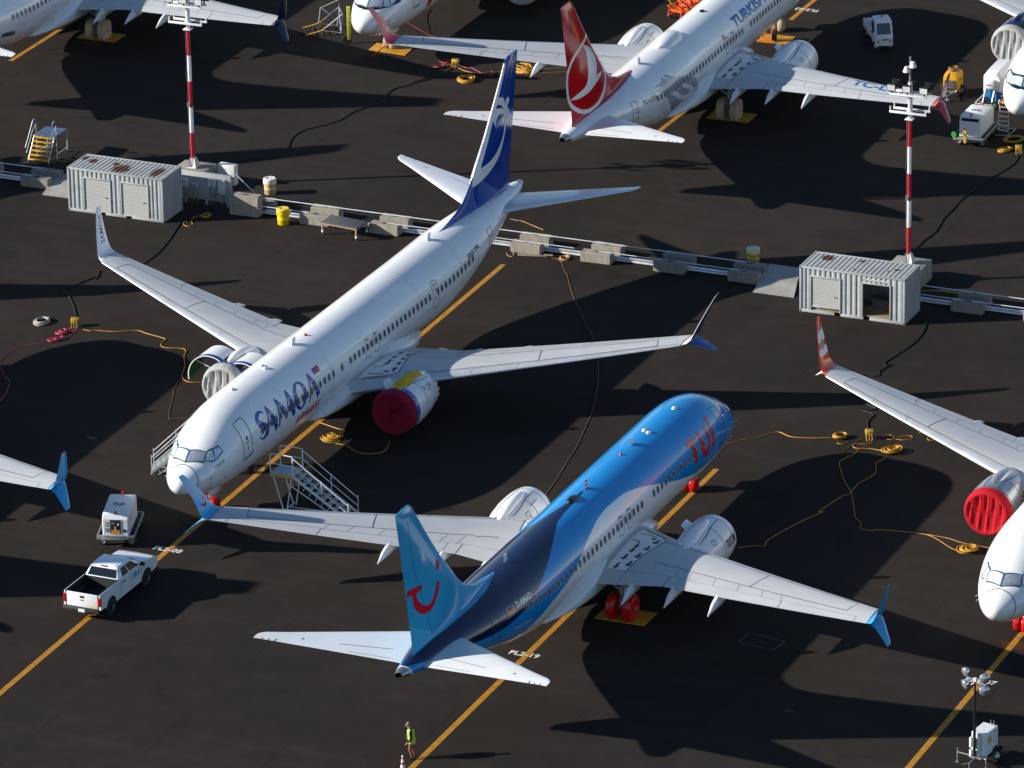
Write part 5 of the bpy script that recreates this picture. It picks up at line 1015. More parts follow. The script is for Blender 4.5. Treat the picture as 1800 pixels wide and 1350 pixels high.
# rolling platform
t = thing("rolling_platform", "low rolling work platform with dark top and brown legs", "work platform", (-9.17, 310.35, 0), R(-30.5)); b = MB(); b.box((0, 0, .72), (2.35, 1.25, .07), ch=.012); b.obj("top", mat("platform_top", (.07, .078, .085), .7, var=.15, vscale=2), t)
b = MB(); b.box((0, -.6, .66), (2.3, .05, .07)); b.box((0, .6, .66), (2.3, .05, .07)); b.box((-1.12, 0, .66), (.05, 1.15, .07)); b.box((1.12, 0, .66), (.05, 1.15, .07)); b.obj("apron_frame", mat("platform_wood", (.34, .22, .13), .8, var=.2), t)
for x in (-1.1, 1.1):
    for y in (-.57, .57): b = MB(); b.box((x, y, .42), (.09, .09, .44), 0, ch=.008); b.box((x, y, .2), (.1, .1, .14), 1, ch=.01); b.rev([(-.025, .02), (-.025, .07), (.025, .07), (.025, .02)], (x, y, .075), 'y', 14, 2, True); b.obj("caster_leg", [mat("platform_wood", (.34, .22, .13)), P_WHITE2, M_RUB], t)
b = MB(); b.box((0, 0, .05), (1.65, .16, .08), ch=.01); b.box((.9, .02, .11), (.5, .12, .06)); o = b.obj("timber_plank", mat("timber", (.26, .2, .14), .85, var=.25, vscale=3, stretch=(.4, 3, 1))); o.location = (1.25, 306.3, 0); o.rotation_euler = (0, 0, R(-12)); tag(o, "weathered timber plank at the foot of the cracked block", "plank")

b = MB(); v, f = strip2d([(10.4, 254.0), (10.98, 255.02), (12.59, 253.9), (11.96, 252.95)], .14, True, .4); b.add([(a, q, .0038) for a, q in v], f); tag(b.obj("sealed_patch", M_OIL, None, 0), "dark sealed rectangle outline on the asphalt", kind="structure")
CABLES = [
    ('k', 0.045, 'thick black cable from the electrical panel across to the upper yellow box', [(-15.85,322.59),(-14.77,323.25),(-13.57,323.45),(-12.84,324.73),(-12.57,326.71),(-11.94,328.02),(-10.63,328.96),(-9.75,329.86),(-9.11,331.08),(-8.23,332.07),(-7.34,332.88),(-7.13,334.26),(-6.69,335.28),(-6.02,335.77),(-5.34,336.43),(-4.78,336.75),(-4.5,337.27),(-4.1,337.6),(-3.53,338.35),(-3.19,339.15)]),
    ('k', 0.045, 'black cable running under the palm airliner wing to the yellow power box', [(-18.44,312.74),(-18.97,309.82),(-19.36,308.27),(-19.8,306.97),(-20.22,306.15),(-20.84,305.35),(-21.65,304.92),(-22.42,305.14),(-22.59,304.85),(-22.57,304.49),(-22.72,303.91),(-22.76,304.18),(-24.21,302.49),(-24.28,302.06),(-23.97,301.17),(-23.76,300.3),(-23.54,299.14),(-23.32,296.99)]),
    ('k', 0.045, 'black cable from the open container to the yellow box near the right edge', [(22.18,295.08),(21.93,293.69),(21.31,292.06),(20.18,290.19),(19.57,289.27),(19.59,288.86),(19.9,288.98),(19.24,288.06),(19.1,287.4),(18.31,287.44),(18.03,285.98),(18.14,283.86),(18.71,282.78),(18.02,282.68),(18.51,282.01),(18.16,280.99),(18.12,279.32)]),
    ('k', 0.045, 'black cable from the right light mast toward the upper right corner', [(22.28,306.02),(22.87,307.4),(23.68,308.97),(24.26,310.99),(24.86,312.4),(25.31,313.62),(26.15,315.26),(26.99,316.9),(27.98,318.35),(28.8,319.59),(29.22,320.65),(29.42,321.73)]),
    ('y', 0.03, 'yellow cable winding from the left power box to the open engine', [(-22.9,296.26),(-22.51,296.03),(-22.28,296.12),(-21.25,295.87),(-20.04,295.98),(-19.51,295.53),(-18.56,294.78),(-18.45,294.5),(-18.65,293.88),(-18.4,293.38),(-17.48,293.2),(-17.26,292.77),(-17.32,291.95),(-17.22,290.71),(-17.31,289.36),(-17.15,288.61),(-16.81,288.32),(-16.27,288.29)]),
    ('b', 0.022, 'thin brown cord curving behind the palm airliner nose stair', [(-17.26,289.35),(-17.38,288.82),(-17.62,287.49),(-17.64,286.42),(-17.73,283.53),(-17.43,283.31),(-16.6,283.34)]),
    ('y', 0.03, 'yellow cord trailing from the small coil to the maroon engine cover', [(-9.04,279.46),(-8.55,279.23),(-8.34,278.95),(-8.07,278.46),(-7.68,278.1),(-7.24,278.01),(-6.73,278.12),(-6.46,278.52),(-6.36,279.05),(-6.3,279.73)]),
    ('y', 0.03, 'yellow cord leading from the small coil to the yellow line', [(-8.91,280.27),(-8.63,281.15),(-8.72,281.36),(-8.98,281.47),(-9.94,282.38)]),
    ('y', 0.03, 'yellow cable stretched from the blue airliner nose to a coil', [(10.47,278.16),(11.51,278.87),(12.5,279.33),(13.49,279.93),(14.14,279.25),(15.19,279.02),(16.15,279.03)]),
    ('y', 0.03, 'looping yellow cable joining the right power box and the tangled coil', [(18.22,278.44),(18.13,278.31),(17.84,278.11),(17.36,278.08),(17.22,277.87),(17.36,277.55),(18.0,277.47),(18.5,277.23),(18.88,276.9)]),
    ('y', 0.025, 'short yellow cable tail below the neat coil', [(17.02,278.47),(16.68,278.16),(16.45,278.28),(16.5,278.44)]),
    ('b', 0.022, 'thin cord from the right power box into the nose shadow', [(17.8,278.8),(17.32,278.19),(16.93,277.57),(16.6,276.75)]),
    ('y', 0.025, 'yellow cable crossing the blue airliner nose shadow to the red engine cover', [(18.3,278.35),(18.12,278.15),(17.6,277.54),(17.15,276.72),(16.6,276.12),(16.39,275.61),(16.43,274.57),(16.49,273.53),(16.63,272.6),(16.76,271.88),(16.78,271.17),(16.78,269.56),(16.77,269.34),(16.78,268.62),(17.01,267.89),(16.97,267.18),(17.51,266.92),(17.79,267.02),(18.89,266.73),(20.07,266.32),(20.66,265.59),(21.23,264.51),(21.75,264.09)]),
    ('y', 0.025, 'yellow cable from the tangled coil back to the blue airliner engine', [(18.85,276.43),(18.63,276.02),(18.28,275.62),(18.2,275.21),(18.2,274.58),(17.98,273.97),(17.55,273.38),(17.16,272.88),(16.76,271.83),(16.61,271.58),(16.24,271.3),(15.6,270.32),(15.0,269.44),(15.23,269.41),(14.34,268.49),(13.45,267.46),(12.36,265.98),(12.14,265.28),(11.68,265.31),(10.84,265.11)]),
    ('y', 0.025, 'curled yellow cable end right of the power box', [(18.82,279.01),(18.91,279.17),(19.16,279.26),(19.38,278.93),(19.24,278.62),(19.0,278.69)]),
    ('y', 0.025, 'wavy yellow cable end under the orange tipped wing', [(19.44,278.67),(19.83,278.54),(20.24,278.68),(20.29,279.0),(20.03,279.12),(19.7,278.97)]),
    ('y', 0.025, 'short wriggling yellow cable beneath the orange tipped wing', [(20.66,279.46),(21.02,279.39),(21.2,279.11),(21.04,278.59),(21.27,278.42),(21.53,278.72),(21.56,279.09),(21.51,279.2)]),
    ('y', 0.03, 'yellow cable between the upper power box and the tangled coil behind the palm fin', [(-2.87,339.02),(-2.79,338.82),(-2.54,338.41),(-1.99,337.99),(-1.36,337.89),(-0.4,338.03),(0.31,338.06),(0.73,338.16)]),
    ('y', 0.025, 'short yellow cord joining the upper power box to its coil', [(-2.62,338.22),(-2.7,337.58),(-2.62,337.12)]),
    ('y', 0.022, 'two yellow cords running right from the tangled coil: upper one', [(1.4,338.32),(1.99,338.46),(2.41,338.52),(4.93,338.9),(7.45,339.35)]),
    ('y', 0.022, 'lower yellow cord running right from the tangled coil behind the fin', [(1.14,337.42),(1.56,337.53),(2.4,337.74),(4.91,338.05),(7.43,338.49)]),
    ('p', 0.025, 'pink cord from the left power box to a pink heap', [(-23.37,296.08),(-23.61,296.16),(-23.66,296.58),(-23.54,296.79)]),
    ('p', 0.02, 'long thin pink cord trailing to the left edge', [(-23.51,296.29),(-24.72,294.54),(-26.19,293.92),(-27.04,291.75),(-27.36,290.68),(-26.98,290.93),(-26.58,289.55),(-26.34,289.0),(-26.37,287.39),(-26.48,286.86),(-26.7,285.81)]),
    ('p', 0.025, 'pink cord from the power box down to the lower pink heap', [(-23.23,296.28),(-23.38,295.73),(-23.66,295.32),(-23.79,295.05)]),
    ('p', 0.025, 'red cord stretched between the upper power box and a red heap', [(-2.87,339.55),(-2.45,339.0),(-2.03,338.84),(-1.53,337.97),(-1.11,337.75)]),
    ('o', 0.025, 'pale orange cord beside the rear chipped concrete block', [(0.08,312.27),(0.45,312.04),(0.75,311.88),(1.34,311.13),(1.77,310.6),(1.9,310.38)]),
    ('b', 0.025, 'thin brown cord from the barrier blocks to the blue airliner engine', [(2.31,305.91),(2.6,305.76),(2.79,305.4),(2.92,304.56),(3.03,303.59),(3.12,303.27),(3.33,300.63),(3.56,298.88),(4.01,295.73),(4.38,293.47),(4.52,290.71),(4.52,287.99),(4.37,285.86),(4.07,282.98),(3.75,281.18),(3.21,278.39),(2.75,276.64),(2.2,274.42),(1.6,272.24)]),
    ('o', 0.025, 'small loop of pale cord left of the cracked block', [(-0.15,306.88),(-0.15,306.67),(-0.08,306.39),(0.16,306.23),(0.24,306.58),(0.17,306.82)]),
    ('y', 0.025, 'yellow cord loop beside the closed container shadow', [(-17.01,313.66),(-17.23,313.77),(-17.73,313.57),(-17.83,312.83),(-17.75,312.46),(-17.8,312.15),(-18.01,312.04),(-18.23,312.3),(-18.27,312.67),(-18.17,312.91),(-18.08,312.72)]),
    ('r', 0.022, 'thin red cord on the asphalt beneath the top edge airliner nose', [(-6.26,348.3),(-5.43,346.76),(-4.6,345.23),(-4.13,344.83)]),
    ('o', 0.02, 'faint orange cord near the red engine cover', [(20.16,266.32),(21.14,265.8),(21.83,265.18),(23.25,264.42)]),
    ('k', 0.03, 'thin dark cord hanging under the top edge airliner', [(-4.57,350.46),(-4.86,348.97),(-4.66,345.6)]),
]
# ------------------------------------------------------------------ cables, coils, power boxes
CM = dict(k=mat("cable_black", (.012, .012, .013), .7), y=mat("cable_yellow", (.44, .235, .012), .55, var=.15), b=mat("cord_brown", (.16, .085, .04), .8), p=mat("cord_pink", (.55, .06, .12), .55), o=mat("cord_orange", (.48, .24, .10), .7), r=mat("cord_red", (.22, .03, .03), .7))
for c, r, lb, pts in CABLES:
    r *= .7 if c == 'k' else .78; pp = smooth_loop([(x, y, r) for x, y in pts], 5, False); b = MB(); b.tube(pp, r, 6); tag(b.obj("cable", CM[c], None, 60), lb, "cable", "cables lying on the apron")
def coil(p, r, turns, m, label, rr=.03, flat=.75, seed=1, mess=.12):
    rg = random.Random(seed); t = thing("cable_coil", label, "cable coil", (*p, 0), rg.uniform(0, 3), "coiled cables on the apron"); b = MB(); pts = []; n = turns * 18; k1, k2 = rg.uniform(.3, .7), rg.uniform(0, 6)
    for i in range(n):
        a = 2 * math.pi * i / 18; q = r * (1 - mess * .5 + mess * math.sin(a * k1 + k2) * .9 + mess * .5 * math.sin(i * .11 + k2)); pts.append((q * math.cos(a) + mess * r * math.sin(i * .021 + k2), q * math.sin(a) * flat + mess * r * math.cos(i * .017), rr + rr * 1.1 * (i / 18) * .55 + rr * .5 * math.sin(a * 1.7)))
    pts[-1] = (pts[-1][0] * 1.5, pts[-1][1] * 1.5, rr); b.tube(pts, rr, 6); b.obj("windings", m, t, 60)
coil((-9.2, 280.11), .42, 9, CM['y'], "small tangled yellow coil beside the palm airliner's line", .03, .7, 2, .4); coil((16.65, 279.08), .38, 9, CM['y'], "neat yellow coil left of the right power box", .032, .8, 3, .12); coil((19.18, 277.13), .42, 10, CM['y'], "tangled yellow coil right of the power box", .032, .85, 4, .35)
coil((-2.42, 336.58), .55, 8, CM['y'], "neat yellow coil left of the palm fin", .032, .85, 5, .12); coil((1.03, 338.19), .55, 12, CM['y'], "messy yellow coil right of the palm fin", .032, .7, 6, .45); coil((28.71, 322.26), .4, 7, CM['y'], "small yellow coil beside the power box at the right edge", .03, .7, 7, .25)
coil((29.3, 323.9), .6, 9, CM['y'], "shaded yellow coil under the step ladder at the right", .03, .8, 8, .12); coil((22.0, 264.26), .42, 11, CM['y'], "yellow coil below the red engine cover", .03, .85, 9, .3); coil((-17.05, 313.75), .3, 6, CM['y'], "small yellow coil in the closed container's shadow", .025, .8, 10, .2)
coil((-25.17, 297.48), .5, 4, mat("grey_hose", (.34, .32, .29), .7), "grey hose coil near the left power box", .045, .8, 11, .15); coil((-24.0, 295.95), .3, 7, CM['p'], "upper pink cord heap by the left power box", .025, .6, 12, .5); coil((-24.2, 294.85), .34, 7, CM['p'], "lower pink cord heap by the left power box", .025, .5, 13, .55)
coil((-4.0, 339.13), .32, 6, CM['r'], "red cord coil left of the upper power box", .03, .7, 14, .2); coil((-3.53, 339.95), .34, 6, CM['r'], "red cord heap behind the upper power box", .03, .6, 15, .5); coil((-.95, 337.7), .34, 6, CM['r'], "red cord heap against the palm fin", .03, .5, 16, .5); coil((3.04, 305.79), .32, 4, CM['o'], "pale cord coil right of the wooden plank", .025, .8, 17, .2)
M_PBOX = mat("power_box_yellow", (.62, .40, .02), .5, var=.08)
for p, lb, rz in (((-23.39, 296.88), "yellow power box beside the pink cords at the left", -.05), ((18.11, 278.93), "yellow power box between the right hand cable coils", .0), ((-3.05, 339.4), "yellow power box left of the palm fin", -.35), ((29.43, 321.95), "yellow power box at the right edge", -.1)):
    t = thing("power_box", lb, "power box", (*p, 0), rz, "yellow power distribution boxes"); b = MB(); b.box((0, 0, .33), (.40, .34, .24), ch=.02); b.obj("housing", M_PBOX, t); b = MB()
    b.tube([(-.16, -.13, .0 + .02), (-.16, -.13, .22)], .015, 6); b.tube([(.16, -.13, .02), (.16, -.13, .22)], .015, 6); b.tube([(-.16, .13, .02), (-.16, .13, .22)], .015, 6); b.tube([(.16, .13, .02), (.16, .13, .22)], .015, 6); b.tube([(-.18, -.15, .02), (.18, -.15, .02), (.18, .15, .02), (-.18, .15, .02), (-.18, -.15, .02)], .015, 6); b.obj("stand", M_STEEL, t)
    for k in range(4): b = MB(); b.box((-.12 + .08 * k, -.02, .452), (.04, .16, .008)); b.obj("breaker_slot", M_LINE, t)
    for k in range(3): b = MB(); b.tube(smooth_loop([(-.12 + .12 * k, -.18, .3), (-.14 + .13 * k, -.27, .26), (-.15 + .15 * k, -.33, .05), (-.1 + .1 * k, -.45, .03)], 5, False), .022, 6); b.obj("plug_lead", CM['y'], t)

# ------------------------------------------------------------------ pickup truck
M_TRUCK = mat("truck_white", (.76, .77, .78), .22, coat=.8, var=.02); M_TGLASS = mat("tinted_glass", (.008, .010, .012), .06, spec=.7, var=.2); M_PLAST = mat("black_plastic", (.018, .018, .02), .6); M_TAIL = mat("tail_light_red", (.35, .006, .008), .15, spec=.7); M_CHROME = mat("chrome", (.6, .61, .62), .15, metal=1.0)
t = thing("pickup_truck", "white crew cab pickup truck standing on the yellow line", "pickup truck", (-20.16, 258.97, 0), R(65.6))
arch = lambda cx, r: [(cx + r * math.cos(R(a)), .40 + r * math.sin(R(a))) for a in range(170, 5, -15)]
side = [(-1.08, .60), (-.54, .58)] + arch(0, .53) + [(.54, .44), (3.11, .44)] + arch(3.65, .53) + [(4.19, .5), (4.70, .56), (4.80, .75), (4.80, 1.02), (4.70, 1.13), (4.2, 1.21), (3.4, 1.27), (3.1, 1.31), (.95, 1.34), (.93, 1.37), (-1.08, 1.38)]
for sd in (1, -1):
    b = MB(); n = len(side); y0, y1 = sd * .90, sd * 1.0; b.add([(x, y0, z) for x, z in side] + [(x, y1 - sd * (.05 if z > 1.2 else .0) - sd * (.03 if z < .6 else 0), z) for x, z in side], [tuple(range(n)), tuple(range(n, 2 * n))] + [(i, (i + 1) % n, n + (i + 1) % n, n + i) for i in range(n)]); so_ = b.obj("body_side", M_TRUCK, t, 30)
    for x in (1.05, 2.12, 3.12): b = MB(); b.box((x, sd * 1.003, .92), (.015, .004, .8)); b.obj("door_gap", M_LINE, so_)
    for x in (1.35, 2.42): b = MB(); b.box((x, sd * 1.02, 1.16), (.2, .04, .04), ch=.01); b.obj("door_handle", M_PLAST, so_)
    for cx in (0, 3.65): b = MB(); b.rev([(-.16, .0), (-.16, .50), (.1, .50), (.1, 0)], (cx, sd * .82, .42), 'y', 24, 0); b.obj("wheel_well", M_DARK, t)
b = MB(); rings = []
for x, z, w in ((3.05, 1.30, .95), (3.4, 1.285, .955), (3.9, 1.26, .955), (4.4, 1.21, .95), (4.7, 1.14, .93), (4.80, 1.03, .91)): rings.append([(x, w * k, z + .035 * (1 - k * k) - (.012 if abs(k) < .5 and .3 < abs(k) else 0)) for k in (-1, -.8, -.55, -.4, -.2, 0, .2, .4, .55, .8, 1)])
b.loft(rings, 0, closed=False); b.obj("hood", M_TRUCK, t, 40)
b = MB(); b.box((2.12, 0, .85), (2.26, 1.82, .85), 0, ch=.03); b.box((4.0, 0, .8), (1.5, 1.84, .6), 0, ch=.05); b.obj("cab_lower_body", M_TRUCK, t)
b = MB(); b.box((4.78, 0, .86), (.06, 1.6, .38), 1, ch=.02); b.box((4.84, 0, .55), (.16, 1.96, .24), 0, ch=.04); b.obj("front_bumper", [M_CHROME, M_PLAST], t)
BL = [(0.93, -.93), (3.42, -.93), (3.42, .93), (.93, .93)]; RF = [(1.22, -.74), (2.55, -.74), (2.55, .74), (1.22, .74)]
def gl(face, u, v, o=.0):
    i, j = ((0, 1), (1, 2), (2, 3), (3, 0))[face]; a = Vector((*BL[i], 1.33)).lerp(Vector((*BL[j], 1.33)), u); c = Vector((*RF[i], 1.83)).lerp(Vector((*RF[j], 1.83)), u); nn = (Vector((*BL[j], 1.33)) - Vector((*BL[i], 1.33))).cross(Vector((*RF[i], 1.83)) - Vector((*BL[i], 1.33))).normalized(); return a.lerp(c, v) + nn * o
b = MB(); rings = []
def rr_(P, z, r): 
    (x0, y0), _, (x1, y1), _ = P; return [(x, y, z) for x, y in rrect(x0, y0, x1, y1, r, 4)]
b.loft([rr_(BL, 1.30, .08), rr_(BL, 1.34, .09), rr_(RF, 1.80, .12), rr_([(1.3, -.68), 0, (2.48, .68), 0], 1.865, .14), rr_([(1.5, -.45), 0, (2.3, .45), 0], 1.885, .14)]); cabo = b.obj("cab_roof", M_TRUCK, t, 35)
for nm, fc, u0, u1, v0, v1 in (("rear_window", 3, .07, .93, .14, .86), ("windshield", 1, .05, .95, .05, .9), ("side_window", 0, .16, .43, .1, .86), ("side_window", 0, .47, .83, .1, .86), ("side_window", 2, .57, .84, .1, .86), ("side_window", 2, .17, .53, .1, .86)):
    b = MB(); k = 6; vs = [gl(fc, u0 + (u1 - u0) * i / k, v0 + (v1 - v0) * j / 2, .012) for j in range(3) for i in range(k + 1)]; b.add(vs, [(j * (k + 1) + i, j * (k + 1) + i + 1, (j + 1) * (k + 1) + i + 1, (j + 1) * (k + 1) + i) for j in range(2) for i in range(k)]); b.obj(nm, M_TGLASS, cabo, 60)
for k in range(5): b = MB(); b.box((1.95, -.48 + .24 * k, 1.884), (1.0, .05, .012), ch=.004); b.obj("roof_rib", M_TRUCK, cabo)
b = MB(); b.box((1.25, 0, 1.835), (.08, .36, .05), ch=.015); b.obj("brake_light", M_TAIL, cabo)
for sd in (1, -1): b = MB(); b.box((3.1, sd * 1.08, 1.38), (.12, .24, .2), ch=.04); b.tube([(3.05, sd * .92, 1.33), (3.08, sd * 1.05, 1.33)], .03, 6); b.obj("wing_mirror", M_PLAST, t)
M_BED = mat("bed_liner", (.012, .012, .012), .75, var=.2); b = MB(); b.box((-.06, 0, .78), (2.0, 1.78, .05)); b.box((.92, 0, 1.06), (.06, 1.78, .6)); 
for sd in (1, -1): b.box((-.06, sd * .88, 1.08), (2.0, .05, .62)); b.box((0, sd * .72, .93), (.9, .3, .26), ch=.04)
b.obj("bed_liner", M_BED, t)
b = MB(); b.box((-1.06, 0, 1.0), (.07, 1.66, .72), 0, ch=.02); tg = b.obj("tailgate", M_TRUCK, t); b = MB(); b.box((-1.10, 0, 1.17), (.02, .24, .12), 0, ch=.01); b.obj("tailgate_handle", M_PLAST, tg); b = MB(); b.box((-1.10, 0, 1.0), (.012, .2, .035)); b.box((-1.10, 0, 1.0), (.013, .07, .075)); b.obj("emblem", mat("emblem_gold", (.42, .27, .06), .3, metal=.6), tg); b = MB(); b.box((-1.10, -.55, .72), (.008, .34, .06)); b.obj("sticker", mat("sticker_yellow", (.7, .42, .02), .5), tg)
for sd in (1, -1): b = MB(); b.box((-1.06, sd * .92, 1.02), (.12, .17, .44), 0, ch=.025); b.obj("tail_light", M_TAIL, t)
b = MB(); b.box((-1.2, 0, .56), (.18, 1.94, .2), 0, ch=.04); b.box((-1.12, 0, .5), (.1, 1.2, .3), 0); rb = b.obj("rear_bumper", M_PLAST, t); b = MB(); b.box((-1.297, -.05, .56), (.012, .34, .16)); b.obj("licence_plate", P_WHITE2, rb)
for x in (0, 3.65):
    for sd in (1, -1):
        w = link("wheel", wheel_mesh((x, sd * .86, .40), .40, .27, M_CHROME), t)
        b = MB()
        for k in range(5): a = k * 1.2566; b.loft([[(x + math.cos(a + da) * r, sd * 1.0, .40 + math.sin(a + da) * r) for da in (-d, d)] + [(x + math.cos(a + da) * r, sd * .97, .40 + math.sin(a + da) * r) for da in (d, -d)] for r, d in ((.05, .4), (.12, .22), (.22, .14))])
        b.obj("wheel_spoke", M_CHROME, w)
b = MB(); b.box((2.6, -1.004, 1.0), (.6, .006, .10)); b.box((2.95, -1.004, 1.08), (.12, .006, .1)); b.obj("door_decal", mat("decal_grey", (.25, .28, .34), .5), t)

# ------------------------------------------------------------------ ground power carts
M_GPUW = mat("gpu_white", (.70, .71, .71), .4, var=.04, dirt=.1, dirtcol=(.4, .4, .38)); M_GFRAME = mat("gpu_frame_grey", (.22, .24, .25), .5, metal=.3, var=.1); M_AMBER = mat("beacon_red", (.45, .03, .01), .2); M_WARN = mat("warning_orange", (.75, .33, .01), .5)
def gpu(loc, rz, label, flip):
    t = thing("ground_power_unit", label, "power cart", (*loc, 0), rz, "white ground power carts"); b = MB()
    prof = [(0.0, .62), (0.0, 1.50), (.10, 1.66), (.30, 1.74), (2.45, 1.80), (2.62, 1.74), (2.72, 1.55), (2.72, .62)]; n = len(prof); rings = []
    for x, ins in ((-.64, .05), (-.60, 0), (.60, 0), (.64, .05)): rings.append([(x, 1.36 + (y - 1.36) * (1 - ins * .6), .62 + (z - .62) * (1 - ins * .4)) for y, z in prof])
    b.loft(rings); bo = b.obj("canopy", M_GPUW, t, 30)
    b = MB(); b.box((0, 1.45, .52), (1.3, 3.2, .14), 0, ch=.02); b.box((0, -.05, .56), (1.84, .12, .22), 0, ch=.02); b.box((0, 3.0, .56), (1.84, .12, .22), 0, ch=.02)
    for sd in (1, -1): b.box((sd * .9, 1.45, .58), (.06, 3.1, .2), 0, ch=.01); b.box((sd * .77, 1.45, .5), (.24, 3.0, .02), 1)
    b.obj("chassis", [M_GFRAME, M_DARK], t)
    for y in (.35, 2.5):
        for sd in (1, -1): link("wheel", wheel_mesh((sd * .72, y, .26), .26, .18, M_STEEL), t)
    M_KP = mat("control_panel_dark", (.02, .022, .028), .35)
    b = MB(); b.box((.0, -.012, 1.12), (.52, .03, .72), 0, ch=.008); cp = b.obj("control_panel", M_KP, bo)
    for x, z, w, h, m in ((0, .82, .42, .09, M_WARN), (0, .92, .42, .06, M_WARN), (.14, 1.25, .08, .10, P_WHITE2), (-.12, 1.3, .14, .02, P_WHITE2), (.0, 1.05, .05, .16, P_WHITE2)): b = MB(); b.box((x, -.03, z), (w, .012, h)); b.obj("panel_label", m, cp)
    for x, z, w, h, m in ((-.45, 1.32, .12, .10, M_WARN), (-.45, 1.18, .1, .08, M_CKGREY), (-.44, .95, .14, .2, M_CKGREY), (.44, .92, .18, .14, M_LINE)): b = MB(); b.box((x, -.012, z), (w, .016, h)); b.obj("sticker", m, bo)
    b = MB(); b.box((0, 2.69, 1.62), (1.0, .09, .16), 0, ch=.01); b.obj("exhaust_vent", M_DARK, bo)
    b = MB(); b.box((.643, .75, 1.3), (.012, .24, .26)); b.obj("warning_sign", M_WARN, bo)
    for y, z, m in ((.18, 1.72, M_AMBER), (2.5, 1.8, M_AMBER)): b = MB(); b.rev([(0, .07), (.06, .07), (.14, .05), (.17, .01)], (.0, y, z), 'z', 12); b.obj("beacon", m, bo)
    v, f = fitbox(curve2d(None, "TLD", 1, .03, 1.0, .2), .62, .32); decal("roof_lettering", ([(a - .31, q + 1.15) for a, q in v], f), lambda a, q: ((a, q, 1.745 + (q - .3) * .0279 + .008), (0, 0, 1)), M_BLACK, bo, 9, 9)
    for k in range(6): b = MB(); x = -.42 + .168 * k; s_ = 1 if k < 3 else -1; b.add([(x - .06, -.114, .46), (x + .03, -.114, .46), (x + .03 - s_ * .1 + .0, -.114, .62), (x - .06 - s_ * .1, -.114, .62)], [(0, 1, 2, 3)]); b.obj("hazard_stripe", M_PBOX, t)
    b = MB(); b.box((0, -.112, .54), (1.05, .006, .18)); b.obj("hazard_board", M_BLACK, t)
    for sd in (1, -1):
        b = MB(); b.tube(smooth_loop([(sd * .78, .5 + .28 * k, .60 + .06 * (k % 2)) for k in range(8)], 5, False), .05, 8); b.obj("output_cable", M_RUB, t, 60)
    if flip: b = MB(); b.tube([(.05, 3.05, .5), (.05, 3.9, 1.25)], .05, 6); b.box((.05, 3.55, .95), (.14, .05, .9)); b.obj("tow_bar", M_PBOX, t); b = MB(); b.rev([(-.03, .02), (-.03, .16), (.03, .16), (.03, .02)], (.85, 3.1, .8), 'y', 20, 0, True); b.obj("green_marker_disc", mat("marker_green", (.02, .35, .03), .5), t)
    return t
gpu((-19.5, 266.55), R(-6), "white ground power cart beside the pickup with its control panel facing us", False); gpu((27.67, 325.6), R(158.9), "white ground power cart with yellow tow bar near the upper right", True)

# ------------------------------------------------------------------ white utility cart
t = thing("utility_cart", "small white utility cart with open load bed in the nose shadow", "utility cart", (22.9, 340.75, 0), R(8)); b = MB(); rings = []
for y, zt, w in ((0, .8, .50), (.02, .86, .54), (.1, .95, .56), (.34, 1.76, .53), (.5, 1.87, .52), (1.15, 1.9, .52), (1.25, 1.86, .51)): rings.append([(w * k, y - .12 * (1 - k * k) * (1 if zt < .9 else 0), z) for k, z in ((-1, .32), (-1, zt - .08), (-.9, zt), (-.5, zt + .015), (0, zt + .02), (.5, zt + .015), (.9, zt), (1, zt - .08), (1, .32))])
b.loft(rings, 0); cb = b.obj("cab", M_GPUW, t, 35)
b = MB(); b.add([(.43 * i, .1 + .24 * j - .03, .97 + .80 * j) for i, j in ((-1, .06), (1, .06), (.95, .88), (-.95, .88))], [(0, 1, 2, 3)]); b.obj("windshield", mat("cart_glass", (.03, .06, .07), .08, spec=.7), cb)
for sd in (1, -1): b = MB(); b.add([(sd * .55, .5, 1.1), (sd * .55, 1.15, 1.1), (sd * .535, 1.15, 1.7), (sd * .535, .58, 1.7)], [(0, 1, 2, 3)]); b.obj("door_opening", M_DARK, cb); b = MB(); b.rev([(0, .06), (-.03, .055), (-.04, .0)], (sd * .36, -.06, .62), 'y', 14); b.obj("headlight", M_CHROME, cb); b = MB(); b.tube([(sd * .55, .3, 1.2), (sd * .68, .22, 1.2)], .02, 6); b.box((sd * .7, .2, 1.22), (.1, .05, .2), ch=.02); b.obj("mirror", M_PLAST, cb)
b = MB(); b.box((.05, -.13, .74), (.32, .02, .06)); b.obj("number_plate", M_BLACK, cb); b = MB(); b.rev([(0, .06), (.1, .05), (.13, .01)], (.0, .75, 1.92), 'z', 12); b.obj("beacon", M_AMBER, cb)
b = MB(); b.box((0, 2.4, .55), (1.15, 2.3, .08), ch=.01); 
for sd in (1, -1): b.box((sd * .56, 2.4, .78), (.04, 2.3, .42), ch=.01)
b.box((0, 3.53, .78), (1.15, .04, .42), ch=.01); b.obj("load_bed", M_GPUW, t)
for y in (.35, 2.9):
    for sd in (1, -1): link("wheel", wheel_mesh((sd * .46, y, .27), .27, .18, M_STEEL), t)

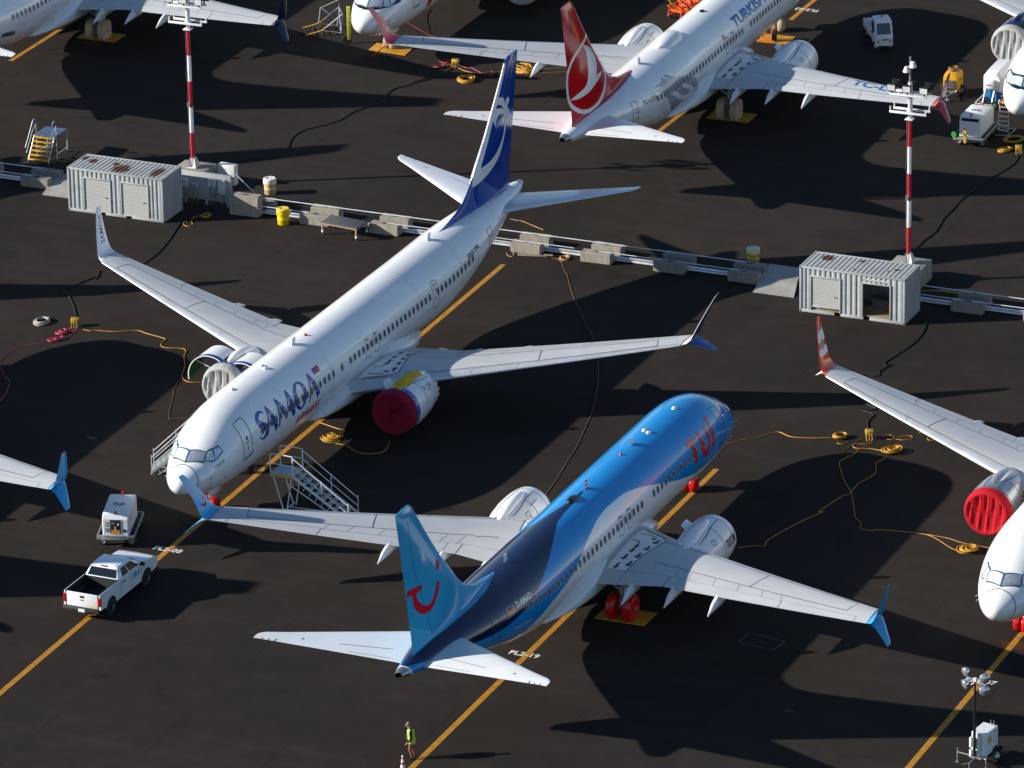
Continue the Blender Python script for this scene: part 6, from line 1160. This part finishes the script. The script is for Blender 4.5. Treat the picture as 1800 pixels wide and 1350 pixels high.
# ------------------------------------------------------------------ yellow compressor
M_COMP = mat("compressor_yellow", (.66, .33, .012), .4, var=.06, spec=.4)
t = thing("air_compressor", "yellow wheeled air compressor with a hose coil on top", "compressor", (26.2, 331.75, 0), R(-19)); b = MB(); rings = []
for y, zt, zb, w in ((0, 1.2, .5, .40), (.04, 1.36, .46, .42), (.25, 1.47, .44, .43), (1.2, 1.47, .44, .43), (1.45, 1.36, .46, .42), (1.52, 1.1, .5, .39)): rings.append([(w * k, y, z) for k, z in ((-1, zb), (-1, zt - .16), (-.88, zt - .05), (-.6, zt), (.6, zt), (.88, zt - .05), (1, zt - .16), (1, zb))])
b.loft(rings); co = b.obj("canopy", M_COMP, t, 35); b = MB(); b.box((0, -.01, .82), (.66, .06, .56)); gr_ = b.obj("grille", M_PLAST, co)
for k in range(4): b = MB(); b.box((0, -.05, .66 + .12 * k), (.64, .05, .05), ch=.01); b.obj("grille_slat", M_GFRAME, gr_)
b = MB(); b.box((.435, .7, 1.0), (.01, .16, .16)); b.obj("badge", M_PLAST, co); b = MB(); b.box((0, .75, .38), (.8, 1.6, .12)); b.tube([(-.25, -.05, .38), (0, -.8, .36)], .04, 8); b.tube([(.25, -.05, .38), (0, -.8, .36)], .04, 8); b.tube([(0, -.7, .4), (0, -.7, .02)], .035, 8); b.tube([(-.12, -.7, .12), (.12, -.7, .12)], .07, 10); b.obj("drawbar", M_GFRAME, t)
for sd in (1, -1): link("wheel", wheel_mesh((sd * .5, .85, .3), .3, .16, M_STEEL), t); b = MB(); b.rev([(0, .05), (-.03, .05)], (sd * .36, .0, .5), 'y', 10, 0, True); b.obj("marker_lamp", P_WHITE2, t)
b = MB(); b.tube([(.26 * math.cos(i * .3), .75 + .26 * math.sin(i * .3), 1.5 + .0022 * i) for i in range(90)], .035, 6); o = b.obj("hose_coil", mat("hose_olive", (.22, .13, .04), .7)); o.parent = t

# ------------------------------------------------------------------ white trailer unit behind the nose
t = thing("air_start_trailer", "white and blue trailer unit behind the nose at the upper right", "trailer unit", (28.55, 329.9, 0), R(-22)); M_TBLUE = mat("trailer_blue", (.02, .16, .42), .4)
b = MB(); rings = []
for y, k in ((0, .72), (.18, .95), (.35, 1), (2.2, 1), (2.5, .9)): rings.append([(.6 * a * (1 if k > .9 else k), y, 1.55 + .72 * c * k) for a, c in ((-1, -1), (-1, .45), (-.55, 1), (.55, 1), (1, .45), (1, -1))])
b.loft(rings); bo = b.obj("tank_body", M_GPUW, t, 25); b = MB(); b.box((.0, 1.3, .86), (1.22, 2.2, .05), 0); b.obj("red_band", P_LRED, t); b = MB(); b.box((0, 1.3, .68), (1.2, 2.2, .3), 0, ch=.02); b.obj("lower_body", M_TBLUE, t)
b = MB(); b.box((-.1, -.18, 1.5), (.5, .32, .5), 0, ch=.05); b.box((-.1, -.35, 1.5), (.3, .03, .06), 1); b.obj("pump_box", [M_GPUW, P_LRED], t); b = MB()
for x in (-.4, .15): b.tube([(x, .0, 1.2), (x - .1, -.35, .3)], .04, 8, 0)
b.tube([(-.4, -.1, .9), (-.9, -.55, .35)], .035, 8, 0); b.tube([(-.9, -.55, .35), (.1, -.5, .3)], .035, 8, 0); b.obj("support_frame", M_PIPE, t); b = MB(); b.box((-.15, .0, .75), (.18, .18, .9), ch=.02); b.box((.2, .05, .7), (.14, .14, .8), ch=.02); b.obj("blue_jack", M_TBLUE, t)
for x, y in ((-.75, .1), (.2, -.3), (.62, 1.8)): link("wheel", wheel_mesh((x, y, .25), .25, .16, M_STEEL), t)

# ------------------------------------------------------------------ light tower
t = thing("light_tower", "white wheeled light tower with four round lamps on a black mast", "light tower", (20.85, 240.55, 0), R(-32.7)); M_LTW = mat("tower_white", (.72, .73, .73), .4, var=.05, dirt=.1, dirtcol=(.4, .38, .36))
b = MB(); rings = []
for y, w in ((-.62, .28), (-.5, .38), (.55, .39), (.56, .385)): rings.append([(x, y, z) for x, z in ((-w, .5), (-w, 1.52), (-w + .04, 1.58), (w - .04, 1.58), (w, 1.52), (w, .5))])
b.loft(rings); bo = b.obj("generator_box", M_LTW, t, 30); b = MB(); b.box((.392, .05 - .25, 1.2), (.01, .26, .3)); b.obj("yellow_sign", M_PBOX, bo); b = MB(); b.box((.392, .2, .98), (.012, .05, .1)); b.obj("latch", M_BLACK, bo); b = MB(); b.box((.392, .3, 1.42), (.008, .26, .03)); b.obj("model_strip", M_BLACK, bo)
for x, y in ((.1, .42), (.25, .42)): b = MB(); b.tube([(x, y, 1.56), (x, y, 1.85)], .02, 8); b.obj("exhaust_pipe", M_STEEL, bo)
b = MB(); b.box((0, 0, .46), (.6, 1.7, .08)); b.tube([(0, -.8, .46), (0, -1.45, .42)], .04, 8); b.tube([(0, -1.4, .42), (0, -1.4, .02)], .03, 8); b.tube([(-.25, -.7, .45), (-.95, -.75, .5)], .035, 8); b.tube([(-.95, -.75, .7), (-.95, -.75, .02)], .03, 8); b.tube([(.25, -.7, .45), (.5, -.75, .45)], .035, 8); b.tube([(.5, -.75, .6), (.5, -.75, .02)], .03, 8); b.tube([(.0, -1.3, .42), (-.3, -1.55, .35)], .025, 6)
for x, y in ((0, -1.4), (-.95, -.75), (.5, -.75)): b.tube([(x, y, .0), (x, y, .03)], .09, 10)
b.obj("outrigger_frame", M_GFRAME, t)
for sd in (1, -1): link("wheel", wheel_mesh((sd * .5, .32, .3), .3, .16, P_WHITE2), t); b = MB(); b.rev([(-.1, .34), (.1, .34)], (sd * .5, .32, .32), 'y', 20, 0) if False else b.loft([[(sd * .5 + dx, .32 + .38 * math.cos(a), .32 + .38 * math.sin(a)) for dx in (-.1, .1)] for a in (R(10 + 16 * k) for k in range(11))], 0, closed=False); b.obj("mudguard", M_BLACK, t)
b = MB(); mx, my = -.1, -.76; b.tube([(mx, my, .4), (mx, my, 2.6)], .07, 8); b.tube([(mx, my, 2.6), (mx, my, 4.15)], .05, 8); b.tube([(mx + .05, my - .1, .6), (mx + .06, my - .08, 1.7)], .05, 8); b.obj("mast", M_BLACK, t); b = MB(); b.box((mx - .16, my - .02, 1.15), (.12, .14, .5), ch=.02); b.box((mx - .16, my - .02, .62), (.12, .14, .35), ch=.02); b.box((mx + .2, my + .05, 1.0), (.1, .1, .95), ch=.02); b.obj("winch_box", M_LTW, t)
b = MB(); b.tube([(mx - .55, my, 4.1), (mx + .55, my, 4.1)], .03, 6); b.tube([(mx - .5, my, 3.75), (mx + .5, my, 4.45)], .02, 6); b.tube([(mx - .5, my, 4.45), (mx + .5, my, 3.75)], .02, 6); b.obj("lamp_bar", M_STEEL, t); b = MB(); b.box((mx, my, 4.25), (.12, .12, .16)); b.obj("junction_box", P_WHITE2, t)
for x, z, dirx, amb in ((-.5, 4.5, -.4, 0), (.48, 4.42, .5, 0), (-.52, 3.9, -.5, 0), (.46, 3.82, .5, 1)):
    d = Vector((dirx, -.75, -.25 if x < 0 else .1)).normalized(); u = d.orthogonal().normalized(); v = d.cross(u); c = Vector((mx + x, my, z)); b = MB(); rings = []
    for k, r in ((-.22, .02), (-.2, .08), (-.12, .17), (0, .235), (.02, .25), (.03, .235)): rings.append([c + d * k + (u * math.cos(a) + v * math.sin(a)) * r for a in (2 * math.pi * j / 24 for j in range(24))])
    b.loft(rings, 0, caps=False); lo_ = b.obj("lamp_reflector", mat("lamp_silver", (.66, .68, .70), .16, metal=1.0, var=.1), t, 60); b = MB(); rings = []
    for k, r in ((.03, .235), (.07, .2), (.1, .12), (.115, .01)): rings.append([c + d * k + (u * math.cos(a) + v * math.sin(a)) * r for a in (2 * math.pi * j / 24 for j in range(24))])
    b.loft(rings, 0, caps=False); b.obj("lamp_glass", mat("lamp_lens", (.55, .58, .62), .08, metal=.7, var=.1), lo_, 60)
    b = MB(); b.tube([c - d * .2, Vector((mx + x * .8, my, 4.1 + (z - 4.1) * .6))], .03, 6); b.obj("lamp_bracket", M_WARN if amb else M_STEEL, lo_)

# ------------------------------------------------------------------ stairs
M_STW = mat("stair_white", (.72, .72, .70), .4, var=.06); M_TREAD = mat("stair_tread", (.42, .44, .45), .6, metal=.2, var=.12); M_STY = mat("stair_yellow", (.66, .36, .015), .45)
def stair(loc, rz, label, h, run, wid, plat, nstep, white=True, yel=True, rail_h=1.0, legs=True):
    """local x: from platform (0) down to +x; y across"""
    t = thing("access_stair", label, "stair", (*loc, 0), rz, "aircraft access stairs"); m = M_STW if white else M_PIPE; w = wid / 2
    b = MB(); b.box((-plat / 2, 0, h - .05), (plat, wid, .08), ch=.012); pf = b.obj("platform", M_TREAD, t)
    if yel: b = MB(); b.box((-plat / 2, -w - .03, h - .12), (plat * 1.05, .07, .1), ch=.02); b.box((-plat - .03, 0, h - .12), (.07, wid, .1), ch=.02); b.obj("bumper_rail", M_STY, pf)
    for k in range(nstep):
        x = run * (k + .5) / nstep; z = h * (1 - (k + 1) / (nstep + 1)); b = MB(); b.box((x, 0, z), (run / nstep * .82, wid - .1, .035), ch=.006); b.obj("step", M_TREAD, t)
    for sd in (1, -1):
        b = MB(); y = sd * w
        b.loft([[(x, y - .025, z0), (x, y + .025, z0), (x, y + .025, z1), (x, y - .025, z1)] for x, z0, z1 in ((0, h - .14, h + .0), (run, .02, .16))])
        b.loft([[(x, y - .02, z0), (x, y + .02, z0), (x, y + .02, z0 + .05), (x, y - .02, z0 + .05)] for x, z0 in ((-.3, h - .5), (run - .4, .03))]) if legs else None
        for k in range(nstep + 1): x = run * k / (nstep + .6); zt = h - .1 - x * h / run; b.tube([(x, y, zt + .02), (x - .12, y, zt - .2)], .018, 5) if legs else None
        b.obj("stringer", m, t)
        b = MB(); b.tube([(0, y, h + rail_h * .92), (run * .97, y, .12 + rail_h * .85)], .024, 8); b.tube([(0, y, h + rail_h * .45), (run * .97, y, .12 + rail_h * .42)], .02, 8)
        for k in (0, .5, .97): b.tube([(run * k, y, h - (h - .1) * k), (run * k, y, h + rail_h * .92 - (h - .12) * k)], .024, 8)
        b.obj("handrail", m, t)
        b = MB(); b.tube(smooth_loop([(-plat + .02, y, h), (-plat + .02, y, h + rail_h * .85), (-plat + .1, y, h + rail_h), (-.12, y, h + rail_h), (-.03, y, h + rail_h * .85), (-.03, y, h)], 4, False), .026, 8); b.tube([(-plat + .02, y, h + rail_h * .5), (-.03, y, h + rail_h * .5)], .02, 8); b.obj("guard_rail", m, t)
        b = MB(); b.tube([(-plat * .9, y * .95, h - .1), (-plat * .45, y * .95, .08)], .035, 8); b.tube([(-.1, y * .95, h - .15), (-plat * .35, y * .95, .08)], .035, 8); b.obj("support_leg", m, t); b = MB(); b.rev([(-.03, .02), (-.03, .09), (.03, .09), (.03, .02)], (-plat * .4, y * .95, .09), 'y', 14, 0, True); b.obj("caster", M_RUB, t)
    b = MB(); b.tube([(-plat * .42, -w, .2), (-plat * .42, w, .2)], .03, 8); b.tube([(-plat * .42, 0, .2), (run * .8, 0, .25)], .025, 8); b.obj("base_brace", m, t)
    return t
q = Vector((-11.2, 270.9)) + E1 * .6
stair((q.x, q.y), rw, "white wheeled stair with yellow bumper below the palm airliner nose", 2.15, 3.05, 1.15, 1.25, 9)
stair((-15.75, 276.0), R(176), "plain metal access stair behind the nose of the palm airliner", 2.3, 2.5, .9, 1.0, 9, white=False, yel=False)
t = thing("step_stand", "metal work stand with yellow stair treads beside the left concrete blocks", "step stand", (-27.75, 323.3, 0), rw); wd = 1.3
for k in range(6): b = MB(); b.box((wd / 2, .08 + .16 * k, .22 + .22 * k), (wd, .17, .05), ch=.008); b.obj("tread", M_STY, t)
b = MB(); b.box((wd / 2, 1.75, 1.38), (wd + .1, 1.6, .05)); 
for k in range(7): b.box((wd / 2, 1.05 + .23 * k, 1.415), (wd, .12, .02))
b.obj("deck", mat("deck_blue_grey", (.10, .15, .24), .5, metal=.3), t)
for x in (.0, wd):
    b = MB(); b.tube([(x, 0, .03), (x, .95, 1.36)], .035, 8); b.tube([(x, 2.5, .03), (x, 2.5, 1.36)], .03, 8); b.tube([(x, 1.2, .3), (x, 2.5, .3)], .025, 8); b.tube([(x, 1.2, .03), (x, 1.2, 1.36)], .025, 8); b.obj("side_frame", M_PIPE, t)
    b = MB(); b.tube(smooth_loop([(x - .06, -.1, .95), (x - .06, .75, 2.0), (x - .06, 1.0, 2.3), (x - .06, 1.15, 2.3), (x - .06, 1.3, 2.05), (x - .06, 1.32, 1.4)], 4, False), .024, 8); b.tube([(x - .06, .0, .6), (x - .06, .85, 1.65), (x - .06, 1.3, 1.95)], .02, 8); b.obj("handrail", M_PIPE, t); b = MB(); b.tube([(x - .06, 1.02, 2.3), (x - .06, 1.32, 2.02)], .04, 8); b.obj("grip_pad", M_BLACK, t)
for x, y in ((0, 2.5), (wd, 2.5), (0, .05), (wd, .05)): b = MB(); b.rev([(-.025, .02), (-.025, .08), (.025, .08), (.025, .02)], (x, y, .085), 'x', 12, 0, True); b.obj("caster", M_RUB, t)
# curved mechanic's stand at the top
t = thing("maintenance_stand", "yellow edged inclined ladder stand near the top edge airliner nose", "ladder stand", (-12.35, 346.2, 0), R(10)); prof_ = [(0, .12), (.5, .22), (.95, .34), (1.3, .55), (1.7, .85), (2.3, 1.3)]
for y in (-.72, .72):
    b = MB(); pp = smooth_loop([(x, y, z) for x, z in prof_], 5, False); b.tube(pp[:17], .045, 6, 0); b.tube(pp[16:], .045, 6, 1); b.obj("side_rail", [M_STY, M_PIPE], t)
fz = pchip([a for a, _ in prof_], [c for _, c in prof_])
for k in range(10): x = .05 + .25 * k; b = MB(); b.tube([(x, -.72, fz(x)), (x, .72, fz(x))], .03, 6); b.obj("rung", M_BLACK, t)
b = MB()
for y in (-.72, .72): b.tube([(2.3, y, 1.3), (2.15, y, .04)], .03, 6); b.tube([(1.0, y, .34), (2.15, y, .1)], .025, 6); b.tube([(1.0, y, .34), (1.0, y, .04)], .03, 6)
b.tube([(2.3, -.72, 1.3), (2.3, .72, 1.3)], .03, 6); b.tube([(2.15, -.72, .2), (2.3, .72, 1.3)], .022, 6); b.obj("support_frame", M_PIPE, t); b = MB(); b.tube([(1.0, .72, .34), (1.15, .78, 1.3), (2.3, .78, 1.75), (2.3, .72, 1.3)], .03, 6); b.tube([(1.2, .77, 1.32), (1.7, .72, .85)], .025, 6); b.obj("guard_rail", M_PIPE, t)
# step ladder with reel at upper right
t = thing("step_ladder", "tall metal step ladder holding an orange cable reel beside the nose", "step ladder", (28.75, 325.0, 0), R(-20)); b = MB()
for x in (-.36, .36): b.tube([(x, -.1, .03), (x * .75, .35, 1.75)], .028, 6); b.tube([(x * 1.2, 1.0, .03), (x * .75, .4, 1.75)], .024, 6)
b.tube([(-.42, -.25, .06), (.42, -.25, .06), (.5, 1.05, .06), (-.5, 1.05, .06), (-.42, -.25, .06)], .03, 6); b.obj("frame", M_GEAR, t)
for k in range(6): z = .3 + .26 * k; b = MB(); b.box((0, -.1 + .45 * z / 1.75, z), (.72 - .1 * z, .14, .035), ch=.006); b.obj("rung", M_GEAR, t)
b = MB(); b.tube([(-.36, .3, 1.95), (.36, .3, 1.95)], .1, 14); rl = thing("cable_reel", "orange cable reel with white flanges on the step ladder", "cable reel", (28.75, 325.0, 1.72), R(-20)); bb = MB(); bb.tube([(-.26, .3, .16), (.26, .3, .16)], .08, 14); bb.obj("cable_drum", M_WARN, rl)
for x in (-.3, .3): bb = MB(); bb.rev([(-.02, .02), (-.02, .16), (.02, .16), (.02, .02)], (x, .3, .16), 'x', 22, 0, True); bb.obj("flange", P_WHITE2, rl)
# orange engine stand at the top edge
t = thing("engine_stand", "orange lattice engine stand behind the red finned airliner", "engine stand", (10.6, 347.6, 0), R(48)); M_OR = mat("stand_orange", (.72, .09, .01), .45)
for y in (-.5, .5):
    b = MB()
    for z0 in (.25, .85): b.tube([(-.3, y, z0), (3.6, y, z0)], .06, 6)
    for k in range(9): x = -.3 + k * .48; b.tube([(x, y, .25), (x + .24, y, .85)], .04, 5); b.tube([(x + .24, y, .85), (x + .48, y, .25)], .04, 5)
    b.obj("lattice_side", M_OR, t)
for k in range(7): x = -.1 + .6 * k; b = MB(); b.box((x, 0, .55), (.08, 1.0, .5) if k % 2 else (.08, 1.0, .12), ch=.01); b.obj("cross_beam", M_OR, t)
for k in range(5): b = MB(); b.tube([(.2 + .6 * k, -.5, .85), (.6 + .6 * k, .5, 1.05), (.9 + .6 * k, -.5, .85)], .05, 6); b.obj("cradle_bar", M_OR, t)
b = MB(); b.tube([(.1, .3, .6), (-.6, .9, 2.2)], .05, 6); b.obj("lift_handle", M_STY, t)
for x in (0, 3.2):
    for y in (-.55, .55): b = MB(); b.rev([(-.05, .02), (-.05, .12), (.05, .12), (.05, .02)], (x, y, .12), 'y', 12, 0, True); b.obj("caster", M_RUB, t)
# orange barrier trestle on the empty plate
t = thing("barrier_trestle", "small orange barrier trestle with a black box on the empty plate", "barrier", (15.95, 343.05, .035), rw); b = MB()
for x in (-.35, .3): b.tube([(x, -.25, .02), (x, 0, .85)], .03, 6); b.tube([(x, .3, .02), (x, 0, .85)], .03, 6)
b.tube([(-.6, -.25, .05), (.5, -.25, .05)], .03, 6); b.obj("legs", M_OR, t); b = MB(); b.box((0, .0, .86), (.5, .3, .06), ch=.01); b.box((-.3, -.12, .5), (.5, .05, .1)); b.obj("barrier_board", M_OR, t); b = MB(); b.box((.42, .05, .3), (.26, .3, .5), ch=.03); b.obj("weight_box", M_BLACK, t)
# yellow-green marker post by the top edge nose
t = thing("marker_post", "yellow green wheeled post standing behind the top edge airliner nose", "post", (-9.55, 344.1, 0), 0); b = MB(); b.box((0, 0, 1.3), (.22, .22, 2.1), ch=.03); b.obj("post", mat("post_lime", (.5, .52, .03), .5), t); b = MB(); b.rev([(-.1, .04), (-.1, .28), (.1, .28), (.1, .04)], (-.1, 0, .28), 'y', 20, 0, True); b.obj("wheel", M_RUB, t)

# ------------------------------------------------------------------ cone, red can
t = thing("traffic_cone", "tall red and white traffic cone near the worker's feet", "traffic cone", (-5.2, 240.25, 0), 0); M_CR = mat("cone_red", (.55, .02, .015), .5); M_CW = mat("cone_white", (.72, .72, .7), .4)
b = MB(); b.box((0, 0, .03), (.38, .38, .06), ch=.015); b.obj("base", M_CR, t)
for k, (z0, z1) in enumerate(((.06, .3), (.3, .48), (.48, .58), (.58, .74), (.74, .82), (.82, .92))): r = lambda z: .15 - .115 * z / .92; b = MB(); b.rev([(z0, r(z0)), (z1, r(z1))] + ([(.93, .02)] if k == 5 else []), (0, 0, 0), 'z', 20, 0); b.obj("band", M_CR if k % 2 == 0 else M_CW, t)
t = thing("fuel_can", "red can cut by the bottom edge of the frame", "can", (1.4, 238.75, 0), R(15)); b = MB(); b.loft([[(x * k, y * k, z) for x, y in rrect(-.3, -.17, .3, .17, .07, 4)] for z, k in ((0, .96), (.03, 1), (.4, 1), (.47, .9), (.52, .6))]); b.obj("body", C_VRED, t, 40); b = MB(); b.tube([(-.15, 0, .5), (-.1, 0, .6), (.1, 0, .6), (.15, 0, .5)], .025, 8); b.obj("handle", C_VRED, t); b = MB(); b.tube([(.2, 0, .48), (.27, 0, .57)], .04, 10); b.obj("cap", M_BLACK, t)

# ------------------------------------------------------------------ worker
def person():
    t = thing("person", "person in yellow safety vest, brown trousers and olive cap looking down", "person", (-4.80, 241.83, 0), R(172))   # local +x = facing
    V = [(0, 0, .97), (.02, 0, 1.18), (.04, 0, 1.38), (.07, 0, 1.49), (.12, 0, 1.585), (.135, 0, 1.66),      # pelvis spine neck head
         (.0, .10, .93), (.09, .11, .52), (-.03, .11, .09), (.10, .115, .045),                               # left leg
         (.0, -.10, .93), (.02, -.11, .52), (-.14, -.11, .10), (-.01, -.115, .045),                           # right leg
         (.03, .21, 1.40), (-.02, .28, 1.12), (.14, .27, .90), (.20, .26, .83), (.03, -.21, 1.40), (-.05, -.28, 1.12), (.08, -.27, .90), (.13, -.27, .82)]
    Ed = [(0, 1), (1, 2), (2, 3), (3, 4), (4, 5), (0, 6), (6, 7), (7, 8), (8, 9), (0, 10), (10, 11), (11, 12), (12, 13), (2, 14), (14, 15), (15, 16), (16, 17), (2, 18), (18, 19), (19, 20), (20, 21)]
    rad = [(.15, .115), (.15, .11), (.165, .115), (.06, .06), (.085, .08), (.08, .085), (.11, .105), (.085, .082), (.062, .06), (.05, .042), (.11, .105), (.085, .082), (.05, .048), (.045, .04), (.085, .085), (.07, .07), (.045, .045), (.036, .027), (.085, .085), (.07, .07), (.045, .045), (.036, .027)]
    base = len(V)
    for h, (w, sy) in ((17, (16, 1)), (21, (20, -1))):       # fingers and thumb
        p0 = Vector(V[h]); d = (p0 - Vector(V[w])).normalized()
        for k in range(4):
            off = Vector((.012 * (k - 1.5) * 1.6, 0, 0)); L = (.07, .08, .076, .06)[k]; a = len(V); V.append(tuple(p0 + off + d * .035)); V.append(tuple(p0 + off * 1.3 + d * (.035 + L * .5) + Vector((.0, -sy * .008, 0)))); V.append(tuple(p0 + off * 1.4 + d * (.03 + L * .9) + Vector((-.01, -sy * .022, 0)))); Ed += [(h, a), (a, a + 1), (a + 1, a + 2)]; rad += [(.010, .010), (.009, .009), (.008, .008)]
        a = len(V); V.append(tuple(p0 + Vector((.028, -sy * .008, .015)))); V.append(tuple(p0 + Vector((.045, -sy * .014, -.02)))); Ed += [(h, a), (a, a + 1)]; rad += [(.011, .011), (.009, .009)]
    me = bpy.data.meshes.new("body"); me.from_pydata(V, Ed, []); o = link("body", me, t)
    sk = o.modifiers.new("skin", 'SKIN')
    if not me.skin_vertices: 
        bm = bmesh.new(); bm.from_mesh(me); bm.verts.layers.skin.verify(); bm.to_mesh(me); bm.free()
    for sv, r in zip(me.skin_vertices[0].data, rad): sv.radius = r
    me.skin_vertices[0].data[0].use_root = True
    ss = o.modifiers.new("sub", 'SUBSURF'); ss.levels = 2; ss.render_levels = 2
    m = bpy.data.materials.new("worker_body"); m.use_nodes = True; n = m.node_tree.nodes; l = m.node_tree.links; bs = n["Principled BSDF"]; bs.inputs["Roughness"].default_value = .85
    tc = n.new("ShaderNodeTexCoord"); sp = n.new("ShaderNodeSeparateXYZ"); l.new(tc.outputs["Object"], sp.inputs[0])
    rp = n.new("ShaderNodeValToRGB"); mr = n.new("ShaderNodeMapRange"); mr.inputs[2].default_value = 2.0; l.new(sp.outputs[2], mr.inputs[0]); l.new(mr.outputs[0], rp.inputs[0]); cr = rp.color_ramp; cr.interpolation = 'CONSTANT'
    cr.elements[0].color = (.015, .012, .01, 1); cr.elements[1].position = .07; cr.elements[1].color = (.20, .085, .03, 1)
    e = cr.elements.new(.47); e.color = (.01, .012, .018, 1); e = cr.elements.new(.755); e.color = (.42, .22, .14, 1)
    hand = n.new("ShaderNodeMath"); hand.operation = 'LESS_THAN'; hand.inputs[1].default_value = .885; l.new(sp.outputs[2], hand.inputs[0]); ay = n.new("ShaderNodeMath"); ay.operation = 'ABSOLUTE'; l.new(sp.outputs[1], ay.inputs[0]); g2 = n.new("ShaderNodeMath"); g2.operation = 'GREATER_THAN'; g2.inputs[1].default_value = .215; l.new(ay.outputs[0], g2.inputs[0]); mm = n.new("ShaderNodeMath"); mm.operation = 'MULTIPLY'; l.new(hand.outputs[0], mm.inputs[0]); l.new(g2.outputs[0], mm.inputs[1])
    mx = n.new("ShaderNodeMix"); mx.data_type = 'RGBA'; l.new(mm.outputs[0], mx.inputs[0]); l.new(rp.outputs[0], mx.inputs[6]); mx.inputs[7].default_value = (.42, .22, .14, 1); l.new(mx.outputs[2], bs.inputs["Base Color"]); me.materials.append(m)
    M_VEST = mat("vest_hi_vis", (.50, .75, .01), .6, var=.08, vscale=8, bump=.3, bscale=12); M_REFL = mat("vest_reflective", (.55, .58, .58), .3, metal=.3); b = MB()
    def vr(z, k=1., dx=0): 
        a = {.80: (.0, .175, .225), .95: (.0, .175, .22), 1.12: (.02, .17, .215), 1.28: (.03, .17, .225), 1.38: (.04, .165, .235), 1.45: (.05, .13, .17), 1.49: (.06, .09, .10)}[z]; return [(a[0] + a[1] * k * math.cos(u) * .95, a[2] * k * math.sin(u), z) for u in (2 * math.pi * j / 28 for j in range(28))]
    b.loft([vr(z) for z in (.80, .95, 1.12, 1.28, 1.38, 1.45, 1.49)], 0, caps=False); vo = b.obj("safety_vest", M_VEST, t, 60)
    for z0 in (.95,): b = MB(); b.loft([[(x * 1.02 + 0, y * 1.02, z0 + dz) for x, y, _ in vr(.95)] for dz in (0, .055)], 0, caps=False); b.obj("reflective_band", M_REFL, vo, 60)
    for sy in (1, -1): b = MB(); b.tube([(.185, sy * .11, 1.0), (.195, sy * .12, 1.25), (.16, sy * .11, 1.42), (.05, sy * .09, 1.485)], .018, 6); b.obj("reflective_strap", M_REFL, vo, 60)
    M_CAP = mat("cap_olive", (.17, .16, .10), .85); b = MB(); c = Vector((.135, 0, 1.70)); tl = Matrix.Rotation(R(22), 3, 'Y')
    rings = [[c + tl @ Vector((.105 * k * math.cos(u), .092 * k * math.sin(u), h)) for u in (2 * math.pi * j / 20 for j in range(20))] for k, h in ((1.02, -.02), (1.03, .02), (.93, .065), (.68, .095), (.3, .11), (.02, .113))]; b.loft(rings, 0, caps=False)
    b.add([c + tl @ Vector(q) for q in ((.09, -.07, -.005), (.09, .07, -.005), (.17, .06, -.02), (.19, 0, -.025), (.17, -.06, -.02), (.09, -.07, .004), (.09, .07, .004), (.17, .06, -.01), (.19, 0, -.015), (.17, -.06, -.01))], [(0, 1, 2, 3, 4), (5, 6, 7, 8, 9), (0, 1, 6, 5), (1, 2, 7, 6), (2, 3, 8, 7), (3, 4, 9, 8), (4, 0, 5, 9)]); b.obj("cap", M_CAP, t, 50)
    M_SKIN = mat("skin", (.42, .22, .14), .6); b = MB(); h = Vector((.14, 0, 1.62)); b.loft([[h + tl @ Vector((x, y, z)) for x, y in ((w0, -.014), (w0 + .0, .014), (w0 - .03, .02), (w0 - .03, -.02))] for z, w0 in ((.02, .085), (-.01, .1), (-.03, .105), (-.04, .085))]); b.obj("nose", M_SKIN, t)
    for sy in (1, -1): b = MB(); b.loft([[h + tl @ Vector((.0 + .02 * math.cos(u) * k, sy * (.08 + d), .0 + .032 * math.sin(u) * k)) for u in (2 * math.pi * j / 10 for j in range(10))] for k, d in ((.7, -.005), (1, .005), (.8, .014))]); b.obj("ear", M_SKIN, t); b = MB(); b.loft([[h + tl @ Vector((.079 + d, sy * .032 + .013 * math.cos(u) * k, .03 + .007 * math.sin(u) * k)) for u in (2 * math.pi * j / 8 for j in range(8))] for k, d in ((1, -.004), (.8, .003))]); b.obj("eye", M_BLACK, t)
    b = MB(); b.box((0, 0, 0), (.012, .045, .009)); o2 = b.obj("mouth", mat("lips", (.25, .08, .07), .6), t); o2.location = h + tl @ Vector((.082, 0, -.055))
person()
